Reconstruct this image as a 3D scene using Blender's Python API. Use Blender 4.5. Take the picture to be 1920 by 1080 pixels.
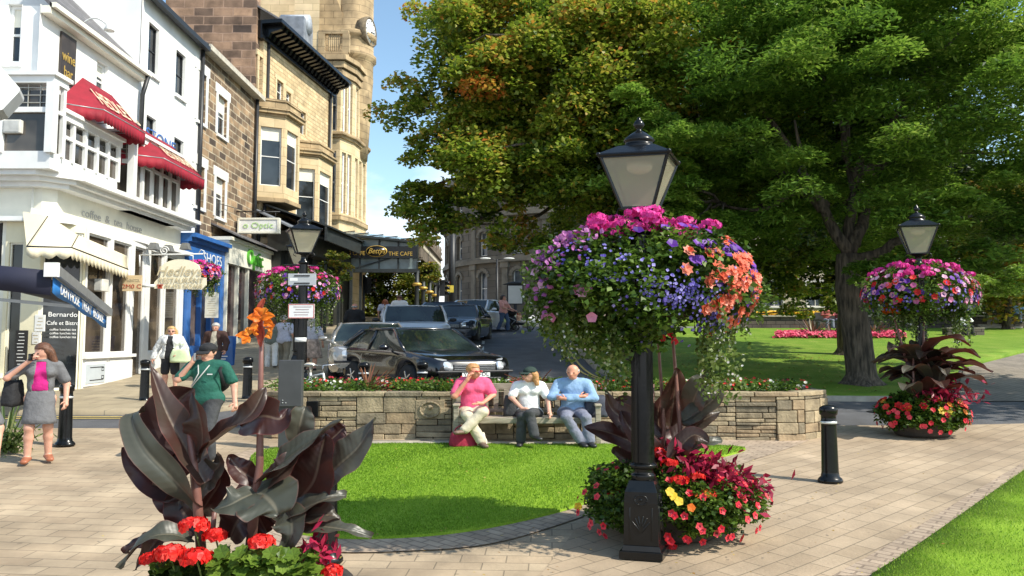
import bpy, bmesh, math, random
import numpy as np
from mathutils import Vector, Matrix
for o in list(bpy.data.objects): bpy.data.objects.remove(o)
R = math.radians
SC = bpy.context.scene
COL = SC.collection
rng = np.random.default_rng(7)
random.seed(7)

# ---------------------------------------------------------------- camera
F = 1400.0                      # focal length in pixels of a 1920 wide frame
PITCH = math.atan(100 / 1400)
CZ = 2.0
cd = bpy.data.cameras.new('camera'); cam = bpy.data.objects.new('camera', cd); COL.objects.link(cam)
cam.location = (0, 0, CZ); cam.rotation_euler = (R(90) + PITCH, 0, 0)
cd.sensor_width = 36; cd.lens = 36 * F / 1920; cd.clip_start = .1; cd.clip_end = 2000
SC.camera = cam
SC.render.resolution_x = 1024; SC.render.resolution_y = 576

# ---------------------------------------------------------------- sun, sky, exposure
SUNV = Vector((.86, -.42, .95)).normalized()
sd = bpy.data.lights.new('sun', 'SUN'); sun = bpy.data.objects.new('sun', sd); COL.objects.link(sun)
sd.energy = 4.2; sd.angle = R(.5); sd.color = (1, .94, .82)
sun.rotation_euler = SUNV.to_track_quat('Z', 'Y').to_euler(); sun.location = (20, -10, 30)
W = bpy.data.worlds.new('World'); SC.world = W; W.use_nodes = True
wn = W.node_tree.nodes; wl = W.node_tree.links; wn.clear()
sky = wn.new('ShaderNodeTexSky'); sky.sky_type = 'NISHITA'; sky.sun_disc = False
sky.sun_elevation = math.asin(SUNV.z); sky.sun_rotation = math.atan2(SUNV.x, SUNV.y)
sky.air_density = 1.0; sky.dust_density = .8; sky.ozone_density = .6
bg = wn.new('ShaderNodeBackground'); bg.inputs[1].default_value = .15
tcw = wn.new('ShaderNodeTexCoord'); mpw = wn.new('ShaderNodeMapping'); mpw.inputs['Scale'].default_value = (1, 1, 2.6)
mpw.inputs['Location'].default_value = (.35, .2, .1)
nzw = wn.new('ShaderNodeTexNoise'); nzw.inputs['Scale'].default_value = 3.2; nzw.inputs['Detail'].default_value = 8; nzw.inputs['Roughness'].default_value = .55
sepw = wn.new('ShaderNodeSeparateXYZ')
elv = wn.new('ShaderNodeMapRange'); elv.inputs[1].default_value = .06; elv.inputs[2].default_value = .34; elv.inputs[3].default_value = .25; elv.inputs[4].default_value = -.16
addw = wn.new('ShaderNodeMath'); addw.operation = 'ADD'
rpw = wn.new('ShaderNodeValToRGB'); rpw.color_ramp.elements[0].position = .50; rpw.color_ramp.elements[1].position = .74
mxw = wn.new('ShaderNodeMix'); mxw.data_type = 'RGBA'; mxw.inputs[7].default_value = (6.6, 6.7, 6.9, 1)
wl.new(tcw.outputs['Generated'], mpw.inputs[0]); wl.new(mpw.outputs[0], nzw.inputs['Vector'])
wl.new(tcw.outputs['Generated'], sepw.inputs[0]); wl.new(sepw.outputs[2], elv.inputs[0])
wl.new(nzw.outputs[0], addw.inputs[0]); wl.new(elv.outputs[0], addw.inputs[1]); wl.new(addw.outputs[0], rpw.inputs[0])
wl.new(rpw.outputs[0], mxw.inputs[0]); tnw = wn.new('ShaderNodeMix'); tnw.data_type = 'RGBA'; tnw.blend_type = 'MULTIPLY'; tnw.inputs[0].default_value = 1; tnw.inputs[7].default_value = (1.12, 1.22, 1.16, 1); wl.new(sky.outputs[0], tnw.inputs[6]); wl.new(tnw.outputs[2], mxw.inputs[6]); wl.new(mxw.outputs[2], bg.inputs[0])
wo = wn.new('ShaderNodeOutputWorld'); wl.new(bg.outputs[0], wo.inputs[0])
vs = SC.view_settings; vs.view_transform = 'Standard'; vs.look = 'None'; vs.exposure = .52; vs.gamma = 1; vs.use_curve_mapping = False
SC.render.engine = 'CYCLES'
SC.cycles.max_bounces = 6; SC.cycles.diffuse_bounces = 3; SC.cycles.glossy_bounces = 3; SC.cycles.transmission_bounces = 4
SC.cycles.transparent_max_bounces = 6; SC.cycles.use_denoising = True

# ---------------------------------------------------------------- lie of the land
TABL = [(-20, -.4), (0, .05), (7, .1), (10.5, .28), (13, .36), (16, .5), (18.9, .66), (23, .9), (28, 1.45), (33, 2.05), (45, 3.1), (60, 4.0), (90, 5.2), (900, 6)]
TABC = [(-20, -.2), (0, 0), (7, 0), (9.8, .16), (12.5, .32), (14, .42), (15, .55), (16.5, .85), (18, .96), (20, 1.12), (33, 2.35), (45, 3.15), (60, 3.8), (90, 4.6), (900, 6)]
TABR = [(-20, -.2), (0, 0), (7, 0), (9.8, .16), (13.4, .33), (15, .42), (18.6, .55), (22, .78), (37, 2.0), (50, 3.0), (60, 3.5), (90, 4.6), (900, 6)]
def _tab(t, y): return np.interp(y, [a for a, b in t], [b for a, b in t])
def H0(x, y):
    l = _tab(TABL, y); c = _tab(TABC, y); r = _tab(TABR, y)
    wl_ = np.clip((-x - 2.5) / 5.0, 0, 1); wr = np.clip((x - 1.5) / 3.5, 0, 1)
    return c + (l - c) * wl_ + (r - c) * wr
def H(x, y):
    return (H0(x, y - .7) + 2 * H0(x, y) + H0(x, y + .7)) / 4
def Hf(x, y): return float(H(x, y))

# ---------------------------------------------------------------- pixel to world
def ray(px, py):
    a = (px - 960) / F; b = (540 - py) / F
    y = math.cos(PITCH) - b * math.sin(PITCH); z = math.sin(PITCH) + b * math.cos(PITCH)
    return a / y, z / y
def at(px, py, d):
    a, z = ray(px, py); return Vector((a * d, d, CZ + z * d))
def onX(px, py, X):
    a, z = ray(px, py); return at(px, py, X / a)
def ground(px, py):
    a, z = ray(px, py); lo = 2.0; d = 2.0
    while d < 200:
        if CZ + z * d < Hf(a * d, d): break
        lo = d; d += .25
    hi = d
    for _ in range(25):
        m = (lo + hi) / 2
        if CZ + z * m < Hf(a * m, m): hi = m
        else: lo = m
    return Vector((a * hi, hi, Hf(a * hi, hi)))

# ---------------------------------------------------------------- materials
def nmat(name):
    m = bpy.data.materials.new(name); m.use_nodes = True
    return m, m.node_tree.nodes, m.node_tree.links, m.node_tree.nodes['Principled BSDF']
MATS = {}
def M(name, col, rough=.6, var=.18, scale=6, bump=0, metal=0, spec=.5, bscale=None, coat=0, bdist=.02):
    if name in MATS: return MATS[name]
    m, n, l, p = nmat(name)
    p.inputs['Roughness'].default_value = rough; p.inputs['Metallic'].default_value = metal
    p.inputs['Specular IOR Level'].default_value = spec; p.inputs['Coat Weight'].default_value = coat
    tc = n.new('ShaderNodeTexCoord'); nz = n.new('ShaderNodeTexNoise'); nz.inputs['Scale'].default_value = scale; nz.inputs['Detail'].default_value = 6
    l.new(tc.outputs['Object'], nz.inputs['Vector'])
    rp = n.new('ShaderNodeValToRGB'); e = rp.color_ramp.elements
    e[0].position = .3; e[1].position = .7
    e[0].color = [max(0, c * (1 - var)) for c in col] + [1]; e[1].color = [min(1, c * (1 + var)) for c in col] + [1]
    l.new(nz.outputs[0], rp.inputs[0]); l.new(rp.outputs[0], p.inputs['Base Color'])
    if bump:
        nb = n.new('ShaderNodeTexNoise'); nb.inputs['Scale'].default_value = bscale or scale * 6; nb.inputs['Detail'].default_value = 5
        l.new(tc.outputs['Object'], nb.inputs['Vector'])
        b = n.new('ShaderNodeBump'); b.inputs['Strength'].default_value = bump; b.inputs['Distance'].default_value = bdist
        l.new(nb.outputs[0], b.inputs['Height']); l.new(b.outputs[0], p.inputs['Normal'])
    MATS[name] = m
    return m
def leafmat(name, cols, rough=.5, trans=.35, spec=.4):
    """leaves or petals; each face has its own tint (attribute, FACE)"""
    if name in MATS: return MATS[name]
    m, n, l, p = nmat(name)
    at_ = n.new('ShaderNodeAttribute'); at_.attribute_name = 'tint'
    rp = n.new('ShaderNodeValToRGB'); e = rp.color_ramp.elements
    while len(e) < len(cols): e.new(.5)
    for i, c in enumerate(cols): e[i].position = i / max(1, len(cols) - 1); e[i].color = list(c) + [1]
    l.new(at_.outputs['Fac'], rp.inputs[0]); l.new(rp.outputs[0], p.inputs['Base Color'])
    p.inputs['Roughness'].default_value = rough; p.inputs['Specular IOR Level'].default_value = spec
    if trans:
        t = n.new('ShaderNodeBsdfTranslucent'); l.new(rp.outputs[0], t.inputs[0])
        mx = n.new('ShaderNodeMixShader'); mx.inputs[0].default_value = trans
        l.new(p.outputs[0], mx.inputs[1]); l.new(t.outputs[0], mx.inputs[2])
        l.new(mx.outputs[0], n['Material Output'].inputs[0])
    MATS[name] = m
    return m
def brickmat(name, c1, c2, mortar, w, h, mort=.02, vertical=True, rot=0, rough=.85, bump=.5, var=.3, off=.5, squash=1, nscale=1.3, sx=1.0, bias=0, dist=0):
    if name in MATS: return MATS[name]
    m, n, l, p = nmat(name)
    tc = n.new('ShaderNodeTexCoord'); vec = tc.outputs['Object']
    if vertical:
        s = n.new('ShaderNodeSeparateXYZ'); l.new(vec, s.inputs[0]); a = n.new('ShaderNodeMath'); l.new(s.outputs[0], a.inputs[0]); l.new(s.outputs[1], a.inputs[1])
        c = n.new('ShaderNodeCombineXYZ'); l.new(a.outputs[0], c.inputs[0]); l.new(s.outputs[2], c.inputs[1]); vec = c.outputs[0]
    else:
        mp = n.new('ShaderNodeMapping'); mp.inputs['Rotation'].default_value = (0, 0, rot); l.new(vec, mp.inputs[0]); vec = mp.outputs[0]
    nz = n.new('ShaderNodeTexNoise'); nz.inputs['Scale'].default_value = nscale; nz.inputs['Detail'].default_value = 7; l.new(tc.outputs['Object'], nz.inputs['Vector'])
    if dist:
        va = n.new('ShaderNodeVectorMath'); va.operation = 'MULTIPLY_ADD'; va.inputs[1].default_value = (dist, dist, 0)
        nd = n.new('ShaderNodeTexNoise'); nd.inputs['Scale'].default_value = 1.2; l.new(vec, nd.inputs['Vector'])
        l.new(nd.outputs[1], va.inputs[0]); l.new(vec, va.inputs[2]); vec = va.outputs[0]
    b = n.new('ShaderNodeTexBrick'); l.new(vec, b.inputs['Vector'])
    b.offset = off; b.squash = squash
    b.inputs['Color1'].default_value = list(c1) + [1]; b.inputs['Color2'].default_value = list(c2) + [1]; b.inputs['Mortar'].default_value = list(mortar) + [1]
    b.inputs['Scale'].default_value = 1; b.inputs['Brick Width'].default_value = w; b.inputs['Row Height'].default_value = h
    b.inputs['Mortar Size'].default_value = mort; b.inputs['Mortar Smooth'].default_value = .2; b.inputs['Bias'].default_value = bias
    mr = n.new('ShaderNodeMapRange'); mr.inputs[1].default_value = .25; mr.inputs[2].default_value = .75; mr.inputs[3].default_value = 1 - var; mr.inputs[4].default_value = 1 + var
    l.new(nz.outputs[0], mr.inputs[0])
    hm = n.new('ShaderNodeMix'); hm.data_type = 'RGBA'; hm.blend_type = 'MULTIPLY'; hm.inputs[0].default_value = 1
    l.new(b.outputs[0], hm.inputs[6]); l.new(mr.outputs[0], hm.inputs[7])
    if vertical: l.new(hm.outputs[2], p.inputs['Base Color'])
    else:   # chewing gum spots and stains trodden into the paving
        vo = n.new('ShaderNodeTexVoronoi'); vo.inputs['Scale'].default_value = 2.6; l.new(tc.outputs['Object'], vo.inputs['Vector']); vr = n.new('ShaderNodeMapRange'); vr.inputs[1].default_value = .05; vr.inputs[2].default_value = .075; vr.inputs[3].default_value = .74; vr.inputs[4].default_value = 1; l.new(vo.outputs[0], vr.inputs[0])
        ns = n.new('ShaderNodeTexNoise'); ns.inputs['Scale'].default_value = .55; ns.inputs['Detail'].default_value = 9; ns.inputs['Roughness'].default_value = .7; l.new(tc.outputs['Object'], ns.inputs['Vector']); nr = n.new('ShaderNodeMapRange'); nr.inputs[1].default_value = .3; nr.inputs[2].default_value = .6; nr.inputs[3].default_value = .72; nr.inputs[4].default_value = 1.06; l.new(ns.outputs[0], nr.inputs[0])
        mm = n.new('ShaderNodeMath'); mm.operation = 'MULTIPLY'; l.new(vr.outputs[0], mm.inputs[0]); l.new(nr.outputs[0], mm.inputs[1])
        h2 = n.new('ShaderNodeMix'); h2.data_type = 'RGBA'; h2.blend_type = 'MULTIPLY'; h2.inputs[0].default_value = 1; l.new(hm.outputs[2], h2.inputs[6]); l.new(mm.outputs[0], h2.inputs[7]); l.new(h2.outputs[2], p.inputs['Base Color'])
    p.inputs['Roughness'].default_value = rough
    if bump:
        nb = n.new('ShaderNodeTexNoise'); nb.inputs['Scale'].default_value = 25; nb.inputs['Detail'].default_value = 4; l.new(tc.outputs['Object'], nb.inputs['Vector'])
        sb = n.new('ShaderNodeMath'); sb.operation = 'MULTIPLY_ADD'; sb.inputs[1].default_value = -1.0; l.new(b.outputs[1], sb.inputs[0]); l.new(nb.outputs[0], sb.inputs[2])
        bp = n.new('ShaderNodeBump'); bp.inputs['Strength'].default_value = bump; bp.inputs['Distance'].default_value = .02
        l.new(sb.outputs[0], bp.inputs['Height']); l.new(bp.outputs[0], p.inputs['Normal'])
    MATS[name] = m
    return m
def glassmat(name='window_glass', col=(.02, .025, .03), rough=.04, spec=.6):
    if name in MATS: return MATS[name]
    m, n, l, p = nmat(name)
    tc = n.new('ShaderNodeTexCoord'); nz = n.new('ShaderNodeTexNoise'); nz.inputs['Scale'].default_value = 1.1; l.new(tc.outputs['Object'], nz.inputs['Vector'])
    rp = n.new('ShaderNodeValToRGB'); e = rp.color_ramp.elements; e[0].position = .35; e[1].position = .65
    e[0].color = [c * .4 for c in col] + [1]; e[1].color = [min(1, c * 1.8) for c in col] + [1]
    l.new(nz.outputs[0], rp.inputs[0]); l.new(rp.outputs[0], p.inputs['Base Color'])
    p.inputs['Roughness'].default_value = rough; p.inputs['Specular IOR Level'].default_value = spec
    b = n.new('ShaderNodeBump'); b.inputs['Strength'].default_value = .05; l.new(nz.outputs[0], b.inputs['Height']); l.new(b.outputs[0], p.inputs['Normal'])
    MATS[name] = m
    return m

# ---------------------------------------------------------------- mesh helpers
K = 4 / 3            # things in this place stand a third broader than usual: see the people, lamps and cars
class MB:
    def __init__(s): s.v = []; s.f = []; s.m = []; s.sm = []; s.t = []; s.cur = 0; s.smooth = False; s.tint = .5
    def add(s, vs, fs):
        o = len(s.v); s.v.extend([(float(v[0]), float(v[1]), float(v[2])) for v in vs])
        for f in fs: s.f.append([i + o for i in f]); s.m.append(s.cur); s.sm.append(s.smooth); s.t.append(s.tint)
        return s
    def box(s, c, size, rz=0, top=1.0, mtx=None):
        hx, hy, hz = size[0] / 2, size[1] / 2, size[2] / 2
        vs = []
        for z, k in ((-hz, 1), (hz, top)):
            for x, y in ((-hx, -hy), (hx, -hy), (hx, hy), (-hx, hy)): vs.append(Vector((x * k, y * k, z)))
        if mtx is not None: vs = [mtx @ v for v in vs]
        if rz: q = Matrix.Rotation(rz, 3, 'Z'); vs = [q @ v for v in vs]
        c = Vector(c)
        return s.add([v + c for v in vs], [(0, 3, 2, 1), (4, 5, 6, 7), (0, 1, 5, 4), (1, 2, 6, 5), (2, 3, 7, 6), (3, 0, 4, 7)])
    def bar(s, a, b, w, h=None):
        a = Vector(a); b = Vector(b); d = b - a; L = d.length; h = h or w
        q = d.to_track_quat('Z', 'Y').to_matrix()
        return s.box((a + b) / 2, (w, h, L), mtx=q)
    def tube(s, pts, rads, n=10, cap=True, flat=1.0):
        pts = [Vector(p) for p in pts]
        if not hasattr(rads, '__len__'): rads = [rads] * len(pts)
        vs = []; ref = None
        for i, p in enumerate(pts):
            d = (pts[min(i + 1, len(pts) - 1)] - pts[max(i - 1, 0)]).normalized()
            if ref is None: ref = Vector((1, 0, 0)) if abs(d.x) < .8 else Vector((0, 1, 0))
            a = (ref - d * ref.dot(d)).normalized(); b = d.cross(a); ref = a
            for k in range(n):
                t = 2 * math.pi * k / n; vs.append(p + (a * math.cos(t) + b * math.sin(t) * flat) * rads[i])
        fs = []
        for i in range(len(pts) - 1):
            for k in range(n): fs.append((i * n + k, i * n + (k + 1) % n, (i + 1) * n + (k + 1) % n, (i + 1) * n + k))
        if cap: fs.append(list(range(n))[::-1]); fs.append([(len(pts) - 1) * n + k for k in range(n)])
        sm = s.smooth; s.smooth = True; s.add(vs, fs); s.smooth = sm
        return s
    def lathe(s, prof, n=16, c=(0, 0, 0), rz=0, sq=False, flat=1.0, smooth=True, mtx=None):
        c = Vector(c); vs = []; k2 = math.sqrt(2) if sq else 1
        if sq: n = 4; rz += math.pi / 4; smooth = False
        for r, z in prof:
            for k in range(n):
                t = 2 * math.pi * k / n + rz; v = Vector((r * k2 * math.cos(t), r * k2 * math.sin(t) * flat, z))
                vs.append((mtx @ v if mtx is not None else v) + c)
        fs = []
        for i in range(len(prof) - 1):
            for k in range(n): fs.append((i * n + k, i * n + (k + 1) % n, (i + 1) * n + (k + 1) % n, (i + 1) * n + k))
        fs.append(list(range(n))[::-1]); fs.append([(len(prof) - 1) * n + k for k in range(n)])
        sm = s.smooth; s.smooth = smooth; s.add(vs, fs); s.smooth = sm
        return s
    def ball(s, c, r, n=10, m=7):
        if not hasattr(r, '__len__'): r = (r, r, r)
        prof = [(math.sin(math.pi * i / m), -math.cos(math.pi * i / m)) for i in range(m + 1)]
        prof[0] = (.02, -1); prof[-1] = (.02, 1)
        return s.lathe(prof, n, c, mtx=Matrix.Diagonal(Vector(r)))
    def prism(s, poly, z0, z1):
        n = len(poly)
        a = sum(poly[i][0] * poly[(i + 1) % n][1] - poly[(i + 1) % n][0] * poly[i][1] for i in range(n))
        if a < 0: poly = poly[::-1]
        vs = [(x, y, z0) for x, y in poly] + [(x, y, z1) for x, y in poly]
        return s.add(vs, [list(range(n))[::-1], [i + n for i in range(n)]] + [(i, (i + 1) % n, (i + 1) % n + n, i + n) for i in range(n)])
    def slab(s, pts, d):
        """thick polygon: pts in 3d, extruded by vector d"""
        n = len(pts); d = Vector(d); vs = [Vector(p) for p in pts] + [Vector(p) + d for p in pts]
        nr = (vs[1] - vs[0]).cross(vs[2] - vs[0])
        q = list(range(n)); 
        fs = [q, [i + n for i in q][::-1]] + [(i, i + n, (i + 1) % n + n, (i + 1) % n) for i in q]
        if nr.dot(d) > 0: fs = [list(f)[::-1] for f in fs]
        return s.add(vs, fs)
    def grid(s, rows, close=False):
        n = len(rows[0]); vs = [p for r in rows for p in r]; fs = []
        for i in range(len(rows) - 1):
            for k in range(n if close else n - 1): fs.append((i * n + k, i * n + (k + 1) % n, (i + 1) * n + (k + 1) % n, (i + 1) * n + k))
        sm = s.smooth; s.smooth = True; s.add(vs, fs); s.smooth = sm
        return s
    def build(s, name, mats, parent=None, loc=(0, 0, 0), rz=0, k=True, bevel=0, world=False, tints=False):
        me = bpy.data.meshes.new(name)
        A = np.array(s.v, dtype=np.float64).reshape(-1, 3)
        L = np.array(loc, dtype=float)
        if world: A = A - L
        else:
            if rz: cs, sn = math.cos(rz), math.sin(rz); A = np.stack([A[:, 0] * cs - A[:, 1] * sn, A[:, 0] * sn + A[:, 1] * cs, A[:, 2]], 1)
            if k: A = A * np.array([K, 1, 1])
        me.from_pydata(A.tolist(), [], s.f)
        if not isinstance(mats, (list, tuple)): mats = [mats]
        for m in mats: me.materials.append(m)
        me.polygons.foreach_set('material_index', s.m); me.polygons.foreach_set('use_smooth', s.sm)
        if tints:
            a = me.attributes.new('tint', 'FLOAT', 'FACE'); a.data.foreach_set('value', s.t)
        me.update()
        o = bpy.data.objects.new(name, me); COL.objects.link(o)
        if parent is not None: o.parent = parent
        else: o.location = loc
        if bevel:
            b = o.modifiers.new('bevel', 'BEVEL'); b.width = bevel; b.segments = 2; b.limit_method = 'ANGLE'; b.angle_limit = R(40)
        return o
def tag(o, label=None, cat=None, group=None, kind=None):
    if label: o['label'] = label
    if cat: o['category'] = cat
    if group: o['group'] = group
    if kind: o['kind'] = kind
    return o
class Thing:
    def __init__(s, name, label, cat, x, y, z=None, rz=0, group=None):
        s.loc = (x, y, Hf(x, y) if z is None else z); s.rz = rz
        s.o = bpy.data.objects.new(name, None); s.o.empty_display_size = .2; COL.objects.link(s.o); s.o.location = s.loc
        tag(s.o, label, cat, group)
    def part(s, name, mb, mats, bevel=0, parent=None, label=None, **kw):
        o = mb.build(name, mats, parent or s.o, loc=s.loc, rz=s.rz, bevel=bevel, **kw)
        if label: o['label'] = label
        return o
    def wpart(s, name, mb, mats, bevel=0, parent=None, **kw):
        return mb.build(name, mats, parent or s.o, loc=s.loc, world=True, bevel=bevel, **kw)
def copy_tree(o, parent=None, **props):
    c = o.copy(); COL.objects.link(c)
    if parent is not None: c.parent = parent
    for ch in list(o.children): copy_tree(ch, c)
    for k_, v in props.items(): c[k_] = v
    return c
def text(name, body, size, mat, parent, pos, rot, loc=(0, 0, 0), sx=1.0, ext=.004, align='CENTER', shear=0):
    cu = bpy.data.curves.new(name, 'FONT'); cu.body = body; cu.size = size; cu.align_x = align; cu.align_y = 'CENTER'; cu.extrude = ext; cu.shear = shear
    cu.materials.append(mat)
    tmp = bpy.data.objects.new(name, cu); me = bpy.data.meshes.new_from_object(tmp); me.name = name
    if not me.materials: me.materials.append(mat)
    bpy.data.objects.remove(tmp); bpy.data.curves.remove(cu)
    o = bpy.data.objects.new(name, me); COL.objects.link(o); o.parent = parent
    o.location = Vector(pos) - Vector(loc); o.rotation_euler = rot; o.scale = (sx, 1, 1)
    return o
def leafmesh(name, C, D, N, L, Wd, mat, tint=None, fold=.15, parent=None, loc=(0, 0, 0), k=False, ids=None):
    """many small rhombic leaves: centres C, long axis D, normal N, length L, width Wd (arrays)"""
    n = len(C); D = D / (np.linalg.norm(D, axis=1, keepdims=True) + 1e-9)
    S = np.cross(N, D); S /= (np.linalg.norm(S, axis=1, keepdims=True) + 1e-9); U = np.cross(D, S)
    L = np.broadcast_to(np.asarray(L, float).reshape(-1, 1), (n, 1)); Wd = np.broadcast_to(np.asarray(Wd, float).reshape(-1, 1), (n, 1))
    V = np.stack([C - D * L * .5, C + S * Wd * .5 + U * Wd * fold, C + D * L * .5, C - S * Wd * .5 + U * Wd * fold], 1).reshape(-1, 3)
    V = V - np.array(loc)
    if k: V = V * np.array([K, 1, 1])
    me = bpy.data.meshes.new(name); me.vertices.add(4 * n); me.loops.add(4 * n); me.polygons.add(n)
    me.vertices.foreach_set('co', V.ravel()); me.loops.foreach_set('vertex_index', np.arange(4 * n, dtype=np.int32))
    me.polygons.foreach_set('loop_start', np.arange(0, 4 * n, 4, dtype=np.int32))
    me.update(calc_edges=True)
    a = me.attributes.new('tint', 'FLOAT', 'FACE'); a.data.foreach_set('value', rng.random(n) if tint is None else np.clip(tint, 0, 1))
    for m in (mat if isinstance(mat, (list, tuple)) else [mat]): me.materials.append(m)
    if ids is not None: me.polygons.foreach_set('material_index', ids.astype(np.int32))
    me.validate()
    o = bpy.data.objects.new(name, me); COL.objects.link(o)
    if parent is not None: o.parent = parent
    else: o.location = loc
    return o
def rdir(n):
    v = rng.normal(size=(n, 3)); return v / np.linalg.norm(v, axis=1, keepdims=True)
BLACK = M('black_gloss_paint', (.006, .0065, .007), .22, .3, 9, bump=.04, bscale=30, spec=.35)
IRON = M('dark_iron', (.02, .021, .023), .45, .3, 9)
WHITEP = M('white_paint', (.78, .78, .75), .5, .06, 3)
GLASS = glassmat()
SKIN = M('skin', (.62, .33, .23), .5, .1, 14)
# ---------------------------------------------------------------- ground, roads, lawns
def drape(name, poly, off, mat, cell=.5, thick=0, kind='structure', obj=True):
    bm = bmesh.new()
    vs = [bm.verts.new((p[0], p[1], 0)) for p in poly]; f = bm.faces.new(vs)
    if f.normal.z < 0: f.normal_flip()
    bm.normal_update()
    if f.normal.z < 0: bmesh.ops.reverse_faces(bm, faces=[f])
    xs = [p[0] for p in poly]; ys = [p[1] for p in poly]
    def cut(axis, a, b, c):
        q = a + c
        while q < b:
            co = (q, 0, 0) if axis == 0 else (0, q, 0); no = (1, 0, 0) if axis == 0 else (0, 1, 0)
            bmesh.ops.bisect_plane(bm, geom=bm.verts[:] + bm.edges[:] + bm.faces[:], plane_co=co, plane_no=no, dist=1e-5); q += c
    cut(1, min(ys), max(ys), cell); cut(0, min(xs), max(xs), cell * 2)
    bmesh.ops.triangulate(bm, faces=bm.faces[:])
    for v in bm.verts: v.co.z = Hf(v.co.x, v.co.y) + off
    if thick:
        ed = [e for e in bm.edges if e.is_boundary]; r = bmesh.ops.extrude_edge_only(bm, edges=ed)
        for g in r['geom']:
            if isinstance(g, bmesh.types.BMVert): g.co.z -= thick
    bmesh.ops.recalc_face_normals(bm, faces=bm.faces[:])
    me = bpy.data.meshes.new(name); bm.to_mesh(me); bm.free()
    for p in me.polygons: p.use_smooth = True
    me.materials.append(mat)
    o = bpy.data.objects.new(name, me); COL.objects.link(o)
    if kind: o['kind'] = kind
    return o
def gp(*pts): return [(ground(a, b).x, ground(a, b).y) for a, b in pts]
def smoothpoly(pts, n=6, closed=True):
    out = []; m = len(pts)
    for i in range(m if closed else m - 1):
        p = [Vector((*pts[(i + j - 1) % m][:2], 0)) if closed else Vector((*pts[min(max(i + j - 1, 0), m - 1)][:2], 0)) for j in range(4)]
        for k in range(n):
            t = k / n
            q = .5 * ((2 * p[1]) + (p[2] - p[0]) * t + (2 * p[0] - 5 * p[1] + 4 * p[2] - p[3]) * t * t + (3 * p[1] - p[0] - 3 * p[2] + p[3]) * t ** 3)
            out.append((q.x, q.y))
    if not closed: out.append(tuple(pts[-1][:2]))
    return out
PAVE = brickmat('plaza_slabs', (.425, .33, .22), (.365, .275, .18), (.21, .165, .11), .42, .21, .007, vertical=False, rot=R(3), rough=.85, bump=.25, var=.26, nscale=1.1)
PAVER = brickmat('path_slabs', (.425, .325, .22), (.36, .27, .178), (.21, .165, .11), .42, .21, .007, vertical=False, rot=R(-40), rough=.85, bump=.25, var=.26, nscale=1.2)
SETTS = brickmat('brown_setts', (.42, .325, .235), (.35, .265, .19), (.24, .18, .13), .22, .11, .012, vertical=False, rot=R(40), rough=.85, bump=.25, var=.25, nscale=4)
ASPH = M('asphalt', (.105, .105, .11), .85, .22, 1.6, bump=.5, bscale=180)
ASPHL = M('pale_asphalt', (.17, .165, .16), .85, .18, 1.6, bump=.5, bscale=180)
FLAG = brickmat('pavement_flags', (.38, .31, .205), (.34, .28, .185), (.2, .17, .12), .9, .6, .012, vertical=False, rough=.85, bump=.25, var=.18, nscale=2)
PATH2 = brickmat('park_path_blocks', (.29, .245, .19), (.25, .21, .165), (.14, .12, .1), .3, .15, .01, vertical=False, rot=R(-40), rough=.9, bump=.3, var=.2, nscale=3)
STONEK = M('kerb_stone', (.36, .32, .25), .85, .25, 5, bump=.4)
YEL = M('yellow_road_paint', (.62, .46, .12), .7, .25, 20)
WHT = M('white_road_paint', (.6, .6, .58), .7, .2, 20)
def grassmat(name, a, b, c):
    m, n, l, p = nmat(name)
    tc = n.new('ShaderNodeTexCoord'); n1 = n.new('ShaderNodeTexNoise'); n1.inputs['Scale'].default_value = 1.2; n1.inputs['Detail'].default_value = 5
    n2 = n.new('ShaderNodeTexNoise'); n2.inputs['Scale'].default_value = 60; n2.inputs['Detail'].default_value = 3
    for q in (n1, n2): l.new(tc.outputs['Object'], q.inputs['Vector'])
    ad = n.new('ShaderNodeMath'); ad.operation = 'MULTIPLY_ADD'; ad.inputs[1].default_value = .5; l.new(n2.outputs[0], ad.inputs[0]); 
    hf = n.new('ShaderNodeMath'); hf.operation = 'MULTIPLY'; hf.inputs[1].default_value = .5; l.new(n1.outputs[0], hf.inputs[0]); l.new(hf.outputs[0], ad.inputs[2])
    rp = n.new('ShaderNodeValToRGB'); e = rp.color_ramp.elements; e.new(.5)
    for i, (q, cc) in enumerate(((.36, a), (.5, b), (.64, c))): e[i].position = q; e[i].color = list(cc) + [1]
    l.new(ad.outputs[0], rp.inputs[0]); l.new(rp.outputs[0], p.inputs['Base Color']); p.inputs['Roughness'].default_value = .8; p.inputs['Specular IOR Level'].default_value = .2
    bp = n.new('ShaderNodeBump'); bp.inputs['Strength'].default_value = .7; bp.inputs['Distance'].default_value = .03; l.new(n2.outputs[0], bp.inputs['Height']); l.new(bp.outputs[0], p.inputs['Normal'])
    return m
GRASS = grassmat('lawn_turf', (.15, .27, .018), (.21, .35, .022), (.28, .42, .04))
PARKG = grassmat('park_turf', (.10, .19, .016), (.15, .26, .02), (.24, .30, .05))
# base sheet out to the horizon
mb = MB(); xs = [-400, -120, -60, -30] + list(np.arange(-20, 26, 1.0)) + [30, 45, 60, 120, 400]; ys = [-30, -10] + list(np.arange(0, 70, 1.0)) + [75, 80, 90, 120, 200, 400, 900]
mb.grid([[(x, y, Hf(x, y) - .06) for x in xs] for y in ys])
g = mb.build('ground', ASPHL, k=False); tag(g, kind='structure')
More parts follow.
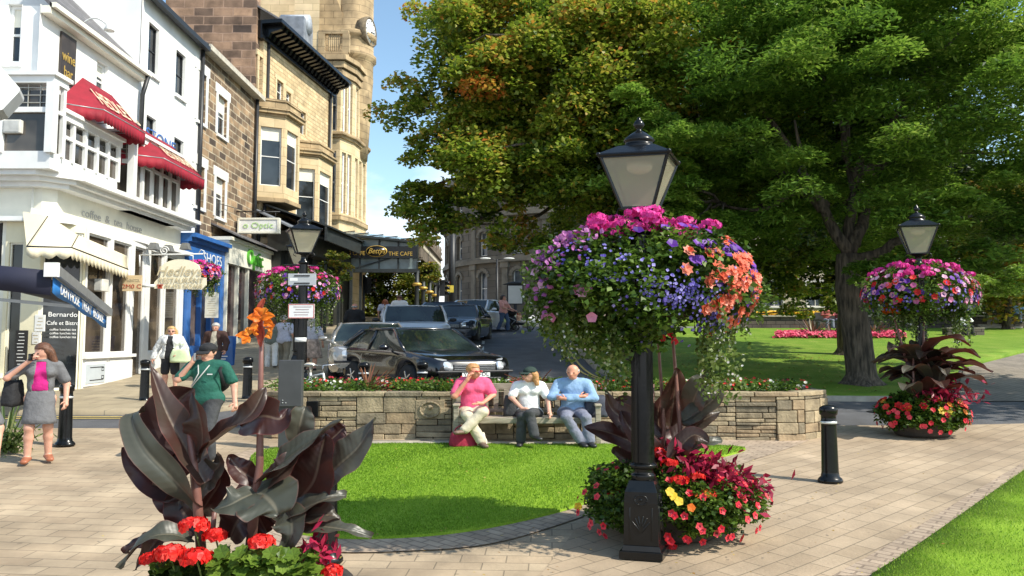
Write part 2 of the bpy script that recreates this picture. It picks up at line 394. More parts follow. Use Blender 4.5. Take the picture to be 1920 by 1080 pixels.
# plaza
plaza = [(-22, 1.5), (9, 1.5), (20, 6), (20, 14.6), (4.5, 14.6), (-3.0, 14.0), (-22, 14.1)]
drape('plaza_paving', plaza, -.018, PAVE)
rightpath = gp((1010, 1079), (1100, 960), (1230, 905), (1400, 862), (1535, 812), (1600, 800), (1919, 793)) + [(16, 14.4), (16, 10), (9.2, 13.2)] + gp((1919, 872), (1640, 1062)) + [(2.6, 5.6), (.1, 5.6)]
drape('path_paving', rightpath, -.010, PAVER)
drape('brick_edge_strip', gp((1919, 866), (1919, 890), (1634, 1079), (1560, 1079)), -.002, SETTS)
# road
road = [(-22, 14.05), (-7, 14.05), (-3.0, 13.95), (4.5, 14.6), (20, 14.6), (20, 18.4), (7.6, 18.6), (4.6, 18.9), (3.1, 20.0), (2.4, 22.0), (2.4, 30), (2.9, 36), (3.6, 50), (-8, 90), (-12, 90), (-5.2, 50), (-4.9, 36), (-4.9, 20), (-5.2, 16.5), (-6.2, 15.8), (-22, 15.7)]
drape('road', road, -.035, ASPH)
pav = [(-22, 15.72), (-6.2, 15.82), (-5.35, 16.5), (-5.05, 20), (-5.05, 36), (-5.3, 50), (-12.5, 90), (-22, 90)]
drape('pavement', pav, .06, FLAG, thick=.12)
def ribbon(name, pts, w, off, mat, parent=None):
    mb = MB(); rows = []
    P_ = [Vector((x, y, 0)) for x, y in pts]
    for i, p in enumerate(P_):
        d = (P_[min(i + 1, len(P_) - 1)] - P_[max(i - 1, 0)]).normalized(); s = Vector((d.y, -d.x, 0))
        rows.append([(q.x, q.y, Hf(q.x, q.y) + off) for q in (p - s * w / 2, p + s * w / 2)])
    mb.grid(rows); o = mb.build(name, mat, parent, k=False); o['kind'] = 'structure'; return o
def line(a, b, n): return [(a[0] + (b[0] - a[0]) * i / n, a[1] + (b[1] - a[1]) * i / n) for i in range(n + 1)]
for dx in (0, .22):
    ribbon('yellow_line', smoothpoly([(5.2 - dx * .4, 18.3 - dx), (4.4 - dx * .5, 18.45 - dx), (2.75 - dx, 19.8), (2.1 - dx, 22), (2.1 - dx, 30)], 8, False), .085, -.018, YEL)
    ribbon('yellow_line', line((-22, 15.4 - dx), (-6.4, 15.5 - dx), 30), .075, -.018, YEL)
for i in range(9):
    ribbon('centre_line', line((-1.0 - i * .05, 24 + i * 2.2), (-1.03 - i * .05, 25.3 + i * 2.2), 3), .11, -.018, WHT)
# raised kerb of the park, park lawn and path
lawnedge = smoothpoly([(2.5, 30), (2.55, 24), (2.75, 21.6), (3.6, 19.6), (5.0, 18.9), (7.5, 18.75), (9.6, 18.7), (11.0, 19.4)], 6, False)
park = lawnedge + [(12.3, 21), (15.5, 26), (22, 32), (40, 40), (40, 47), (3.2, 47), (2.6, 36)]
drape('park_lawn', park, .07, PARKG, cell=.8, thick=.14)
ke = MB(); rows = []
for i, (x, y) in enumerate(lawnedge):
    h = Hf(x, y); a = Vector(lawnedge[min(i + 1, len(lawnedge) - 1)]) - Vector(lawnedge[max(i - 1, 0)]); a.normalize(); s = Vector((a.y, -a.x)) * -1
    rows.append([(x - s.x * .13, y - s.y * .13, h - .06), (x - s.x * .13, y - s.y * .13, h + .08), (x + s.x * .02, y + s.y * .02, h + .09)])
ke.grid(rows); o = ke.build('kerb', STONEK, k=False); tag(o, kind='structure')
parkpath = [(9.9, 18.6), (11.0, 19.3), (12.4, 20.9), (15.6, 25.9), (22, 31.9), (40, 39.8), (40, 30), (22, 19), (20, 18.4)]
drape('park_path', parkpath, -.02, PATH2)
drape('upper_path', [(2.9, 47), (40, 47), (40, 50), (3.0, 50)], .0, ASPHL)
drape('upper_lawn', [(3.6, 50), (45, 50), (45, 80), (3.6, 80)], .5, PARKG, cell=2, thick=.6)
# front lawn, with a sett border towards the path
lawn = smoothpoly(gp((492, 846), (700, 834), (1000, 835), (1300, 836), (1398, 843), (1300, 872), (1180, 915), (1060, 957), (905, 992), (760, 1008), (620, 1008), (530, 985), (478, 900)), 7)
bord = smoothpoly(gp((440, 850), (640, 829), (1000, 831), (1300, 826), (1440, 818), (1520, 822), (1400, 866), (1250, 910), (1080, 972), (920, 1018), (760, 1032), (600, 1032), (480, 1005), (425, 910)), 7)
drape('lawn_border', bord, -.003, SETTS)
drape('lawn', lawn, .022, GRASS, thick=.04)
corner = gp((1634, 1079), (1919, 884)) + [(14, 14), (14, 8), (9, 4), (2.0, 4.0)]
drape('corner_lawn', corner, .016, GRASS, thick=.04)
# turf blades on the front lawns
def inpoly(x, y, poly):
    r = np.zeros(len(x), bool); n = len(poly); j = n - 1
    for i in range(n):
        xi, yi = poly[i]; xj, yj = poly[j]
        c = ((yi > y) != (yj > y)) & (x < (xj - xi) * (y - yi) / (yj - yi + 1e-12) + xi); r ^= c; j = i
    return r
def blades(name, poly, n, hmax=.05, sel=None):
    xs = [p[0] for p in poly]; ys = [p[1] for p in poly]
    x = rng.uniform(min(xs), max(xs), n); y = rng.uniform(min(ys), max(ys), n); m = inpoly(x, y, poly)
    if sel is not None: m &= sel(x, y)
    x = x[m]; y = y[m]; z = H(x, y) + .02; k = len(x)
    D = np.stack([rng.normal(0, .45, k), rng.normal(0, .45, k), np.ones(k)], 1); N = np.stack([rng.normal(0, 1, k), rng.normal(0, 1, k), np.full(k, .2)], 1)
    L = rng.uniform(.5, 1, k) * hmax
    t = .5 + .16 * np.sin(x * 1.1 + y * .7 + 2 * np.sin(y * .9)) + .14 * np.sin(x * 3.7 - y * 2.9) + rng.normal(0, .24, k)
    o = leafmesh(name, np.stack([x, y, z + L * .4], 1), D, N, L, .009, leafmat('grass_blade', [(.11, .22, .012), (.20, .37, .022), (.34, .50, .06)], .6, .45), tint=t)
    o['kind'] = 'stuff'; return o
blades('lawn_grass', lawn, 130000, .036)
blades('corner_grass', corner, 100000, .038, sel=lambda x, y: (y < 12.5))
# ---------------------------------------------------------------- buildings on the left of the street
RENDER = M('white_render', (.82, .82, .79), .8, .09, 1.1, bump=.15, bscale=40)
CREAM = M('cream_render', (.80, .74, .52), .75, .07, 2.5, bump=.12, bscale=40)
CREAMP = M('cream_paint', (.82, .79, .66), .5, .06, 3)
SLATE = brickmat('roof_slates', (.16, .15, .15), (.11, .105, .11), (.05, .05, .05), .45, .28, .012, rough=.6, bump=.5, var=.3)
LEAD = M('lead_roof', (.22, .24, .27), .4, .3, 2.5, bump=.1)
DSTONE = brickmat('sooty_stone', (.42, .28, .16), (.07, .05, .038), (.44, .36, .25), .72, .30, .03, rough=.9, bump=.8, var=.5, nscale=1.8, dist=.05)
GSTONE = brickmat('sooty_gable_stone', (.42, .26, .16), (.06, .042, .034), (.34, .22, .15), .95, .42, .03, rough=.9, bump=.8, var=.55, nscale=1.5, dist=.09)
TSTONE = brickmat('golden_stone', (.66, .50, .29), (.50, .37, .20), (.40, .30, .17), .55, .22, .025, rough=.9, bump=.7, var=.28, nscale=1.6, dist=.04)
ASHLAR = brickmat('golden_ashlar', (.68, .53, .32), (.61, .47, .27), (.45, .34, .19), 1.15, .46, .016, rough=.85, bump=.35, var=.22, nscale=1.1)
ASHLAR2 = brickmat('weathered_ashlar', (.46, .34, .19), (.36, .26, .145), (.22, .16, .09), 1.15, .46, .02, rough=.9, bump=.4, var=.4, nscale=1.5)
BLUEP = M('blue_shop_paint', (.035, .14, .42), .35, .15, 3)
GREENL = M('bright_green_letters', (.10, .42, .04), .4, .1, 5)
DARK = M('dark_interior', (.018, .016, .014), .6, .5, 1.5)
ALU = M('grey_aluminium', (.36, .37, .37), .4, .1, 5, metal=.5)
class Facade:
    """vertical wall plane: origin (x,y), along dir t; s runs along t; outward is n"""
    def __init__(s, x, y, tx, ty, flip=False):
        s.o = Vector((x, y, 0)); s.t = Vector((tx, ty, 0)).normalized(); s.n = Vector((s.t.y, -s.t.x, 0)) * (-1 if flip else 1); s.h = []
    def p(s, a, z, out=0): v = s.o + s.t * a + s.n * out; return Vector((v.x, v.y, z))
    def px(s, px, py, out=0):
        a, zz = ray(px, py); o = s.o + s.n * out
        d = o.dot(s.n) / (a * s.n.x + s.n.y); q = Vector((a * d, d, CZ + zz * d)); return (q - o).dot(s.t), q.z
    def hole(s, s0, s1, z0, z1): s.h.append((min(s0, s1), max(s0, s1), min(z0, z1), max(z0, z1))); return s.h[-1]
    def wall(s, mb, s0, s1, z0, z1, depth=.18):
        S = sorted({s0, s1, *[q for h in s.h for q in h[:2] if s0 < q < s1]}); Z = sorted({z0, z1, *[q for h in s.h for q in h[2:] if z0 < q < z1]})
        inh = lambda a, z: any(h[0] < a < h[1] and h[2] < z < h[3] for h in s.h)
        fl = s.n.cross(s.t).z > 0
        def q(*v): mb.add(v, [(0, 1, 2, 3)])
        for i in range(len(S) - 1):
            for j in range(len(Z) - 1):
                if not inh((S[i] + S[i + 1]) / 2, (Z[j] + Z[j + 1]) / 2): q(s.p(S[i], Z[j]), s.p(S[i + 1], Z[j]), s.p(S[i + 1], Z[j + 1]), s.p(S[i], Z[j + 1]))
        for a, b, c, d in s.h:
            q(s.p(a, c), s.p(a, c, -depth), s.p(a, d, -depth), s.p(a, d)); q(s.p(b, c), s.p(b, d), s.p(b, d, -depth), s.p(b, c, -depth))
            q(s.p(a, d), s.p(a, d, -depth), s.p(b, d, -depth), s.p(b, d)); q(s.p(a, c), s.p(b, c), s.p(b, c, -depth), s.p(a, c, -depth))
    def bx(s, mb, s0, s1, z0, z1, o0, o1):
        P = [s.p(a, z, o) for o in (o0, o1) for a, z in ((s0, z0), (s1, z0), (s1, z1), (s0, z1))]
        fs = [(0, 1, 2, 3), (7, 6, 5, 4), (0, 4, 5, 1), (1, 5, 6, 2), (2, 6, 7, 3), (3, 7, 4, 0)]
        c = sum(P, Vector()) / 8; nr = (P[1] - P[0]).cross(P[2] - P[0])
        if nr.dot(P[0] - c) < 0: fs = [f[::-1] for f in fs]
        mb.add(P, fs)
    def window(s, th, h, depth=.17, fw=.07, bars=(1, 1), frame=None, glass=None, sill=True, sillm=None, surround=None, sur=.16, name='window', blind=0):
        a, b, c, d = h; frame = frame or WHITEP; e = .004; rec = depth
        f = MB(); s.bx(f, a + e, a + fw, c + e, d - e, -rec, -rec + .06); s.bx(f, b - fw, b - e, c + e, d - e, -rec, -rec + .06)
        s.bx(f, a + fw, b - fw, c + e, c + fw, -rec, -rec + .06); s.bx(f, a + fw, b - fw, d - fw, d - e, -rec, -rec + .06)
        for i in range(1, bars[0]): x = a + (b - a) * i / bars[0]; s.bx(f, x - fw * .3, x + fw * .3, c + fw, d - fw, -rec + .005, -rec + .045)
        for i in range(1, bars[1]): z = c + (d - c) * i / bars[1]; s.bx(f, a + fw, b - fw, z - fw * .35, z + fw * .35, -rec + .007, -rec + .05)
        o = th.wpart(name, f, frame)
        g = MB(); g.add([s.p(a + fw, c + fw, -rec + .015), s.p(b - fw, c + fw, -rec + .015), s.p(b - fw, d - fw, -rec + .015), s.p(a + fw, d - fw, -rec + .015)], [(0, 1, 2, 3)])
        th.wpart('pane', g, glass or GLASS, parent=o)
        if blind:
            g = MB(); s.bx(g, a + fw, b - fw, d - fw - (d - c) * blind, d - fw, -rec + .017, -rec + .022); th.wpart('blind', g, CREAMP, parent=o)
        if sill: g = MB(); s.bx(g, a - .08, b + .08, c - .12, c - .003, -.05, .09); th.wpart('sill', g, sillm or frame, parent=o)
        if surround is not None:
            g = MB(); s.bx(g, a - sur, a - .003, c, d, -.05, .03); s.bx(g, b + .003, b + sur, c, d, -.05, .03); s.bx(g, a - sur - .1, b + sur + .1, d + .003, d + sur * 2.0, -.05, .035)
            th.wpart('surround', g, surround, parent=o)
        return o
def pxhole(f, a, b): 
    s0, z1 = f.px(*a); s1, z0 = f.px(*b); return f.hole(s0, s1, z0, z1)

# ---- A: white rendered restaurant
XA = -12.3
yA0, yA1 = 18.9, 24.1
A = Thing('restaurant_building', 'white rendered building with gutter at its eave, red awnings and glazed bays over the shop', 'building', XA, 19)
FA = Facade(XA, yA0, 0, 1)
def sz(f, px, py): return f.px(px, py)
eaveA = FA.px(245, 128)[1]
FA2 = Facade(-20, 19.02, 1, 0)
hA = [FA2.hole(FA2.px(16, 0)[0], FA2.px(42, 0)[0], FA2.px(30, 118)[1], FA2.px(30, 8)[1]), FA.hole(FA.px(187, 0)[0], FA.px(208, 0)[0], FA.px(190, 186)[1], FA.px(190, 116)[1])]
w = MB(); FA.wall(w, 0, yA1 - yA0, 0, eaveA); FA2.wall(w, 0, 20 + XA, 5.2, eaveA); w.box((XA - 4.0, 21.72, eaveA / 2), (7.6, 4.7, eaveA - .02)); A.wpart('wall', w, RENDER)
for fz, h in zip((FA2, FA), hA): fz.window(A, h, fw=.09, bars=(1, 2), blind=.3)
r = MB(); r.slab([(XA + .3, yA0, eaveA + .02), (XA + .3, yA1, eaveA + .02), (XA - 3.2, yA1, eaveA + 3.4), (XA - 3.2, yA0, eaveA + 3.4)], (0, 0, -.12)); A.wpart('roof', r, SLATE)
r = MB(); r.box((XA + .33, (yA0 + yA1) / 2, eaveA - .02), (.16, yA1 - yA0, .13)); r.box((XA + .14, (yA0 + yA1) / 2, eaveA - .14), (.26, yA1 - yA0, .2)); A.wpart('gutter', r, CREAMP)
r = MB(); r.tube([(XA + .33, yA1 - .1, eaveA - .1), (XA + .16, yA1 - .08, eaveA - .7), (XA + .12, yA1 - .08, 6)], .075, 8); A.wpart('downpipe', r, IRON)
# ground floor shop
zc = at(75, 328, 18.6).z            # underside of the cornice top
shop = [(-20, 18.9), (-12.0, 18.9), (-11.25, 19.6), (-11.55, 23.4), (-11.75, 26.6), (-13.2, 26.6), (-13.2, 25), (-20, 25)]
s_ = MB(); s_.prism([(-20, 19.0), (-12.1, 19.0), (-11.85, 19.25), (-11.85, 26.5), (-20, 26.5)], zc - 1.05, zc - .25)
s_.prism([(-20, 19.2), (-12.3, 19.2), (-12.1, 19.5), (-12.1, 26.4), (-20, 26.4)], 0, 1.6)
A.wpart('shop_fascia', s_, CREAMP)
c_ = MB()
for i, (z0, z1, e) in enumerate(((zc - .25, zc - .13, .12), (zc - .13, zc - .02, .3), (zc - .02, zc + .1, .5), (zc - 1.15, zc - 1.03, .22))):
    c_.prism([(-20, 18.9 - e), (-12.0 + e * .2, 18.9 - e), (-11.65 + e, 19.2), (-11.62 + e * .9, 26.6), (-13, 26.6), (-13, 19.5), (-20, 19.5)], z0, z1)
A.wpart('cornice', c_, WHITEP)
# shop front: camera facing cream part with leaded window, canted part, bay
FE = Facade(-16.5, 18.9, 1, 0); g0 = Hf(-12, 18.9) - .2
he = [FE.hole(FE.px(-40, 0)[0], FE.px(33, 0)[0], FE.px(0, 700)[1], FE.px(0, 408)[1]), FE.hole(FE.px(40, 0)[0], FE.px(66, 0)[0], g0 + .3, FE.px(0, 455)[1])]
w = MB(); FE.wall(w, 0, 4.5, g0, zc - 1.15); A.wpart('cream_front', w, CREAM)
FE.window(A, he[0], fw=.12, bars=(1, 3), frame=CREAMP, glass=M('frosted_glass', (.30, .32, .31), .3, .2, 2), depth=.1)
FE.window(A, he[1], fw=.04, bars=(1, 1), frame=CREAMP, depth=.1, sill=False)
ld = MB(); a, b, c, d = he[0]; zt = d - (d - c) / 3
for i in range(0, 13): FE.bx(ld, a + (b - a) * i / 12 - .012, a + (b - a) * i / 12 + .012, zt, d - .1, -.085, -.07)
for i in range(1, 4): FE.bx(ld, a + .1, b - .1, zt + (d - zt) * i / 4 - .012, zt + (d - zt) * i / 4 + .012, -.085, -.07)
FE.bx(ld, a + .13, b - .13, zt + .03, d - .14, -.083, -.08); A.wpart('leaded_light', ld, [DARK])
FD = Facade(-12.0, 18.9, .75, .7)
hd = [FD.hole(.06, .97, g0 + .3, zc - 1.35)]
w = MB(); FD.wall(w, 0, 1.03, g0, zc - 1.15); A.wpart('doorway_wall', w, CREAM)
for h in hd: FD.window(A, h, fw=.05, frame=CREAMP, depth=.1, sill=False)
FB = Facade(-11.25, 19.62, -.066, 1)
zs = FB.px(165, 664)[1]
L_ = 6.95
segs = [(.12, 1.38), (1.55, 2.7), (2.95, 3.75), (4.1, 5.2), (5.35, 6.6)]
hb = [FB.hole(a, b, zs if i != 2 else g0 + .4, zc - 1.3) for i, (a, b) in enumerate(segs)]
w = MB(); FB.wall(w, 0, L_, g0, zc - 1.15); w.cur = 0; A.wpart('shopfront', w, WHITEP)
for i, h in enumerate(hb): FB.window(A, h, fw=.05, bars=(1, 1), depth=.12, sill=False, glass=glassmat('shop_glass', (.06, .045, .03), .05))
w = MB()
for a, b in ((.1, 1.3), (1.5, 2.95)): FB.bx(w, a, b, g0 + .35, zs - .2, 0, .03); FB.bx(w, a - .08, b + .08, zs - .12, zs - .03, 0, .1)
FB.bx(w, 0, L_, g0, g0 + .3, 0, .06); A.wpart('stall_riser', w, WHITEP)
w = MB(); FB.bx(w, .15, 1.2, g0 + .42, zs - .28, .03, .045); tn = A.wpart('painted_panel', w, M('pale_blue_grey_panel', (.50, .55, .58), .4, .05, 4))
w = MB()
for z in (g0 + .5, zs - .36): FB.bx(w, .35, 1.1, z - .012, z + .012, .045, .05)
for z in (g0 + .56, zs - .42): FB.bx(w, 1.0, 1.12, z - .05, z - .03, .045, .05); FB.bx(w, 1.0, 1.12, z + .03, z + .05, .045, .05); FB.bx(w, .99, 1.01, z - .05, z + .05, .045, .05); FB.bx(w, 1.11, 1.13, z - .05, z + .05, .045, .05)
A.wpart('fret_line', w, IRON, parent=tn)
# raised letters on the fascia
lt = text('lettering', 'coffee  &  tea  house', .32, M('silver_letters', (.45, .44, .42), .4, .1, 5), A.o, (-11.83, 22.0, zc - .65), (R(90), 0, R(90)), A.loc, sx=1.25)
# first floor glazed bays
def glazed(th, x0, x1, y0, y1, z0, z1, nf, ns, leaded=True):
    """box bay, camera face y0 from x0 to x1, street face at x1 from y0 to y1"""
    b = MB(); lead = MB(); zt = z1 - (z1 - z0) * .34
    b.box(((x0 + x1) / 2, (y0 + y1) / 2, z1 + .14), (x1 - x0 + .3, y1 - y0 + .3, .1)); b.box(((x0 + x1) / 2, (y0 + y1) / 2, z1), (x1 - x0 + .16, y1 - y0 + .16, .18))
    b.box(((x0 + x1) / 2, (y0 + y1) / 2, z0 + .22), (x1 - x0, y1 - y0, .44))
    def post(x, y, w=.13): b.box((x, y, (z0 + z1) / 2 + .15), (w, w, z1 - z0 - .48))
    for i in range(nf + 1): post(x0 + (x1 - x0) * i / nf, y0, .2 if i == nf else .11)
    for i in range(1, ns + 1): post(x1, y0 + (y1 - y0) * i / ns, .1)
    b.box(((x0 + x1) / 2, y0, zt), (x1 - x0, .09, .13)); b.box((x1, (y0 + y1) / 2, zt), (.09, y1 - y0, .09))
    th.wpart('glazed_bay', b, WHITEP)
    g = MB(); g.box(((x0 + x1) / 2, (y0 + y1) / 2, (z0 + z1) / 2), (x1 - x0 - .08, y1 - y0 - .08, z1 - z0 - .5)); th.wpart('bay_glass', g, glassmat('bay_glass', (.07, .06, .05), .06))
    for i in range(1, nf * 4): x = x0 + (x1 - x0) * i / (nf * 4); lead.box((x, y0 - .015 + .03, (zt + z1) / 2), (.02, .02, z1 - zt))
    for i in range(1, 4): lead.box(((x0 + x1) / 2, y0 + .017, zt + (z1 - zt) * i / 4), (x1 - x0, .02, .02))
    th.wpart('leaded_light', lead, M('lead_bars', (.35, .34, .3), .5))
zb0 = zc + .1
glazed(A, -15.2, -11.5, 18.3, 18.75, zb0, at(75, 150, 18.3).z, 3, 1)
glazed(A, -12.2, -11.62, 18.85, 21.7, zb0, at(130, 240, 20).z, 1, 5)
glazed(A, -12.3, -11.5, 22.3, 25.4, zb0 - .35, at(230, 255, 22.3).z, 1, 5)
cu = MB(); cu.grid([[(-15.1 + i * .06, 18.95 + .0 * (i % 2), z) for i in range(46)] for z in (zb0 + .46, zb0 + 1.1)])
# ---- B: second white building
yB1 = 28.8
B = Thing('white_building', 'tall plain white rendered building with dark slit windows between restaurant and stone house', 'building', XA, 26.5)
FBb = Facade(XA, yA1, 0, 1); eaveB = FBb.px(362, 76)[1]
hB = [pxhole(FBb, (280, 40), (296, 147)), pxhole(FBb, (331, 92), (346, 188)), pxhole(FBb, (275, 214), (291, 285)), pxhole(FBb, (327, 256), (343, 320))]
w = MB(); FBb.wall(w, 0, yB1 - yA1, 0, eaveB); w.box((XA - 4.2, (yA1 + yB1) / 2, eaveB / 2), (8.0, yB1 - yA1 - .02, eaveB))
w.prism([(-20.5, yA1 + .01), (XA - .19, yA1 + .01), (XA - .19, yB1 - .01), (-20.5, yB1 - .01)], eaveB, eaveB + .3); w.add([(XA - .02, yA1, 0), (XA - .02, yA1, eaveB), (XA - 4.2, yA1, eaveB + 4), (XA - 8.2, yA1, eaveB), (XA - 8.2, yA1, 0)], [(0, 4, 3, 2, 1)])
B.wpart('wall', w, RENDER)
for h in hB: FBb.window(B, h, fw=.05, frame=IRON, sillm=RENDER, bars=(1, 2))
r = MB(); r.slab([(XA + .25, yA1, eaveB), (XA + .25, yB1, eaveB), (XA - 4.2, yB1, eaveB + 4.2), (XA - 4.2, yA1, eaveB + 4.2)], (0, 0, -.12)); B.wpart('roof', r, SLATE)
r = MB(); r.box((XA + .28, (yA1 + yB1) / 2, eaveB - .05), (.2, yB1 - yA1, .18)); B.wpart('gutter', r, IRON)
r = MB(); r.tube([(XA + .1, yB1 - .05, eaveB - .1), (XA + .1, yB1 - .05, 5.5)], .085, 8); B.wpart('downpipe', r, IRON)
text('lettering', 'STONE', .5, M('blue_letters', (.05, .15, .45), .5), B.o, (XA + .03, 25.7, FBb.px(312, 270)[1]), (R(90), 0, R(90)), B.loc, sx=1.4)
# blue shop front below B
bl = MB(); XS = -11.6; FS = Facade(XS, 26.6, 0, 1); yS1 = 30.0 - 26.6
zf1 = FS.px(412, 470)[1]; zf0 = zf1 - .9; gs = Hf(XS, 27) - .3
FS.bx(bl, 0, yS1, zf0, zf1, -.8, 0); FS.bx(bl, 0, .35, gs, zf0, -.8, 0); FS.bx(bl, yS1 - .4, yS1, gs, zf0, -.8, 0); FS.bx(bl, .35, yS1 - .4, gs, gs + .8, -.8, -.02)
FS.bx(bl, -.05, yS1, zf1, zf1 + .15, -.8, .12); FS.bx(bl, -.05, yS1, zf1 + .15, zf1 + .3, -.8, .28)
for q in (1.25, 2.2): FS.bx(bl, q, q + .1, gs + .8, zf0, -.3, -.03)
sf = B.wpart('blue_shopfront', bl, BLUEP)
g = MB(); FS.bx(g, .3, yS1 - .3, gs + .8, zf0, -.9, -.2); B.wpart('shop_window', g, glassmat('shop_glass2', (.08, .06, .05), .05), parent=sf)
text('lettering', 'SHOES', .55, M('pale_letters', (.7, .72, .75), .5), sf, (XS + .01, 28.8, (zf0 + zf1) / 2), (R(90), 0, R(90)), B.loc, sx=1.1)
# ---- C: dark stone house
yC1 = 35.3
C_ = Thing('stone_house', 'sooty brown stone house with broad white window surrounds', 'building', XA, 32)
FC = Facade(XA, yB1, 0, 1); eaveC = FC.px(470, 172)[1]
hC = [pxhole(FC, (371, 130), (384, 235)), pxhole(FC, (409, 175), (424, 262)), pxhole(FC, (366, 306), (381, 392)), pxhole(FC, (405, 330), (420, 412))]
w = MB(); FC.wall(w, 0, yC1 - yB1, 0, eaveC); w.box((XA - 4.2, (yB1 + yC1) / 2, eaveC / 2), (8.0, yC1 - yB1 - .02, eaveC)); C_.wpart('wall', w, DSTONE)
for h in hC: FC.window(C_, h, fw=.06, bars=(1, 2), surround=WHITEP, sur=.2, blind=.35)
r = MB(); r.slab([(XA + .3, yB1, eaveC + .05), (XA + .3, yC1, eaveC + .05), (XA - 4.2, yC1, eaveC + 3), (XA - 4.2, yB1, eaveC + 3)], (0, 0, -.12)); C_.wpart('roof', r, SLATE)
r = MB(); r.box((XA + .2, (yB1 + yC1) / 2, eaveC - .08), (.4, yC1 - yB1, .22)); C_.wpart('gutter', r, M('cream_gutter', (.55, .5, .4), .5))
r = MB(); r.tube([(XA + .12, yC1 - .3, eaveC - .1), (XA + .12, yC1 - .3, 5.0)], .09, 8); C_.wpart('downpipe', r, IRON)
# green lettered shop below C : cream fascia box
gf = MB(); FG = Facade(XS + .15, 30.05, 0, 1); yG = 5.9; zg1 = FG.px(425, 448)[1]; zg0 = FG.px(425, 492)[1]
FG.bx(gf, 0, yG, zg0, zg1, -1.0, 0); FG.bx(gf, -.08, yG + .1, zg1, zg1 + .14, -1.0, .12); fas = C_.wpart('shop_fascia', gf, CREAMP)
gm = MB(); gsg = Hf(XS, 32) - .3
for q in (0, 1.2, 2.4, 4.4, yG - .12): FG.bx(gm, q, q + .12, gsg, zg0, -.25, -.06)
FG.bx(gm, 0, yG, gsg, gsg + .5, -.9, -.1); sm_ = C_.wpart('shop_frame', gm, CREAMP, parent=fas)
g = MB(); FG.bx(g, .05, yG - .05, gsg + .5, zg0 - .01, -1.1, -.2); C_.wpart('shop_window', g, glassmat('shop_glass3', (.05, .03, .03), .05), parent=fas)
text('lettering', 'Optic', .95, GREENL, fas, (XS + .2, 33.0, (zg0 + zg1) / 2), (R(90), 0, R(90)), C_.loc, sx=.9, ext=.05)
le = MB(); le.slab([(XS + .5, 30.2, zg1 + .2), (XS + .5, 36, zg1 + .2), (XA, 36, zg1 + .75), (XA, 30.2, zg1 + .75)], (0, 0, -.06)); C_.wpart('lean_to_roof', le, SLATE)
# ---- D: golden stone house with two bays
D_ = Thing('golden_house', 'golden stone house with heavy black bracketed eaves and two storey bay windows', 'building', XA, 36)
ddir = Vector((ray(1189, 640)[0], 1, 0)).normalized()
FDD = Facade(XA, 35.9, ddir.x, ddir.y); LD = 8.6
eaveD = FDD.px(480, 62)[1]
up = [pxhole(FDD, (486, 105), (496, 190)), pxhole(FDD, (519, 148), (530, 195)), pxhole(FDD, (536, 170), (545, 196)), pxhole(FDD, (561, 205), (572, 255))]
w = MB(); FDD.wall(w, 0, LD, 0, eaveD); b0 = FDD.p(0, 0); b1 = FDD.p(LD, 0)
w.prism([(b0.x - .2, b0.y + .01), (b1.x - .22, b1.y), (b1.x - 9, b1.y), (b0.x - 9, b0.y + .01)], 0, eaveD)
w.add([(b0.x, b0.y, 0), (b0.x, b0.y, eaveD), (b0.x - 9, b0.y, eaveD), (b0.x - 9, b0.y, 0)], [(0, 3, 2, 1)])
D_.wpart('wall', w, TSTONE)
# party wall gable seen over the stone house
gm = MB(); gm.prism([(-11.9 - 5, 35.35), (-12.45, 35.35), (-12.45, 35.88), (-16.9, 35.88)], eaveC - .5, eaveD + 6); D_.wpart('gable', gm, GSTONE)
for h in up: FDD.window(D_, h, fw=.05, bars=(1, 2), surround=ASHLAR, sur=.14, sill=False)
e = MB(); FDD.bx(e, -.35, LD + .1, eaveD - .1, eaveD + .06, -.1, .18); FDD.bx(e, -.35, LD + .15, eaveD + .62, eaveD + .8, -.1, 1.15); FDD.bx(e, -.35, LD + .15, eaveD + .06, eaveD + .62, -.1, .12)
for i in range(20):
    a = i * LD / 19.2
    P = [FDD.p(a, eaveD + .06, .12), FDD.p(a, eaveD + .06, .3), FDD.p(a, eaveD + .3, .42), FDD.p(a, eaveD + .42, .95), FDD.p(a, eaveD + .61, 1.05), FDD.p(a, eaveD + .61, .12)]
    e.slab(P, FDD.t * .2)
D_.wpart('eaves', e, BLACK)
r = MB(); q0 = FDD.p(-.3, eaveD + .8, 1.1); q1 = FDD.p(LD + .1, eaveD + .8, 1.1); r.slab([q0, q1, q1 + Vector((-5, 0, 3.0)), q0 + Vector((-5, 0, 3.0))], (0, 0, -.1)); D_.wpart('roof', r, SLATE)
dm = MB(); c = FDD.p(6.1, 0, -1.2); dm.box((c.x, c.y, eaveD + 2.2), (1.4, 1.9, 2.6)); dr = D_.wpart('dormer', dm, LEAD)
dm = MB(); dm.tube([(c.x - .8, c.y - .05, eaveD + 3.4), (c.x + .8, c.y - .05, eaveD + 3.4)], .55, 14); D_.wpart('dormer_top', dm, M('pale_lead', (.36, .39, .43), .5), parent=dr)
dm = MB(); dm.box((c.x - 2.4, c.y + .6, eaveD + 3.2), (3.2, 3, .2), mtx=Matrix.Rotation(R(28), 3, 'Y')); D_.wpart('tiled_roof', dm, M('red_tiles', (.55, .12, .04), .7, .2, 6))
dm = MB(); FDD.bx(dm, .0, .34, 0, eaveD, .0, .05); FDD.bx(dm, LD - .34, LD, 0, eaveD, 0, .05); D_.wpart('quoins', dm, ASHLAR)
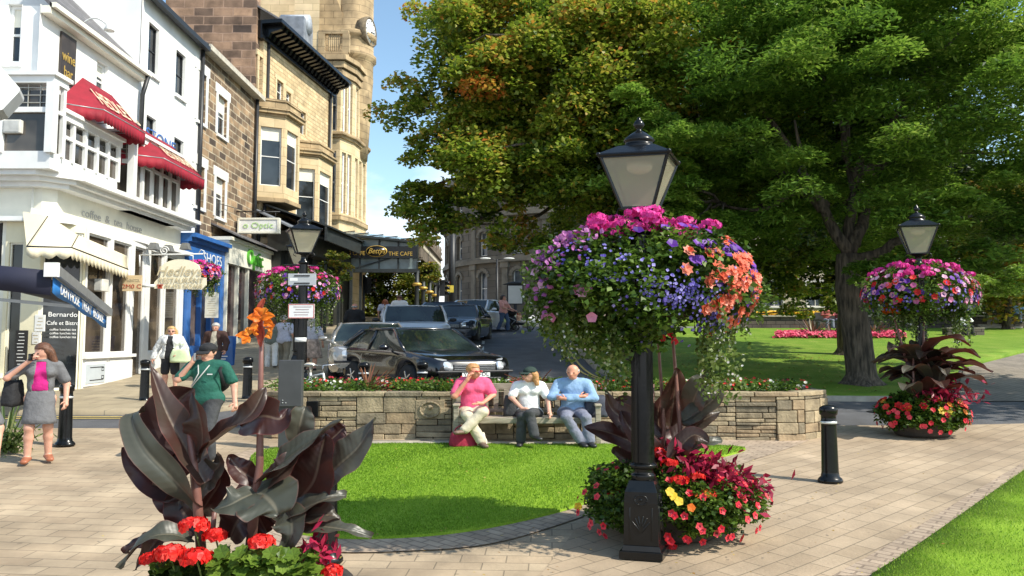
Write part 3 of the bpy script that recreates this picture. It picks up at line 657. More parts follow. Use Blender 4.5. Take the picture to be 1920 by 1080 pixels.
dm = MB(); dm.tube([FDD.p(.42, eaveD - .1, .1), FDD.p(.42, 9, .1), FDD.p(.2, 8.4, .2), FDD.p(-.2, 7.9, .15), FDD.p(-.25, 6, .15)], .085, 8); D_.wpart('downpipe', dm, IRON); dm = MB(); dm.tube([FDD.p(LD - .5, eaveD, .12), FDD.p(LD - .5, 6, .12)], .085, 8); D_.wpart('downpipe', dm, IRON)
def baywin(th, f, s0, s1, z0, z1, out, cant, winz, wallm=ASHLAR, frames=WHITEP, topm=ASHLAR2):
    """canted bay: facets; every facet gets a window"""
    pts = [f.p(s0, 0), f.p(s0 + cant, 0, out), f.p(s1 - cant, 0, out), f.p(s1, 0)]
    bay = MB(); par = None; facs = []
    for i in range(3):
        a, b = pts[i], pts[i + 1]; d = b - a; fc = Facade(a.x, a.y, d.x, d.y); L = d.length
        if fc.n.dot(f.n) < 0: fc.n = -fc.n
        m = .2 if i == 1 else .18
        hs = [fc.hole(m, L - m, wz0, wz1) for wz0, wz1 in winz]; fc.wall(bay, 0, L, z0, z1); facs.append((fc, hs))
    o = th.wpart('bay', bay, wallm)
    for fc, hs in facs:
        for h in hs: fc.window(th, h, fw=.06, bars=(1, 2), sill=False, blind=.2).parent = o
    t = T0_ = MB()
    def ring(z_0, z_1, e, t=None): 
        q = [f.p(s0 - e, 0), f.p(s0 + cant - e * .5, 0, out + e), f.p(s1 - cant + e * .5, 0, out + e), f.p(s1 + e, 0)]; (t or T0_).prism([(v.x, v.y) for v in q], z_0, z_1)
    ring(z1, z1 + .12, .05); ring(z1 + .12, z1 + .28, .2); ring(z1 + .28, z1 + .36, .28); ring(z1 + .36, z1 + .75, .02); ring(z1 + .75, z1 + .85, .08); th.wpart('cornice', t, topm, parent=o); t = MB(); ring(z0 - .2, z0, .1, t); th.wpart('sill_course', t, topm, parent=o)
    return o
s0, zt = FDD.px(484, 218); s1, _ = FDD.px(553, 270); zb = FDD.px(500, 388)[1]; zt2 = FDD.px(486, 245)[1]
baywin(D_, FDD, -.35, 2.75, zb + .3, zt2 + .75, 1.1, .75, [(zb + .9, zt2 + .2)])
zb3 = FDD.px(570, 470)[1]
baywin(D_, FDD, 3.6, 7.0, zb - .9, FDD.px(560, 308)[1] + .35, 1.1, .75, [(zb - .4, FDD.px(560, 322)[1] + .1)])
# shop below D: slate pent roof, dark front
gd = Hf(-11, 40) - .4
zp = FDD.px(500, 402)[1]
pr = MB(); pr.slab([FDD.p(-.8, zp + .1, 0), FDD.p(LD + .3, zp + .1, 0), FDD.p(LD + .3, zp - 1.0, 2.3), FDD.p(-.8, zp - 1.0, 2.3)], (0, 0, -.08)); D_.wpart('pent_roof', pr, LEAD)
pf = MB(); FDD.bx(pf, -.6, LD + .2, zp - 2.0, zp - 1.05, .8, 2.2); FDD.bx(pf, -.4, LD, gd, zp - 2.0, .02, 1.4)
for q in range(7): FDD.bx(pf, q * 1.35, q * 1.35 + .16, gd, zp - 2.0, 1.4, 1.6)
D_.wpart('shopfront', pf, M('dark_green_shop', (.03, .032, .028), .4, .3, 3))
pf = MB(); pf.prism([(b0.x - 1.0, b0.y - .22), (b0.x + 1.35, b0.y - .22), (b0.x + 1.35, b0.y - .01), (b0.x - 1, b0.y - .01)], gd, zp - 1.3); D_.wpart('side_wall', pf, TSTONE)
# ---- E: tall hotel with clock turret
E_ = Thing('clock_hotel', 'tall golden ashlar building with bay windows and round clock turret', 'building', -10.5, 46)
plan = [(-13.5, 45.0), (at(597, 300, 45.4).x, 45.0), (at(640, 300, 45.4).x, 45.0), (at(664, 300, 46.5).x, 46.3), (at(688, 300, 49).x, 49.0), (-14, 60), (-20, 60), (-20, 45.0)]
zE = 27.0
eb = MB(); par = []
fE = []
for i in range(4):
    a, b = plan[i], plan[i + 1]; fc = Facade(a[0], a[1], b[0] - a[0], b[1] - a[1]); Lh = math.hypot(b[0] - a[0], b[1] - a[1]); fE.append((fc, Lh))
lev = [(FE_z0, FE_z1) for FE_z0, FE_z1 in ((at(620, 398, 45).z, at(620, 283, 45).z), (at(620, 245, 45).z, at(620, 146, 45).z), (at(620, 60, 45).z + 3, at(620, 0, 45).z + 3))]
wins = []
for i, (fc, Lh) in enumerate(fE):
    if i == 0: continue
    ws = {1: [(.16 * Lh, .84 * Lh)], 2: [(.15 * Lh, .45 * Lh), (.55 * Lh, .85 * Lh)], 3: [(.12 * Lh, .32 * Lh), (.42 * Lh, .6 * Lh), (.7 * Lh, .9 * Lh)]}[i]
    for a, b in ws:
        for z0, z1 in lev[:2]: wins.append((fc, fc.hole(a, b, z0, z1)))
for fc, Lh in fE: fc.wall(eb, 0, Lh, 0, zE if fc is fE[0][0] else at(620, 112, 45).z, depth=.25)
zEt = at(620, 112, 45).z
eb.prism([(p[0] - .3, p[1] + .3) if 0 < i < 5 else p for i, p in enumerate(plan)], 0, zEt - .01)
eb.prism([(-20, 47.2), (at(600, 0, 47).x, 47.2), (at(652, 0, 47).x, 47.2), (at(652, 0, 47).x - .6, 58), (-20, 58)], zEt - .5, zE)
E_.wpart('wall', eb, ASHLAR)
for fc, h in wins: fc.window(E_, h, fw=.12, bars=(1, 2), depth=.22, sill=False, glass=glassmat('pale_window_glass', (.10, .13, .17), .08))
cn = MB()
for zz, hh, e in ((zEt - 1.0, .25, .12), (zEt - .1, .3, .35), (zEt - .55, .4, .2), (at(620, 258, 45).z, .35, .12), (at(620, 262, 45).z + .3, .16, .25), (at(620, 412, 45).z, .3, .15), (at(620, 135, 45).z, .14, .1)):
    pp = []
    for i, (x, y) in enumerate(plan[:6]): pp.append((x + (e if i in (2, 3, 4, 5) else (-.0)), y - (e if i < 4 else 0)))
    cn.prism(pp + [(-15, 58), (-14, 46)], zz, zz + hh)
E_.wpart('cornice', cn, ASHLAR2)
bal = MB(); x0 = at(600, 0, 45).x + .1; x1 = at(650, 0, 45).x; 
bal.box(((x0 + x1) / 2, 45.1, zEt + .35), (x1 - x0 + .3, .35, .3)); bal.box(((x0 + x1) / 2, 45.1, zEt + 1.75), (x1 - x0 + .3, .3, .22))
for q in (x0 - .05, x1 - .1): bal.box((q + .1, 45.1, zEt + 1.05), (.42, .3, 1.2))
for i in range(6): bal.lathe([(.05, 0), (.09, .1), (.05, .3), (.11, .75), (.05, 1.05), (.09, 1.2)], 8, (x0 + .5 + i * (x1 - x0 - .95) / 5, 45.1, zEt + .5))
E_.wpart('balustrade', bal, ASHLAR2)
gb = MB(); gb.slab([(x0 - 1.5, 47.1, zEt + 8.5), (x0 - 1.5, 47.1, zEt + 1), (x1 + .3, 47.1, zEt + 1), (x0 - .9, 47.1, zEt + 8.5)], (0, .5, 0)); E_.wpart('gable', gb, ASHLAR2)
tu = MB(); tc_ = (at(664, 50, 48.3).x, 48.3)
tu.lathe([(1.0, zEt - 5.5), (1.15, zEt - 3), (1.3, zEt - .3), (1.3, zEt + 1.0), (1.5, zEt + 1.15), (1.5, zEt + 1.4), (1.32, zEt + 1.5), (1.3, zEt + 2.4), (1.5, zEt + 2.5), (1.5, zEt + 2.75), (1.28, zEt + 2.9), (1.28, zEt + 6.6), (1.5, zEt + 6.8), (1.35, zEt + 7.0), (1.35, zEt + 8.1), (1.65, zEt + 8.3), (1.7, zEt + 8.8), (1.2, zEt + 12)], 18, (*tc_, 0))
tur = E_.wpart('turret', tu, ASHLAR2)
ck = MB(); cp = at(677, 50, 47.0); q = Vector((.975, -.22, 0)).normalized().to_track_quat('Z', 'Y').to_matrix()
ctr = Vector((tc_[0] + 1.12, tc_[1] - .45, cp.z))
ck.lathe([(.98, -.5), (.98, .1), (.84, .12), (.84, .05)], 24, ctr, mtx=q); ckr = E_.wpart('clock_surround', ck, M('dark_carved_stone', (.17, .13, .08), .8, .4, 6, bump=.6), parent=tur)
ck = MB(); ck.lathe([(.80, .06), (.80, .09)], 24, ctr, mtx=q); E_.wpart('clock_face', ck, WHITEP, parent=tur)
ck = MB()
for ang, L in ((R(80), .6), (R(160), .42)):
    d = q @ Vector((math.cos(ang) * 0 + math.sin(ang), math.cos(ang), 0)); ck.bar(ctr + q @ Vector((0, 0, .11)), ctr + q @ Vector((0, 0, .11)) + d * L, .06, .02)
for i in range(12): d = q @ Vector((math.sin(i * R(30)), math.cos(i * R(30)), 0)); ck.bar(ctr + q @ Vector((0, 0, .11)) + d * .62, ctr + q @ Vector((0, 0, .11)) + d * .74, .05, .02)
E_.wpart('clock_hands', ck, IRON, parent=tur)
# ---------------------------------------------------------------- awnings, signs and fittings on the street front
RED = M('red_canvas', (.27, .008, .022), .75, .2, 3, bump=.2, bscale=12)
CREAMC = M('cream_canvas', (.74, .66, .47), .75, .07, 2, bump=.15, bscale=10)
NAVY = M('navy_canvas', (.012, .014, .035), .75, .2, 2)
BLUEC = M('bright_blue_canvas', (.03, .20, .55), .6, .1, 3)
WLET = M('white_letters', (.8, .8, .78), .5, .03, 3)
GOLD = M('gold_letters', (.62, .40, .08), .35, .1, 5, metal=.3)
def scallop(mb, a, b, h, n, dep=.06):
    """valance hanging from a to b, lower edge in scallops"""
    a = Vector(a); b = Vector(b); up = []; lo = []
    m = n * 4
    for i in range(m + 1):
        p = a + (b - a) * i / m; up.append(p); lo.append(p - Vector((0, 0, h - dep + dep * abs(math.sin(math.pi * i / 4)))))
    mb.grid([up, lo])
def solid(o, t=.012):
    s = o.modifiers.new('thick', 'SOLIDIFY'); s.thickness = t; s.offset = 0
def awning(name, label, Xw, Xf, y0, y1, ztop, zbot, val, mat, hip=.9, back=.1, group=None, n=14):
    T = Thing(name, label, 'awning', Xw, (y0 + y1) / 2, ztop, group=group)
    mb = MB(); t0 = (Xw, y0 + hip * .55, ztop); t1 = (Xw, y1 - hip * .3, ztop); f0 = (Xf, y0, zbot); f1 = (Xf, y1, zbot); w0 = (Xw, y0 - back, zbot); w1 = (Xw, y1, zbot)
    N = 14
    def lerp(a, b, t): return tuple(a[i] + (b[i] - a[i]) * t for i in range(3))
    rows = []
    for j in range(7):
        a = lerp(t0, f0, j / 6); b = lerp(t1, f1, j / 6); sag = -.05 * math.sin(math.pi * j / 6)
        rows.append([tuple(Vector(lerp(a, b, i / N)) + Vector((0, 0, sag))) for i in range(N + 1)])
    mb.grid(rows); mb.add([w0, f0, t0], [(0, 1, 2)]); mb.add([f1, w1, t1], [(0, 1, 2)])
    c = T.wpart('canopy', mb, mat); solid(c)
    v = MB(); scallop(v, f0, f1, val, n); scallop(v, w0, f0, val, 5); scallop(v, f1, w1, val, 5); solid(T.wpart('valance', v, mat))
    fr = MB()
    fr.tube([f0, f1], .018, 6); fr.tube([w0, f0], .018, 6); fr.tube([w1, f1], .018, 6)
    for y in (y0 + .35, (y0 + y1) / 2, y1 - .35): fr.tube([(Xw, y, zbot - .05), (Xf + .02, y, zbot)], .015, 6); fr.tube([(Xw, y, zbot + .15), (Xf + .02, y, zbot)], .012, 6)
    T.wpart('frame', fr, ALU)
    T.slope = math.atan2(ztop - zbot, Xf - Xw); T.f = (Xw, Xf, y0, y1, ztop, zbot)
    return T
a1t = at(134, 155, 20.8).z; a1b = at(178, 208, 20.0).z
AW1 = awning('red_awning', 'red hipped awning lettered HEDLEYS over the first floor bay', -12.0, -11.1, 19.9, 22.2, a1t, a1b, .36, RED, back=.65)
def slopetext(T, body, yc, fr, size, mat, sx=1):
    Xw, Xf, y0, y1, zt, zb = T.f; x = Xw + (Xf - Xw) * fr; z = zt + (zb - zt) * fr
    n = Vector((zt - zb, 0, Xf - Xw)).normalized()
    up = Vector((0, 1, 0)).cross(n) * -1
    if up.z < 0: up = -up
    m = Matrix((Vector((0, 1, 0)), up, n)).transposed()
    return text('lettering', body, size, mat, T.o, Vector((x, yc, z)) + n * .03, m.to_euler(), T.loc, sx=sx)
PALE = M('cream_letters', (.75, .62, .42), .6, .05, 4)
slopetext(AW1, 'HEDLEYS', 21.2, .62, .84, PALE, .66)
a2t = at(258, 250, 23.7).z; a2b = at(310, 304, 23.4).z
AW2 = awning('red_awning', 'red hipped awning lettered RESTAURANT beside the blue shop front', -11.9, -10.85, 22.9, 26.0, a2t + .1, a2b, .36, RED, back=.7)
slopetext(AW2, 'RESTAURANT', 24.85, .62, .78, PALE, .50)
# cream corner awning
CA = Thing('cream_awning', 'cream corner awning with scalloped valance over the ground floor window', 'awning', -12.2, 18.9, 4)
T0, T1, T2, T3 = at(43, 397, 18.8), at(90, 405, 18.6), at(122, 428, 19.35), onX(238, 480, -11.33)
T2b = onX(147, 441, -11.2); T2 = T2b
B0, B1, B2 = at(50, 462, 17.9), at(134, 464, 18.3), at(240, 505, 21.6)
mb = MB()
def quadgrid(a, b, c, d, n=8): return [[a.lerp(b, i / n).lerp(d.lerp(c, i / n), j / n) - Vector((0, 0, .03 * math.sin(math.pi * j / n))) for i in range(n + 1)] for j in range(n + 1)]
mb.add([T0, T1, B0], [(0, 2, 1)]); mb.grid(quadgrid(T1, T2, B1, B0)); mb.grid(quadgrid(T2b, T3, B2, B1)); mb.add([T3, B2, Vector((T3.x, T3.y, B2.z))], [(0, 1, 2)])
solid(CA.wpart('canopy', mb, CREAMC)); mb = MB(); scallop(mb, B0, B1, .30, 3, .1); scallop(mb, B1, B2, .30, 16, .1); solid(CA.wpart('valance', mb, CREAMC))
fr = MB(); fr.tube([B0, B1, B2], .02, 6); fr.tube([T2, B1], .012, 6); fr.tube([T1 - Vector((0, 0, .0)), B0], .012, 6); CA.wpart('frame', fr, IRON)
# navy awning with bright blue lettered valance
NA = Thing('navy_awning', 'navy folding arm awning with grey front rail and bright blue lettered valance', 'awning', -11, 14, 3.6)
r0, r1 = at(100, 508, 12.6), at(200, 585, 17.0)
w0_, w1_ = Vector((-13.2, 12.6, r0.z + .55)), Vector((-13.2, 17.6, r1.z + .9))
mb = MB(); mb.grid(quadgrid(w0_, w1_, r1, r0)); solid(NA.wpart('canopy', mb, NAVY))
mb = MB(); sv = [(r0 + Vector((0, -.05, 0))).lerp(w0_, i / 6) for i in range(7)]; mb.grid([sv, [v - Vector((0, 0, .42)) for v in sv]]); solid(NA.wpart('side_flap', mb, NAVY))
mb = MB(); dd = (r1 - r0).normalized(); sd_ = Vector((-dd.y, dd.x, 0)) * -1
mb.bar(r0 - dd * .06, r1 + dd * .1, .2, .17); NA.wpart('front_rail', mb, ALU)
mb = MB(); mb.box(r0 - dd * .1, (.22, .08, .24)); NA.wpart('rail_cap', mb, WHITEP)
mb = MB(); vt = [r0.lerp(r1, i / 12) + sd_ * .0 - Vector((0, 0, .1)) for i in range(13)]; mb.grid([vt, [v - Vector((0, 0, .27 + .02 * math.sin(i * 1.3))) for i, v in enumerate(vt)]]); vo = NA.wpart('valance', mb, BLUEC); solid(vo)
xv = dd; zv = Vector((dd.y, -dd.x, 0)).normalized(); yv = zv.cross(xv)
text('lettering', "DEN HOSE  TREAT  BLOUSE", .25, WLET, NA.o, r0.lerp(r1, .5) - Vector((0, 0, .24)) + zv * .02, Matrix((xv, yv, zv)).transposed().to_euler(), NA.loc, sx=1.22)
mb = MB(); mb.bar(w1_ - Vector((-.2, 0, .5)), r0.lerp(r1, .75) - Vector((0, 0, .1)), .07); mb.bar(w0_ + Vector((.2, .6, -.5)), r0.lerp(r1, .3) - Vector((0, 0, .1)), .07); NA.wpart('arm', mb, ALU)
# pale grey canopy corner at the picture edge
PG = Thing('grey_awning', 'pale grey canvas canopy corner at the top of the restaurant front', 'awning', -10.5, 13, 7)
p = [at(-120, 60, 13.5), at(-10, 112, 14.5), at(37, 165, 14.8), at(36, 172, 14.7), at(5, 205, 14.0), at(-120, 240, 13)]
mb = MB(); mb.slab(p, (-.5, .9, .1)); PG.wpart('canopy', mb, M('pale_grey_canvas', (.52, .53, .52), .7, .08, 2))
fr = MB(); fr.tube([at(-120, 62, 13.6), (-12.4, 15.2, 7.4)], .03, 6); PG.wpart('arm', fr, ALU)
# hanging restaurant sign
HS = Thing('hanging_sign', 'cream arched hanging sign of the restaurant with its telephone number', 'sign', -10.5, 22, 3)
ds = 22.0
def sp(px, py): return at(px, py, ds)
pts = [(289, 541)] + [(289, 530), (293, 525), (300, 520), (303, 505)] + [(338 - 37 * math.cos(R(t)), 506 - 20 * math.sin(R(t))) for t in range(10, 180, 15)] + [(375, 520), (386, 521), (386, 535), (378, 543)]
mb = MB(); mb.slab([sp(*q) for q in pts], (0, .06, 0)); HS.wpart('board', mb, M('cream_sign_paint', (.80, .74, .56), .5, .05, 3))
DKL = M('faded_brown_letters', (.52, .44, .28), .6, .1, 6)
text('lettering', 'Hedleys', .40, DKL, HS.o, sp(336, 509) - Vector((0, .02, 0)), (R(90), 0, 0), HS.loc, sx=1.05, shear=.3)
text('lettering', 'RESTAURANT', .215, DKL, HS.o, sp(340, 526) - Vector((0, .02, 0)), (R(90), 0, 0), HS.loc, sx=1.0)
text('lettering', '01423 562468', .19, DKL, HS.o, sp(345, 537) - Vector((0, .02, 0)), (R(90), 0, 0), HS.loc, sx=1.0)
mb = MB(); q = sp(300, 537); mb.box(q + Vector((0, -.01, -.03)), (.13, .02, .07)); mb.box(q + Vector((0, -.01, .04)), (.17, .02, .035)); mb.box(q + Vector((0, -.01, .01)), (.05, .02, .06)); HS.wpart('telephone_symbol', mb, M('dark_red_letters', (.4, .06, .03), .6))
mb = MB(); mb.tube([sp(262, 478), sp(381, 476)], .022, 6); mb.tube([sp(262, 478), sp(262, 500)], .022, 6)
mb.tube([sp(308 + (1 - t / 14) * 9 * math.cos(t), 470 - (1 - t / 14) * 9 * math.sin(t)) for t in np.arange(0, 12, .5)], .014, 5); mb.tube([sp(381, 476), sp(383, 471), sp(377, 468), sp(373, 474)], .014, 5)
for x in (313, 362): mb.tube([sp(x, 477), sp(x, 490)], .012, 5)
HS.wpart('bracket', mb, WHITEP)
mb = MB(); mb.tube([sp(262, 536), sp(290, 536)], .05, 6); HS.wpart('bar', mb, WHITEP)
# white projecting sign further up
WS = Thing('projecting_sign', 'white box sign with pale green lettering on an iron bar', 'sign', -10.5, 33, 6)
q0, q1 = at(447, 438, 33), at(525, 409, 33)
mb = MB(); mb.box(((q0.x + q1.x) / 2, 33, (q0.z + q1.z) / 2), (q1.x - q0.x - .12, .2, q1.z - q0.z - .12)); WS.wpart('panel', mb, WHITEP)
mb = MB()
for z in (q0.z + .04, q1.z - .04): mb.box(((q0.x + q1.x) / 2, 33, z), (q1.x - q0.x, .26, .08))
for x in (q0.x + .04, q1.x - .04): mb.box((x, 33, (q0.z + q1.z) / 2), (.08, .26, q1.z - q0.z - .16))
WS.wpart('frame', mb, CREAMP)
text('lettering', 'o Optic', .36, M('pale_green_letters', (.45, .68, .25), .5), WS.o, Vector(((q0.x + q1.x) / 2, 32.88, (q0.z + q1.z) / 2)), (R(90), 0, 0), WS.loc, sx=1.2)
mb = MB(); z = at(480, 397, 33).z; mb.tube([(XA, 33, z), (q1.x, 33, z)], .03, 6); mb.tube([(XA, 31, z), (q0.x + .4, 33, z)], .015, 5)
for x in (q0.x + .3, q1.x - .2): mb.tube([(x, 33, z), (x, 33, q1.z)], .015, 5)
WS.wpart('bracket', mb, IRON)
# wine bar board
WB = Thing('wall_board', 'black wall board with gold wine bar lettering between upper windows', 'sign', XA, 20, 9)
a_, z1 = FA.px(112, 58); b_, _ = FA.px(139, 80); z0 = FA.px(112, 150)[1]
mb = MB(); FA.bx(mb, a_, b_, z0, z1, .01, .07); WB.wpart('board', mb, M('black_board', (.05, .04, .035), .5, .3, 4))
yy = yA0 + (a_ + b_) / 2
text('lettering', 'wine', .42, GOLD, WB.o, (XA + .08, yy, z0 + (z1 - z0) * .52), (R(90), 0, R(90)), WB.loc, sx=.75)
text('lettering', 'bar', .42, GOLD, WB.o, (XA + .08, yy, z0 + (z1 - z0) * .2), (R(90), 0, R(90)), WB.loc, sx=.75)
# swan neck lamps and floodlights
for i, (a, b, d, lab) in enumerate([((150, 48), (205, 50), 21.5, 'white swan neck lamp reaching over the gutter above the wine board'), ((262, 130), (244, 128), 23.5, 'white bracket lamp at the gutter end beside the downpipe')]):
    L = Thing('wall_lamp', lab, 'lamp', XA + .5, d, at(*a, d).z, group='swan neck lamps on the restaurant')
    A0 = at(*a, d); B0_ = at(*b, d)
    mb = MB(); mb.tube([A0 + (B0_ - A0) * t + Vector((0, 0, .25 * math.sin(math.pi * t))) for t in np.linspace(0, 1, 9)], .025, 6); L.wpart('arm', mb, WHITEP)
    mb = MB(); mb.lathe([(.02, .1), (.07, .04), (.15, -.12), (.13, -.13)], 10, B0_); L.wpart('lamp_shade', mb, WHITEP)
for i, (px, py) in enumerate(((289, 462), (316, 466), (348, 462))):
    d = 23.3 + i * .8; c = at(px, py, d)
    L = Thing('floodlight', 'small grey floodlight on the shop cornice above hanging sign', 'lamp', c.x, c.y, c.z, group='floodlights on the shop cornice')
    mb = MB(); mb.box(c, (.3, .3, .22), top=.6); L.wpart('housing', mb, M('grey_lamp_housing', (.16, .16, .15), .5))
    mb = MB(); mb.tube([c + Vector((-.15, 0, .05)), c + Vector((-.7, .1, .12)), Vector((-11.7, c.y + .2, c.z + .05))], .02, 6); L.wpart('arm', mb, WHITEP)
for px, py, d, lab in ((30, 240, 18.4, 'white box loudspeaker hanging in first floor bay'), (183, 535, 20.5, 'pale box loudspeaker hanging under the cream awning')):
    c = at(px, py, d); L = Thing('loudspeaker', lab, 'loudspeaker', c.x, c.y, c.z)
    mb = MB(); mb.box(c, (.44, .34, .34)); L.wpart('case', mb, M('ivory_plastic', (.62, .60, .54), .5), bevel=.02)
    mb = MB(); mb.box(c + Vector((.0, -.174, 0)), (.36, .006, .27)); L.wpart('grille', mb, M('pale_grille', (.5, .5, .47), .7))
    mb = MB(); mb.tube([c + Vector((0, 0, .17)), c + Vector((0, 0, .4))], .02, 6); L.wpart('bracket', mb, IRON)
# cream boards in the shop window
for px, lab in ((235, 'cream board with brown writing hanging in the shop bay window'),):
    c = at(248, 531, 21.6); L = Thing('window_board', lab, 'sign', c.x, c.y, c.z)
    mb = MB(); mb.box(c, (.55, .04, .46)); L.wpart('board', mb, M('tan_board', (.62, .47, .27), .6, .1, 4))
    text('lettering', 'Fiesta', .17, DKL, L.o, c + Vector((0, -.025, .1)), (R(90), 0, 0), L.loc, sx=1.2); text('lettering', '2M0 C', .17, M('dark_red_letters', (.4, .06, .03)), L.o, c + Vector((0, -.025, -.1)), (R(90), 0, 0), L.loc, sx=1.2)
# things seen in the shop window: menus, chalk boards, chair
for i, (px, py, w, h, d, mt, lab) in enumerate([(40, 655, .3, .95, 18.75, DARK, 'narrow chalk board with white scribble on the cream wall'), (75, 606, .26, .42, 18.9, WHITEP, 'white notice in the doorway glass, the upper one'), (68, 634, .2, .3, 18.9, WHITEP, 'white notice in the doorway glass, the lower one'),
        (397, 572, .5, .95, 27.6, CREAMP, 'framed menu on the blue shop pilaster')]):
    c = at(px, py, d); L = Thing('notice_board', lab, 'notice', c.x, c.y, c.z)
    mb = MB(); mb.box(c, (w, .03, h)); L.wpart('board', mb, mt, bevel=.005)
    mb = MB()
    for k in range(int(h / .09)): mb.box(c + Vector((random.uniform(-.02, .02), -.017, h / 2 - .08 - k * .085)), (w * random.uniform(.4, .75), .004, .018))
    L.wpart('lettering', mb, WHITEP if mt is DARK else DKL)
c = at(118, 590, 19.05); L = Thing('window_lettering', 'white cafe name and lines lettered on the glass door', 'lettering', c.x, c.y, c.z)
text('lettering', 'Bernardo', .17, WLET, L.o, c + Vector((0, 0, .0)), (R(90), 0, R(30)), L.loc, sx=1.0)
text('lettering', 'Cafe et Bistro', .14, WLET, L.o, at(118, 606, 19.05), (R(90), 0, R(30)), L.loc, sx=.9)
for k in range(3): text('lettering', 'coffee lunches tea', .08, WLET, L.o, at(118, 618 + k * 7, 19.05), (R(90), 0, R(30)), L.loc, sx=1.0)
tp = at(188, 385, 21.9); TP = Thing('potted_topiary', 'clipped green bush in a cream pot on the balcony between red awnings', 'plant', tp.x, tp.y, tp.z)
mb = MB(); mb.lathe([(.16, 0), (.2, .05), (.23, .4), (.26, .42), (.26, .5), (.22, .5)], 14); TP.part('pot', mb, CREAMP)
n = 1600; P_ = rdir(n) * np.array([.27 * K, .27, .42]) * rng.uniform(.75, 1.03, (n, 1)) + np.array([0, 0, .88])
leafmesh('foliage', P_, rdir(n), rdir(n), .09, .05, leafmat('box_leaf', [(.03, .07, .01), (.09, .16, .02), (.16, .24, .04)]), parent=TP.o)
# chalk A board of the blue shop
c = ground(417, 688); AB = Thing('pavement_board', 'blue framed pavement chalk board behind the brown jacketed pedestrian', 'sign', c.x, c.y)
for s in (-1, 1):
    mb = MB(); mt = Matrix.Rotation(R(-9 * s), 3, 'X'); mb.box((0, s * .12, .52), (.56, .03, 1.04), mtx=mt); AB.part('frame', mb, BLUEP)
    mb = MB(); mb.box((0, s * (.12 + .017), .58), (.46, .01, .84), mtx=mt); AB.part('chalk_panel', mb, DARK)
mb = MB()
for k in range(8): mb.box((random.uniform(-.03, .03), -.145 - (.5 - k * .1) * -.155 * .0 - .085 + .0, .9 - k * .09), (.34 * random.uniform(.6, 1), .004, .03))
AB.part('chalk_writing', mb, WHITEP)
# ---------------------------------------------------------------- glazed iron canopy of the cafe
BC = Thing('cafe_canopy', 'black iron and glass canopy with gold lettering across the pavement', 'canopy', -7.3, 42.5)
IRONC = M('canopy_iron', (.025, .03, .03), .5, .3, 4); GGL = M('canopy_glass', (.26, .34, .34), .15, .2, 1.5)
yc0, yc1 = 42.0, 54.0
xl, xr = at(640, 470, yc0).x, at(783, 470, yc0).x
zt_ = at(783, 448, yc0).z; zb_ = at(783, 508, yc0).z
mb = MB(); mb.slab([(xl - 1, yc0 - .3, zt_ + .35), (xr, yc0 - .3, zt_ - .2), (xr, 46, zt_ + .45), (xl - 1, 46, zt_ + 1.1)], (0, 0, -.06)); mb.slab([(xl - 1, 46.02, zt_ + 1.1), (xr, 46.02, zt_ + .45), (xr, yc1, zt_), (xl - 1, yc1, zt_ + .55)], (0, 0, -.06)); BC.wpart('glass_roof', mb, GGL)
mb = MB()
for k in range(7): x = xl - 1 + (xr - xl + 1) * k / 6; mb.bar((x, yc0 - .3, zt_ + .40 - .55 * k / 6), (x, 46, zt_ + 1.15 - .65 * k / 6), .06)
mb.bar((xl - 1, yc0 - .33, zt_ + .33), (xr, yc0 - .33, zt_ - .22), .12); mb.bar((xl, yc0 - .1, zb_), (xr, yc0 - .1, zb_), .2); mb.bar((xl, yc0 - .1, zt_ - .75), (xr, yc0 - .1, zt_ - .75), .1)
for k in range(5): x = xl + (xr - xl) * k / 4; mb.bar((x, yc0 - .1, zb_), (x, yc0 - .1, zt_), .08)
mb.bar((xl + .3, yc0 - .08, zb_), (xr - .3, yc0 - .08, zt_ - .75), .07); mb.bar((xr, yc0, zb_), (xr, yc1, zb_), .18)
BC.wpart('iron_frame', mb, IRONC)
mb = MB(); mb.box(((xl + xr) / 2, yc0, (zb_ + zt_ - .75) / 2 - .05), (xr - xl - .1, .04, zt_ - .75 - zb_ - .2)); mb.box(((xl + xr) / 2, yc0, zt_ - .35), (xr - xl - .1, .04, .6)); BC.wpart('glass_front', mb, M('canopy_glass_front', (.20, .26, .26), .2, .3, 1.5))
sg0, sg1 = at(655, 484, yc0 - .25), at(776, 462, yc0 - .25)
mb = MB(); mb.box(((sg0.x + sg1.x) / 2, yc0 - .25, (sg0.z + sg1.z) / 2), (sg1.x - sg0.x + .3, .06, sg1.z - sg0.z)); BC.wpart('sign_board', mb, BLACK)
oc = at(706, 471, yc0 - .3); mb = MB(); mq = Matrix.Rotation(R(90), 3, 'X'); 
mb.lathe([(.52, -.03), (.52, .03), (.47, .035)], 24, oc, mtx=mq @ Matrix.Diagonal(Vector((1.15, .62, 1)))); ov = BC.wpart('oval_rim', mb, GOLD)
mb = MB(); mb.lathe([(.48, .03), (.48, .045)], 24, oc, mtx=mq @ Matrix.Diagonal(Vector((1.15, .62, 1)))); BC.wpart('oval_sign', mb, BLACK, parent=ov)
text('lettering', 'Bettys', .42, GOLD, BC.o, oc - Vector((0, .06, 0)), (R(90), 0, 0), BC.loc, shear=.4, sx=.9)
text('lettering', "'S CAFE", .32, GOLD, BC.o, at(668, 475, yc0 - .33), (R(90), 0, 0), BC.loc, sx=.95); text('lettering', 'THE CAFE', .32, GOLD, BC.o, at(751, 476, yc0 - .33), (R(90), 0, 0), BC.loc, sx=.95)
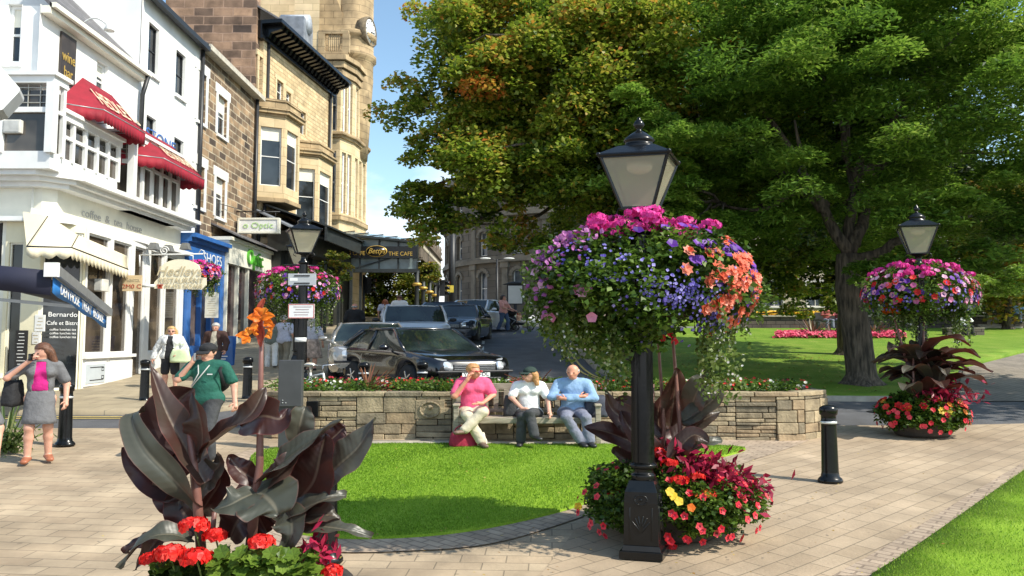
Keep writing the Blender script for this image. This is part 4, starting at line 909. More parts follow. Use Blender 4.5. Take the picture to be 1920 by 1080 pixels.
for y in (42.0, 45.0, 48.5, 52.0):
    mb = MB(); h = Hf(xr, y); mb.lathe([(.24, 0), (.24, .5), (.16, .6), (.13, .7), (.12, zb_ - h - .9), (.2, zb_ - h - .75), (.2, zb_ - h - .68), (.12, zb_ - h - .6), (.12, zb_ - h)], 12, (xr - .02, y, h)); o = BC.wpart('column', mb, IRONC)
    mb = MB(); mb.lathe([(.21, 0), (.27, .05), (.27, .12), (.21, .17)], 12, (xr - .02, y, zb_ - .85)); BC.wpart('gilt_collar', mb, GOLD, parent=o)
mb = MB()
mb.box((xr + .12, (yc0 + yc1) / 2, zt_ - .5), (.12, yc1 - yc0, 1.2)); mb.box((xr + .2, (yc0 + yc1) / 2, zt_ + .1), (.2, yc1 - yc0, .16)); mb.box((xr + .2, (yc0 + yc1) / 2, zt_ - 1.1), (.2, yc1 - yc0, .14))
for i in range(9):
    y = yc0 + i * 1.5; mb.lathe([(.08, 0), (.05, .25), (.13, .4), (.05, .55), (.09, .68), (.02, .95)], 8, (xr + .15, y, zt_ + .15))
    if i < 8: mb.slab([(xr + .2, y + .2, zt_ + .18), (xr + .2, y + 1.3, zt_ + .18), (xr + .2, y + .75, zt_ + .85)], (-.06, 0, 0))
BC.wpart('cresting', mb, M('weathered_iron', (.15, .12, .09), .7, .4, 4))
mb = MB()
for i in range(40): mb.box((xr + .2, yc0 + .3 + i * .29, zt_ - .35), (.1, .16, .14))
mb2 = BC.wpart('bulb_row', mb, M('ivory_bulbs', (.75, .70, .55), .4)); mb2['kind'] = 'stuff'
mb = MB()
for y in (36.5, 38.5, 40.5, 42.2): mb.bar((-9.2 + (y - 36) * .1, y, Hf(-9, y)), (-9.2 + (y - 36) * .1, y, zb_), .14)
mb.slab([(-12, 44, zt_ + .9), (-12, 36, zt_ + .9), (-8.8, 36, zt_ - .2), (-8.2, 44, zt_ - .1)], (0, 0, -.08)); mb.box((-8.7, 40, zt_ - .55), (.12, 8, .7), rz=R(-5)); BC.wpart('pavement_canopy', mb, IRONC)
# ---------------------------------------------------------------- dark round fronted building at the top of the hill
SOOT = brickmat('sooty_ashlar', (.165, .145, .12), (.12, .105, .088), (.07, .06, .05), 1.6, .55, .02, rough=.9, bump=.4, var=.35, nscale=.6)
SOOTT = M('sooty_trim', (.19, .17, .14), .85, .3, 1.2, bump=.3)
RB = Thing('round_fronted_building', 'dark sooty stone building with curved front and rows of arched windows', 'building', 6.5, 75)
cx, cy, rad = 6.8, 76, 13.5; gz = 3.2
mb = MB(); tr = MB(); facs = []; nb = 40
for k in range(nb):
    t0 = -math.pi * 1.06 + k * 1.2 * math.pi / nb; t1 = t0 + 1.2 * math.pi / nb
    a = (cx + rad * math.cos(t0), cy + rad * math.sin(t0)); b = (cx + rad * math.cos(t1), cy + rad * math.sin(t1))
    fc = Facade(a[0], a[1], b[0] - a[0], b[1] - a[1]); L = math.hypot(b[0] - a[0], b[1] - a[1])
    hs = []
    if k % 3 == 1: hs = [fc.hole(L * .08, L * .92, z0, z1) for z0, z1 in ((5.2, 8.2), (9.6, 11.8), (13.4, 15.2))]
    elif k % 3 == 0:
        for z0, z1 in ((gz, 8.9), (9.3, 12.9)): fc.bx(tr, L * .3, L * .75, z0, z1, -.02, .16); fc.bx(tr, L * .2, L * .85, z1 - .5, z1 - .02, -.02, .26)
    fc.wall(mb, 0, L, gz, 17.0, depth=.4); facs.append((fc, hs, L))
    for zz, hh, e in ((8.9, .35, .35), (9.25, .2, .2), (12.9, .4, .45), (13.3, .15, .25), (16.6, .5, .6)): fc.bx(tr, -.02, L + .02, zz, zz + hh, -.02, e)
    for h in hs:
        m = (h[0] + h[1]) / 2; rr = (h[1] - h[0]) / 2
        for j in range(8):
            u0, u1 = math.pi * j / 8, math.pi * (j + 1) / 8
            p0 = fc.p(m - (rr + .16) * math.cos(u0), h[3] - rr + (rr + .16) * math.sin(u0), .02); p1 = fc.p(m - (rr + .16) * math.cos(u1), h[3] - rr + (rr + .16) * math.sin(u1), .02); tr.bar(p0, p1, .2, .3)
            tr.add([fc.p(m - rr * math.cos(u0), h[3] - rr + rr * math.sin(u0), -.1), fc.p(m - rr * math.cos(u1), h[3] - rr + rr * math.sin(u1), -.1), fc.p(m + (rr * 1.02) * (-1 if u0 < math.pi / 2 else 1), h[3] + .03, -.1)], [(0, 1, 2)])
mb.lathe([(rad - .5, 4), (rad - .5, 17.0), (rad - 2.2, 20.5), (rad - 4, 21.5)], 48, (cx, cy, 0), smooth=False)
RB.wpart('wall', mb, SOOT); RB.wpart('cornice', tr, SOOTT)
SHAD = glassmat('far_window_glass', (.09, .11, .14), .1)
for fc, hs, L in facs:
    for h in hs: fc.window(RB, h, fw=.11, bars=(1, 2), depth=.35, sill=False, glass=SHAD)
mb = MB(); mb.lathe([(rad + .3, 17.1), (rad - .3, 17.3), (rad - 2.4, 21.0), (rad - 5, 22)], 48, (cx, cy, 0)); RB.wpart('roof', mb, SLATE)
# cream building behind the park trees
CB = Thing('cream_terrace', 'pale cream building glimpsed behind the park trees', 'building', 27, 78)
FCB = Facade(16, 76, 1, 0); mb = MB(); hs = []
for i in range(7):
    for z0, z1 in ((5.5, 8), (9.6, 11.8), (13.2, 15)): hs.append(FCB.hole(1.5 + i * 4.2, 3.2 + i * 4.2, z0, z1))
FCB.wall(mb, 0, 31, 3, 18); mb.box((31.5, 81, 10), (31, 9.5, 15.9)); CB.wpart('wall', mb, M('pale_stone', (.62, .56, .44), .85, .12, 1))
for h in hs: FCB.window(CB, h, fw=.12, bars=(2, 2), surround=WHITEP, glass=SHAD)
mb = MB(); mb.slab([(15.5, 75.5, 18), (47.5, 75.5, 18), (47.5, 81, 21.5), (15.5, 81, 21.5)], (0, .2, .2)); CB.wpart('roof', mb, SLATE)
# ---------------------------------------------------------------- street furniture up the hill
SG = Thing('poster_stand', 'white poster panel in a dark frame at the top of the road', 'sign', at(966, 600, 37).x, 37)
zp0 = at(966, 571, 37).z - SG.loc[2]; zp1 = at(966, 534, 37).z - SG.loc[2]
mb = MB(); mb.box((0, 0, (zp0 + zp1) / 2), (.62, .1, zp1 - zp0)); mb.lathe([(.5, zp1), (.3, zp1 + .1), (.05, zp1 + .17)], 12, flat=.15); SG.part('frame', mb, IRON)
mb = MB(); mb.box((0, -.055, (zp0 + zp1) / 2), (.52, .012, zp1 - zp0 - .1)); SG.part('poster', mb, WHITEP)
mb = MB(); mb.lathe([(.1, 0), (.1, .1), (.06, .12), (.06, zp0)], 10); SG.part('post', mb, IRON)
SL = Thing('street_lamp', 'tall twin headed street lamp in front of the dark round building', 'street lamp', at(932, 600, 52).x, 52)
h = at(932, 486, 52).z - SL.loc[2]
mb = MB(); mb.tube([(0, 0, 0), (0, 0, 1), (0, 0, h)], [.1, .07, .05], 8); SL.part('post', mb, IRON)
for s in (-1, 1):
    mb = MB(); mb.tube([(0, 0, h - .05), (s * .45, 0, h + .05)], .03, 6); o = SL.part('arm', mb, IRON)
    mb = MB(); mb.ball((s * .62, 0, h + .05), (.3, .14, .07)); SL.part('lamp_head', mb, WHITEP, parent=o)
TPo = Thing('tall_pole', 'tall dark round pole with a small yellow notice beside the traffic light', 'pole', at(847, 600, 45).x, 45)
h = at(847, 412, 45).z - TPo.loc[2]; mb = MB(); mb.tube([(0, 0, 0), (0, 0, h)], [.16, .15], 12); TPo.part('shaft', mb, IRON)
z = at(843, 542, 45).z - TPo.loc[2]; mb = MB(); mb.box((-.06, -.18, z), (.3, .02, .42)); TPo.part('notice', mb, M('yellow_sign', (.75, .58, .08), .5))
for px, py, d, lab in ((829, 540, 44, 'black traffic light beside the tall pole'), (690, 535, 43, 'black traffic light under the cafe canopy')):
    x = at(px, 600, d).x; T = Thing('traffic_light', lab, 'traffic light', x, d); zc_ = at(px, py, d).z - T.loc[2]
    mb = MB(); mb.tube([(-.2, 0, 0), (-.2, 0, zc_ + .6)], .06, 8); T.part('post', mb, IRON)
    mb = MB(); mb.box((0, 0, zc_), (.26, .2, .95)); T.part('housing', mb, BLACK)
    for k, cc in enumerate(((.25, .01, .01), (.3, .15, .01), (.01, .2, .08))):
        mb = MB(); q = Matrix.Rotation(R(90), 3, 'Y'); mb.lathe([(.10, 0), (.10, .2)], 10, (.13, 0, zc_ + .3 - k * .3), mtx=q); o = T.part('hood', mb, BLACK)
        mb = MB(); mb.lathe([(.09, .2), (.09, .205)], 10, (.13, 0, zc_ + .3 - k * .3), mtx=q); T.part('lens', mb, M('lens%d' % k, cc, .2), parent=o)
# ---------------------------------------------------------------- trees
rng = np.random.default_rng(11); random.seed(11)
def barkmat():
    m, n, l, p = nmat('bark')
    tc = n.new('ShaderNodeTexCoord'); mp = n.new('ShaderNodeMapping'); mp.inputs['Scale'].default_value = (14, 14, 2.2)
    nz = n.new('ShaderNodeTexNoise'); nz.inputs['Scale'].default_value = 1; nz.inputs['Detail'].default_value = 8
    l.new(tc.outputs['Object'], mp.inputs[0]); l.new(mp.outputs[0], nz.inputs['Vector'])
    rp = n.new('ShaderNodeValToRGB'); e = rp.color_ramp.elements; e[0].position = .35; e[1].position = .7; e[0].color = (.035, .028, .02, 1); e[1].color = (.16, .125, .09, 1)
    l.new(nz.outputs[0], rp.inputs[0]); l.new(rp.outputs[0], p.inputs['Base Color']); p.inputs['Roughness'].default_value = .95
    b = n.new('ShaderNodeBump'); b.inputs['Strength'].default_value = 1; b.inputs['Distance'].default_value = .06; l.new(nz.outputs[0], b.inputs['Height']); l.new(b.outputs[0], p.inputs['Normal'])
    return m
BARK = barkmat()
def branch(mb, pts, r0, r1, n=8, wob=.12):
    pts = [Vector(p) for p in pts]; out = []; m = len(pts)
    for i in range(m - 1):
        for k in range(4):
            t = k / 4; p = [pts[max(i - 1, 0)], pts[i], pts[i + 1], pts[min(i + 2, m - 1)]]
            out.append(.5 * ((2 * p[1]) + (p[2] - p[0]) * t + (2 * p[0] - 5 * p[1] + 4 * p[2] - p[3]) * t * t + (3 * p[1] - p[0] - 3 * p[2] + p[3]) * t ** 3) + Vector(rng.normal(0, wob * .4, 3)) * (1 if i + k else 0))
    out.append(pts[-1]); L = len(out)
    mb.tube(out, [r0 + (r1 - r0) * (i / (L - 1)) ** .8 for i in range(L)], n)
def rootflare(mb, x, y, r, h=.9, n=14, lobes=5):
    z = Hf(x, y); rows = []; ph = rng.uniform(0, 6, 3)
    for j in range(7):
        t = j / 6; rr = r * (.86 + 1.2 * (1 - t) ** 3); row = []
        for k in range(n):
            a = 2 * math.pi * k / n; q = rr * (1 + .28 * (1 - t) ** 2 * math.sin(lobes * a + ph[0])); row.append((x + q * math.cos(a), y + q * math.sin(a), z - .15 + h * t))
        rows.append(row)
    mb.grid(rows, close=True)
def foliage(name, parent, loc, centers, rad, per, L, Wd, mat, tint0, flat=.5, droop=.2, tnoise=.18, up=1.0, fold=.2):
    """clumps of leaves round the given centres"""
    centers = np.asarray(centers, float); n = len(centers); rad = np.broadcast_to(np.asarray(rad, float), (n,)); per = np.broadcast_to(np.asarray(per), (n,)).astype(int)
    idx = np.repeat(np.arange(n), per); N = len(idx)
    v = rdir(N) * (rng.random((N, 1)) ** .45); v[:, 2] *= flat
    rr = np.hypot(v[:, 0], v[:, 1])
    C = centers[idx] + v * rad[idx][:, None]; C[:, 2] -= droop * rr ** 2 * rad[idx]
    D = rdir(N); D[:, 2] *= .35; D += v * .8
    Nn = rng.normal(0, .55, (N, 3)); Nn[:, 2] += up; Nn += v * .4
    sc = rng.uniform(.7, 1.25, N)
    t = np.asarray(tint0, float)[idx] + rng.normal(0, tnoise, N)
    return leafmesh(name, C, D, Nn, L * sc, Wd * sc, mat, tint=t, fold=fold, parent=parent, loc=loc)
def ell(n, c, r, inner=.35):
    v = rdir(n) * (inner + (1 - inner) * rng.random((n, 1)) ** .6); return v * np.array(r) + np.array(c)
LIME = leafmat('lime_leaf', [(.05, .10, .012), (.15, .23, .018), (.27, .35, .035), (.38, .40, .06), (.58, .32, .05), (.5, .15, .03)], .45, .5)
ROB = leafmat('robinia_leaf', [(.045, .10, .016), (.11, .21, .024), (.19, .33, .04), (.27, .40, .055), (.36, .46, .10)], .45, .5)
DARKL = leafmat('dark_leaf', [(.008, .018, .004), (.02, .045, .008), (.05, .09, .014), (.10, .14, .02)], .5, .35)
YELL = leafmat('yellowing_leaf', [(.03, .05, .008), (.09, .13, .015), (.18, .21, .025), (.30, .26, .03), (.42, .19, .03)], .5, .4)
# big lime tree behind the hanging basket
lx, ly = ground(1172, 676).x, ground(1172, 676).y
T1 = Thing('lime_tree', 'broad lime tree with yellowing autumn crown overhanging the road', 'tree', lx, ly)
gz = T1.loc[2]
mb = MB(); rootflare(mb, lx, ly, .5); branch(mb, [(lx, ly, gz), (lx + .1, ly, gz + 2.5), (lx - .1, ly + .1, gz + 5), (lx + .1, ly, gz + 9), (lx, ly, gz + 15)], .5, .16, 12, .05)
T1.wpart('trunk', mb, BARK)
C = ell(420, (lx + 1.0, ly + .8, 13.2), (7.0, 6.0, 8.2))
C = C[C[:, 2] > 4.9 + .10 * np.abs(C[:, 0] - lx) * 0]
# sprays of the ragged left edge, where the photograph shows sky between the branches
def spray(a, b, d0, d1, n, jit=.35):
    p, q = np.array(at(*a, d0)), np.array(at(*b, d1)); t = np.linspace(0, 1, n)[:, None]; return p + (q - p) * t + rng.normal(0, jit, (n, 3)) * np.array([1, 1, .6])
SP = [((900, 150), (735, 175), 23, 22.5, 9), ((900, 190), (745, 215), 23, 22.5, 9), ((860, 80), (820, 60), 24, 23, 4), ((880, 270), (775, 262), 23, 22, 6), ((900, 250), (800, 285), 22, 22, 7), ((900, 330), (745, 345), 23, 22, 9),
      ((880, 380), (725, 388), 23, 22, 9), ((900, 400), (770, 425), 22.5, 22, 8), ((980, 420), (860, 432), 22.5, 22, 7), ((1000, 380), (900, 330), 22, 22, 8), ((1100, 440), (1000, 455), 22, 22, 6), ((860, 20), (810, 20), 24, 24, 5), ((1000, 300), (880, 300), 21.5, 21.5, 8), ((960, 200), (860, 220), 21.5, 21.5, 7), ((1000, 100), (880, 100), 21.5, 21.5, 7),
      ((1230, 460), (1380, 500), 23, 23, 8), ((1250, 500), (1480, 520), 25, 25, 9), ((1150, 470), (1060, 480), 23, 23, 5), ((1300, 540), (1540, 545), 26, 27, 9), ((1240, 510), (1560, 555), 27, 28, 13), ((1330, 570), (1565, 580), 28, 28, 9), ((1230, 470), (1540, 500), 25, 25, 12)]
S_ = [spray(*s) for s in SP]; Sp = np.concatenate(S_)
pxC = 960 + F * C[:, 0] / C[:, 1]; zC = C[:, 2]
left = np.interp(640 - (zC - 2) / C[:, 1] * F, [-500, 0, 60, 130, 200, 250, 300, 350, 400, 440, 470], [820, 850, 860, 850, 850, 880, 860, 840, 830, 880, 1000])
C = C[pxC > left + rng.uniform(-10, 60, len(C))]
rd = np.concatenate([rng.uniform(.75, 1.25, len(C)), rng.uniform(.38, .62, len(Sp))])
n = 260; fx = rng.uniform(835, 1260, n); fy = rng.uniform(-30, 430, n); FR = np.array([at(a, b, d_) for a, b, d_ in zip(fx, fy, rng.uniform(20.3, 23.5, n))]); FR = FR[(fy < 330 + .22 * (fx - 830)) & (rng.random(n) < .9)]
C = np.concatenate([C, FR]); rd = np.concatenate([rng.uniform(.6, 1.15, len(C)), rng.uniform(.38, .62, len(Sp))])
allC = np.concatenate([C, Sp]); top = allC[:, 2] > 14.5
t0 = np.clip(.33 + .02 * (allC[:, 2] - 9) / 4 + rng.normal(0, .13, len(allC)) - .008 * (allC[:, 0] - lx), .08, .62)
hot = (rng.random(len(allC)) < .03) & (allC[:, 2] > 8.5) & (allC[:, 0] < lx); t0[hot] = .85
per = np.where(top, 110, np.where(np.arange(len(allC)) < len(C), 480, 200))
foliage('crown', T1.o, T1.loc, allC, rd, per, .155, .115, LIME, t0, flat=.5, droop=.35)
mb = MB()
for s, q in zip(SP, S_): branch(mb, [(lx, ly, gz + 4.5 + random.uniform(0, 4)), tuple((np.array((lx, ly, 7.0)) + q[0]) / 2 + np.array((0, 0, .6))), tuple(q[0]), tuple(q[-1])], .12, .015, 6)
for i in range(26):
    c = C[rng.integers(len(C))]; branch(mb, [(lx, ly, gz + random.uniform(4, 9)), ((lx + c[0]) / 2, (ly + c[1]) / 2, c[2] * .5 + 4.2), tuple(c)], .13, .03, 6)
T1.wpart('limbs', mb, BARK)
# robinia in front of it on the right
g = ground(1618, 724); rx, ry = g.x, g.y
T2 = Thing('robinia_tree', 'spreading green robinia tree with thick leaning trunk on the park lawn', 'tree', rx, ry)
gz = T2.loc[2]
mb = MB(); rootflare(mb, rx - .05, ry, .42, .9); fork = at(1592, 478, ry)
branch(mb, [(rx, ry, gz), (rx - .12, ry, gz + 1.4), (rx - .3, ry, gz + 2.8), tuple(fork)], .42, .34, 14, .03); T2.wpart('trunk', mb, BARK)
mb = MB()
LB = [[(1592, 478, 0), (1545, 390, -.3), (1510, 320, -.6), (1490, 225, -1)], [(1592, 478, 0), (1600, 380, .2), (1592, 300, .4), (1588, 200, .5)], [(1600, 460, 0), (1625, 380, .2), (1610, 310, 0), (1680, 270, -.5), (1740, 250, -1)], [(1592, 490, 0), (1660, 470, -.6), (1740, 420, -1.4), (1830, 400, -2)],
      [(1610, 320, 0), (1700, 300, .5), (1800, 285, .8), (1900, 290, 1)], [(1545, 390, -.3), (1480, 340, .6), (1400, 280, .9), (1300, 220, 1.2)], [(1600, 380, .2), (1640, 330, 1.2), (1690, 230, 2), (1750, 150, 3)], [(1520, 340, -.6), (1440, 390, .6), (1350, 380, 1.0)], [(1590, 300, .4), (1560, 180, 1), (1500, 80, 1.6)], [(1500, 300, 0), (1420, 200, .6), (1330, 120, 1)], [(1640, 300, 0), (1720, 150, -.8), (1800, 60, -1.5)]]
ends = []
for q in LB:
    P_ = [at(a, b, ry + c) for a, b, c in q]; branch(mb, P_, .21 if len(q) > 3 else .12, .03, 8, .10); ends += P_[1:]
C = ell(540, (rx + .3, ry + .2, 9.2), (6.6, 5.4, 5.6), .3)
fl = np.interp(C[:, 0] - rx, [-8, -5, -2, 0, 2, 5, 8], [5.6, 5.5, 5.2, 5.2, 4.9, 4.8, 5.0]); C = C[C[:, 2] > fl - .1 + rng.uniform(-.3, .3, len(C))]
pxC = 960 + F * C[:, 0] / C[:, 1]; C = C[pxC > 1175]
win = (np.abs(pxC[pxC > 1175] - 1590) < 70) & (C[:, 1] < ry + .6) & (C[:, 2] < 7.4); C = C[~win]
low = np.concatenate([spray((1650, 520), (1910, 535), 26, 25, 14, .45), spray((1650, 500), (1900, 470), 19, 18, 14, .4), spray((1880, 440), (1940, 400), 19, 19, 6), spray((1200, 180), (1290, 330), 19, 19, 12, .5), spray((1180, 300), (1280, 420), 20, 20, 10, .4), spray((1380, 430), (1240, 400), 20.5, 20.5, 9), spray((1480, 420), (1330, 470), 22, 23, 9), spray((1700, 400), (1850, 350), 18, 18, 9)])
allC = np.concatenate([C, low]); rd = np.concatenate([rng.uniform(.7, 1.2, len(C)), rng.uniform(.5, .8, len(low))])
t0 = np.clip(.46 + rng.normal(0, .13, len(allC)), .1, .8)
top = allC[:, 2] > 12.5
foliage('crown', T2.o, T2.loc, allC, rd, np.where(top, 140, 420), .19, .065, ROB, t0, flat=.28, droop=.35, up=1.6)
for i in range(40):
    c = allC[rng.integers(len(allC))]; e = min(ends, key=lambda p: (p - Vector(c)).length); branch(mb, [tuple(e), tuple((np.array(e) + c) / 2 + np.array((0, 0, .2))), tuple(c)], .06, .015, 5)
T2.wpart('limbs', mb, BARK)
# other trees
def roundtree(label, x, y, cz, r, h, n, mat, t=.4, leaf=.34, trunk=.25, per=170, clump=(.9, 1.5), group=None, cols=None, name='park_tree'):
    T = Thing(name, label, 'tree', x, y, group=group); gz = T.loc[2]
    mb = MB(); rootflare(mb, x, y, trunk, 1.0); branch(mb, [(x, y, gz), (x + .1, y, gz + (cz - gz) * .5), (x, y, cz + h * .5)], trunk, trunk * .3, 9)
    C = ell(n, (x, y, cz), (r, r * .9, h)); 
    for i in range(8): branch(mb, [(x, y, gz + (cz - gz) * random.uniform(.4, .9)), tuple((np.array((x, y, cz)) + C[i]) / 2), tuple(C[i])], trunk * .35, .03, 5)
    T.wpart('trunk', mb, BARK)
    foliage('crown', T.o, T.loc, C, rng.uniform(*clump, len(C)), per, leaf, leaf * .7, mat, np.clip(t + rng.normal(0, .14, len(C)), 0, 1), flat=.6, droop=.3)
    return T
g = ground(1592, 668)
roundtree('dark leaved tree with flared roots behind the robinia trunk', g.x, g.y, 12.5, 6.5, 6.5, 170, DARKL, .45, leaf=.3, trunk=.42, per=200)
roundtree('bushy green tree by the cream building, between lime and robinia', 12.0, 62, 12, 6.5, 6, 120, LIME, .35, leaf=.45)
roundtree('yellow green tree behind the far lawn between robinia trunk and park lamp post', 24.5, 58, 12.0, 7.5, 6.5, 140, YELL, .3, leaf=.45)
roundtree('orange tinged tree at the far end of the park lawn', 30.5, 46, 8.2, 4.6, 4.4, 110, YELL, .62, leaf=.32)
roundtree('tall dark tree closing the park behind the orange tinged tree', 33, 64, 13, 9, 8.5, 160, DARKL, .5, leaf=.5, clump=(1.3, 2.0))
roundtree('green tree beyond the end of the park path', 41, 55, 10, 7, 7, 120, ROB, .5, leaf=.4)
roundtree('tree standing outside the park path and shading it', 19.5, 16.5, 9.2, 5.2, 3.8, 110, ROB, .5, leaf=.3, per=130)
HG = Thing('hedge', 'tall dark hedge closing the park behind all its trees', 'hedge', 44, 70)
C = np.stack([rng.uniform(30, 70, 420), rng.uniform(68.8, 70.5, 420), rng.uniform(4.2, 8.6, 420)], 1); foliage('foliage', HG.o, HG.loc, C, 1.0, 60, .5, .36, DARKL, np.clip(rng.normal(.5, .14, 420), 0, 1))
mb = MB(); mb.box((50, 70, 5.6), (39, 1.0, 5)); HG.wpart('branches', mb, BARK)
# lit bushes under the cafe canopy
x = at(735, 600, 56).x
T = Thing('hedge_bush', 'tall sunlit green bush seen under the cafe canopy', 'bush', x, 56.5)
C = ell(230, (x - .1, 57, T.loc[2] + 2.4), (3.4, 1.3, 3.3), .3); foliage('foliage', T.o, T.loc, C, rng.uniform(.5, .9, len(C)), 110, .24, .17, YELL, np.clip(.35 + rng.normal(0, .12, len(C)), 0, 1))
mb = MB()
for q in (-1, 0, 1): mb.tube([(x + q, 57, T.loc[2]), (x + q * 1.2, 57, T.loc[2] + 3)], [.08, .03], 6)
T.wpart('stems', mb, BARK)
for px, py, d, lab, m_, r in ((800, 510, 43, 'trailing yellow green plant hanging at the canopy columns', YELL, (.75, .7, .85)), (630, 505, 36.5, 'green hanging plant under the dark pavement canopy', YELL, (.8, .6, .9))):
    c = at(px, py, d); T = Thing('hanging_plant', lab, 'plant', c.x, c.y, c.z)
    mb = MB(); mb.lathe([(.1, -.2), (.3, .05), (.32, .1)], 10); T.part('basket', mb, IRON)
    C = ell(26, (c.x, c.y, c.z), r, .3); foliage('foliage', T.o, T.loc, C, .36, 60, .16, .12, m_, np.clip(.5 + rng.normal(0, .1, len(C)), 0, 1))
# ---------------------------------------------------------------- lamp posts
rng = np.random.default_rng(23); random.seed(23)
LGLASS, n_, l_, p_ = nmat('lantern_glass'); p_.inputs['Base Color'].default_value = (.50, .46, .32, 1); p_.inputs['Roughness'].default_value = .18; p_.inputs['Alpha'].default_value = .5
def lamppost(x, y, label, rz=R(-17), group='old lanterns on black posts'):
    T = Thing('lamp_post', label, 'lamp post', x, y, rz=rz, group=group)
    mb = MB(); mb.box((0, 0, .035), (.30, .30, .07)); mb.box((0, 0, .095), (.27, .27, .05), top=.93)
    mb.lathe([(.122, .12), (.118, .50), (.113, .60), (.085, .70)], sq=True)
    mb.lathe([(.082, .69), (.088, .72), (.088, .745), (.072, .76), (.072, .80), (.10, .815), (.10, .84), (.078, .86)], 20)
    for s in range(4):
        q = Matrix.Rotation(s * math.pi / 2, 3, 'Z')
        def pt(a, z, o=.122): return q @ Vector((a, -o + (z - .12) * .012, z))
        for k in range(10):
            t0, t1 = k * math.pi / 5, (k + 1) * math.pi / 5; mb.tube([pt(.045 * math.cos(t0), .53 + .045 * math.sin(t0)), pt(.045 * math.cos(t1), .53 + .045 * math.sin(t1))], .008, 5)
        mb.ball(pt(0, .53), .016, 6, 4)
        for a in (-50, -30, -12, 12, 30, 50): mb.tube([pt(0, .24), pt(.10 * math.sin(R(a)) * .8, .24 + .15 * math.cos(R(a)))], [.012, .005], 5)
        for a in (-1, 1): mb.tube([pt(a * .075, .17), pt(a * .078, .46)], .006, 5)
    T.part('pedestal', mb, BLACK, bevel=.006)
    mb = MB(); N = 40; rows = []
    for r, z in ((.075, .85), (.073, 1.4), (.068, 2.4), (.060, 3.02)):
        rows.append([((r + (.006 if k % 2 else -.004)) * math.cos(2 * math.pi * k / N), (r + (.006 if k % 2 else -.004)) * math.sin(2 * math.pi * k / N), z) for k in range(N)])
    mb.grid(rows, close=True); mb.lathe([(.062, 3.0), (.085, 3.03), (.085, 3.06), (.05, 3.1), (.04, 3.2), (.09, 3.235), (.10, 3.245)], 16); mb.tube([(-.3, 0, 2.98), (.3, 0, 2.98)], .016, 8)
    T.part('shaft', mb, BLACK)
    fr = MB(); zb, zt = 3.25, 3.72; rb, rt = .112, .236
    for sx, sy in ((1, 1), (1, -1), (-1, 1), (-1, -1)): fr.bar((sx * rb, sy * rb, zb), (sx * rt, sy * rt, zt), .018)
    for r, z in ((rb, zb), (rt, zt)):
        for a, b in (((-r, -r), (r, -r)), ((r, -r), (r, r)), ((r, r), (-r, r)), ((-r, r), (-r, -r))): fr.bar((*a, z), (*b, z), .02)
    for s in (-1, 1): fr.tube([(s * .03, -.03, 3.2), (s * .15, -.03, 3.26), (s * .17, -.03, 3.2), (s * .12, -.03, 3.17)], .008, 5)
    L = T.part('lantern_frame', fr, BLACK)
    g = MB(); e = .004
    for k in range(4):
        q = Matrix.Rotation(k * math.pi / 2, 3, 'Z'); g.add([q @ Vector(v) for v in ((-rb + .01, -rb + e, zb + .01), (rb - .01, -rb + e, zb + .01), (rt - .01, -rt + e, zt - .01), (-rt + .01, -rt + e, zt - .01))], [(0, 1, 2, 3)])
    T.part('lantern_glass', g, LGLASS, parent=L)
    g = MB(); g.lathe([(.10, 3.70), (.09, 3.63), (.05, 3.60), (.01, 3.595)], 14); g.box((0, 0, 3.27), (.10, .10, .03)); T.part('lamp_reflector', g, M('cream_reflector', (.62, .52, .36), .35, .1, 5), parent=L)
    r = MB(); r.lathe([(.255, 3.72), (.262, 3.735), (.255, 3.75), (.13, 3.845)], sq=True); r.box((0, 0, 3.71), (.44, .44, .01))
    r.lathe([(.135, 3.83), (.14, 3.85), (.105, 3.875), (.10, 3.90), (.115, 3.91), (.108, 3.935), (.06, 3.985), (.025, 4.01), (.015, 4.03), (.03, 4.045), (.042, 4.075), (.028, 4.11), (.012, 4.13), (.014, 4.145), (.004, 4.15)], 18)
    for k in range(4): q = Matrix.Rotation(k * math.pi / 2 + math.pi / 4, 3, 'Z'); r.ball(q @ Vector((.35, 0, 3.745)), .02, 6, 4)
    T.part('lantern_roof', r, BLACK)
    return T
g1 = ground(1208, 1042); LP1 = lamppost(g1.x, g1.y, 'black lamp post with moulded pedestal carrying the coral begonia basket')
LP2 = lamppost(at(1740, 800, 13.4).x, 13.5, 'black lamp post beyond the path near the robinia trunk')
LP3 = lamppost(at(565, 700, 15.9).x, 15.9, 'black lamp post with white notices on its shaft beside the bicycle', rz=R(20))
LP4 = lamppost(at(557, 640, 21.0).x, 21.0, 'black lamp post standing farther up the pavement, hidden below its lantern', rz=R(10))
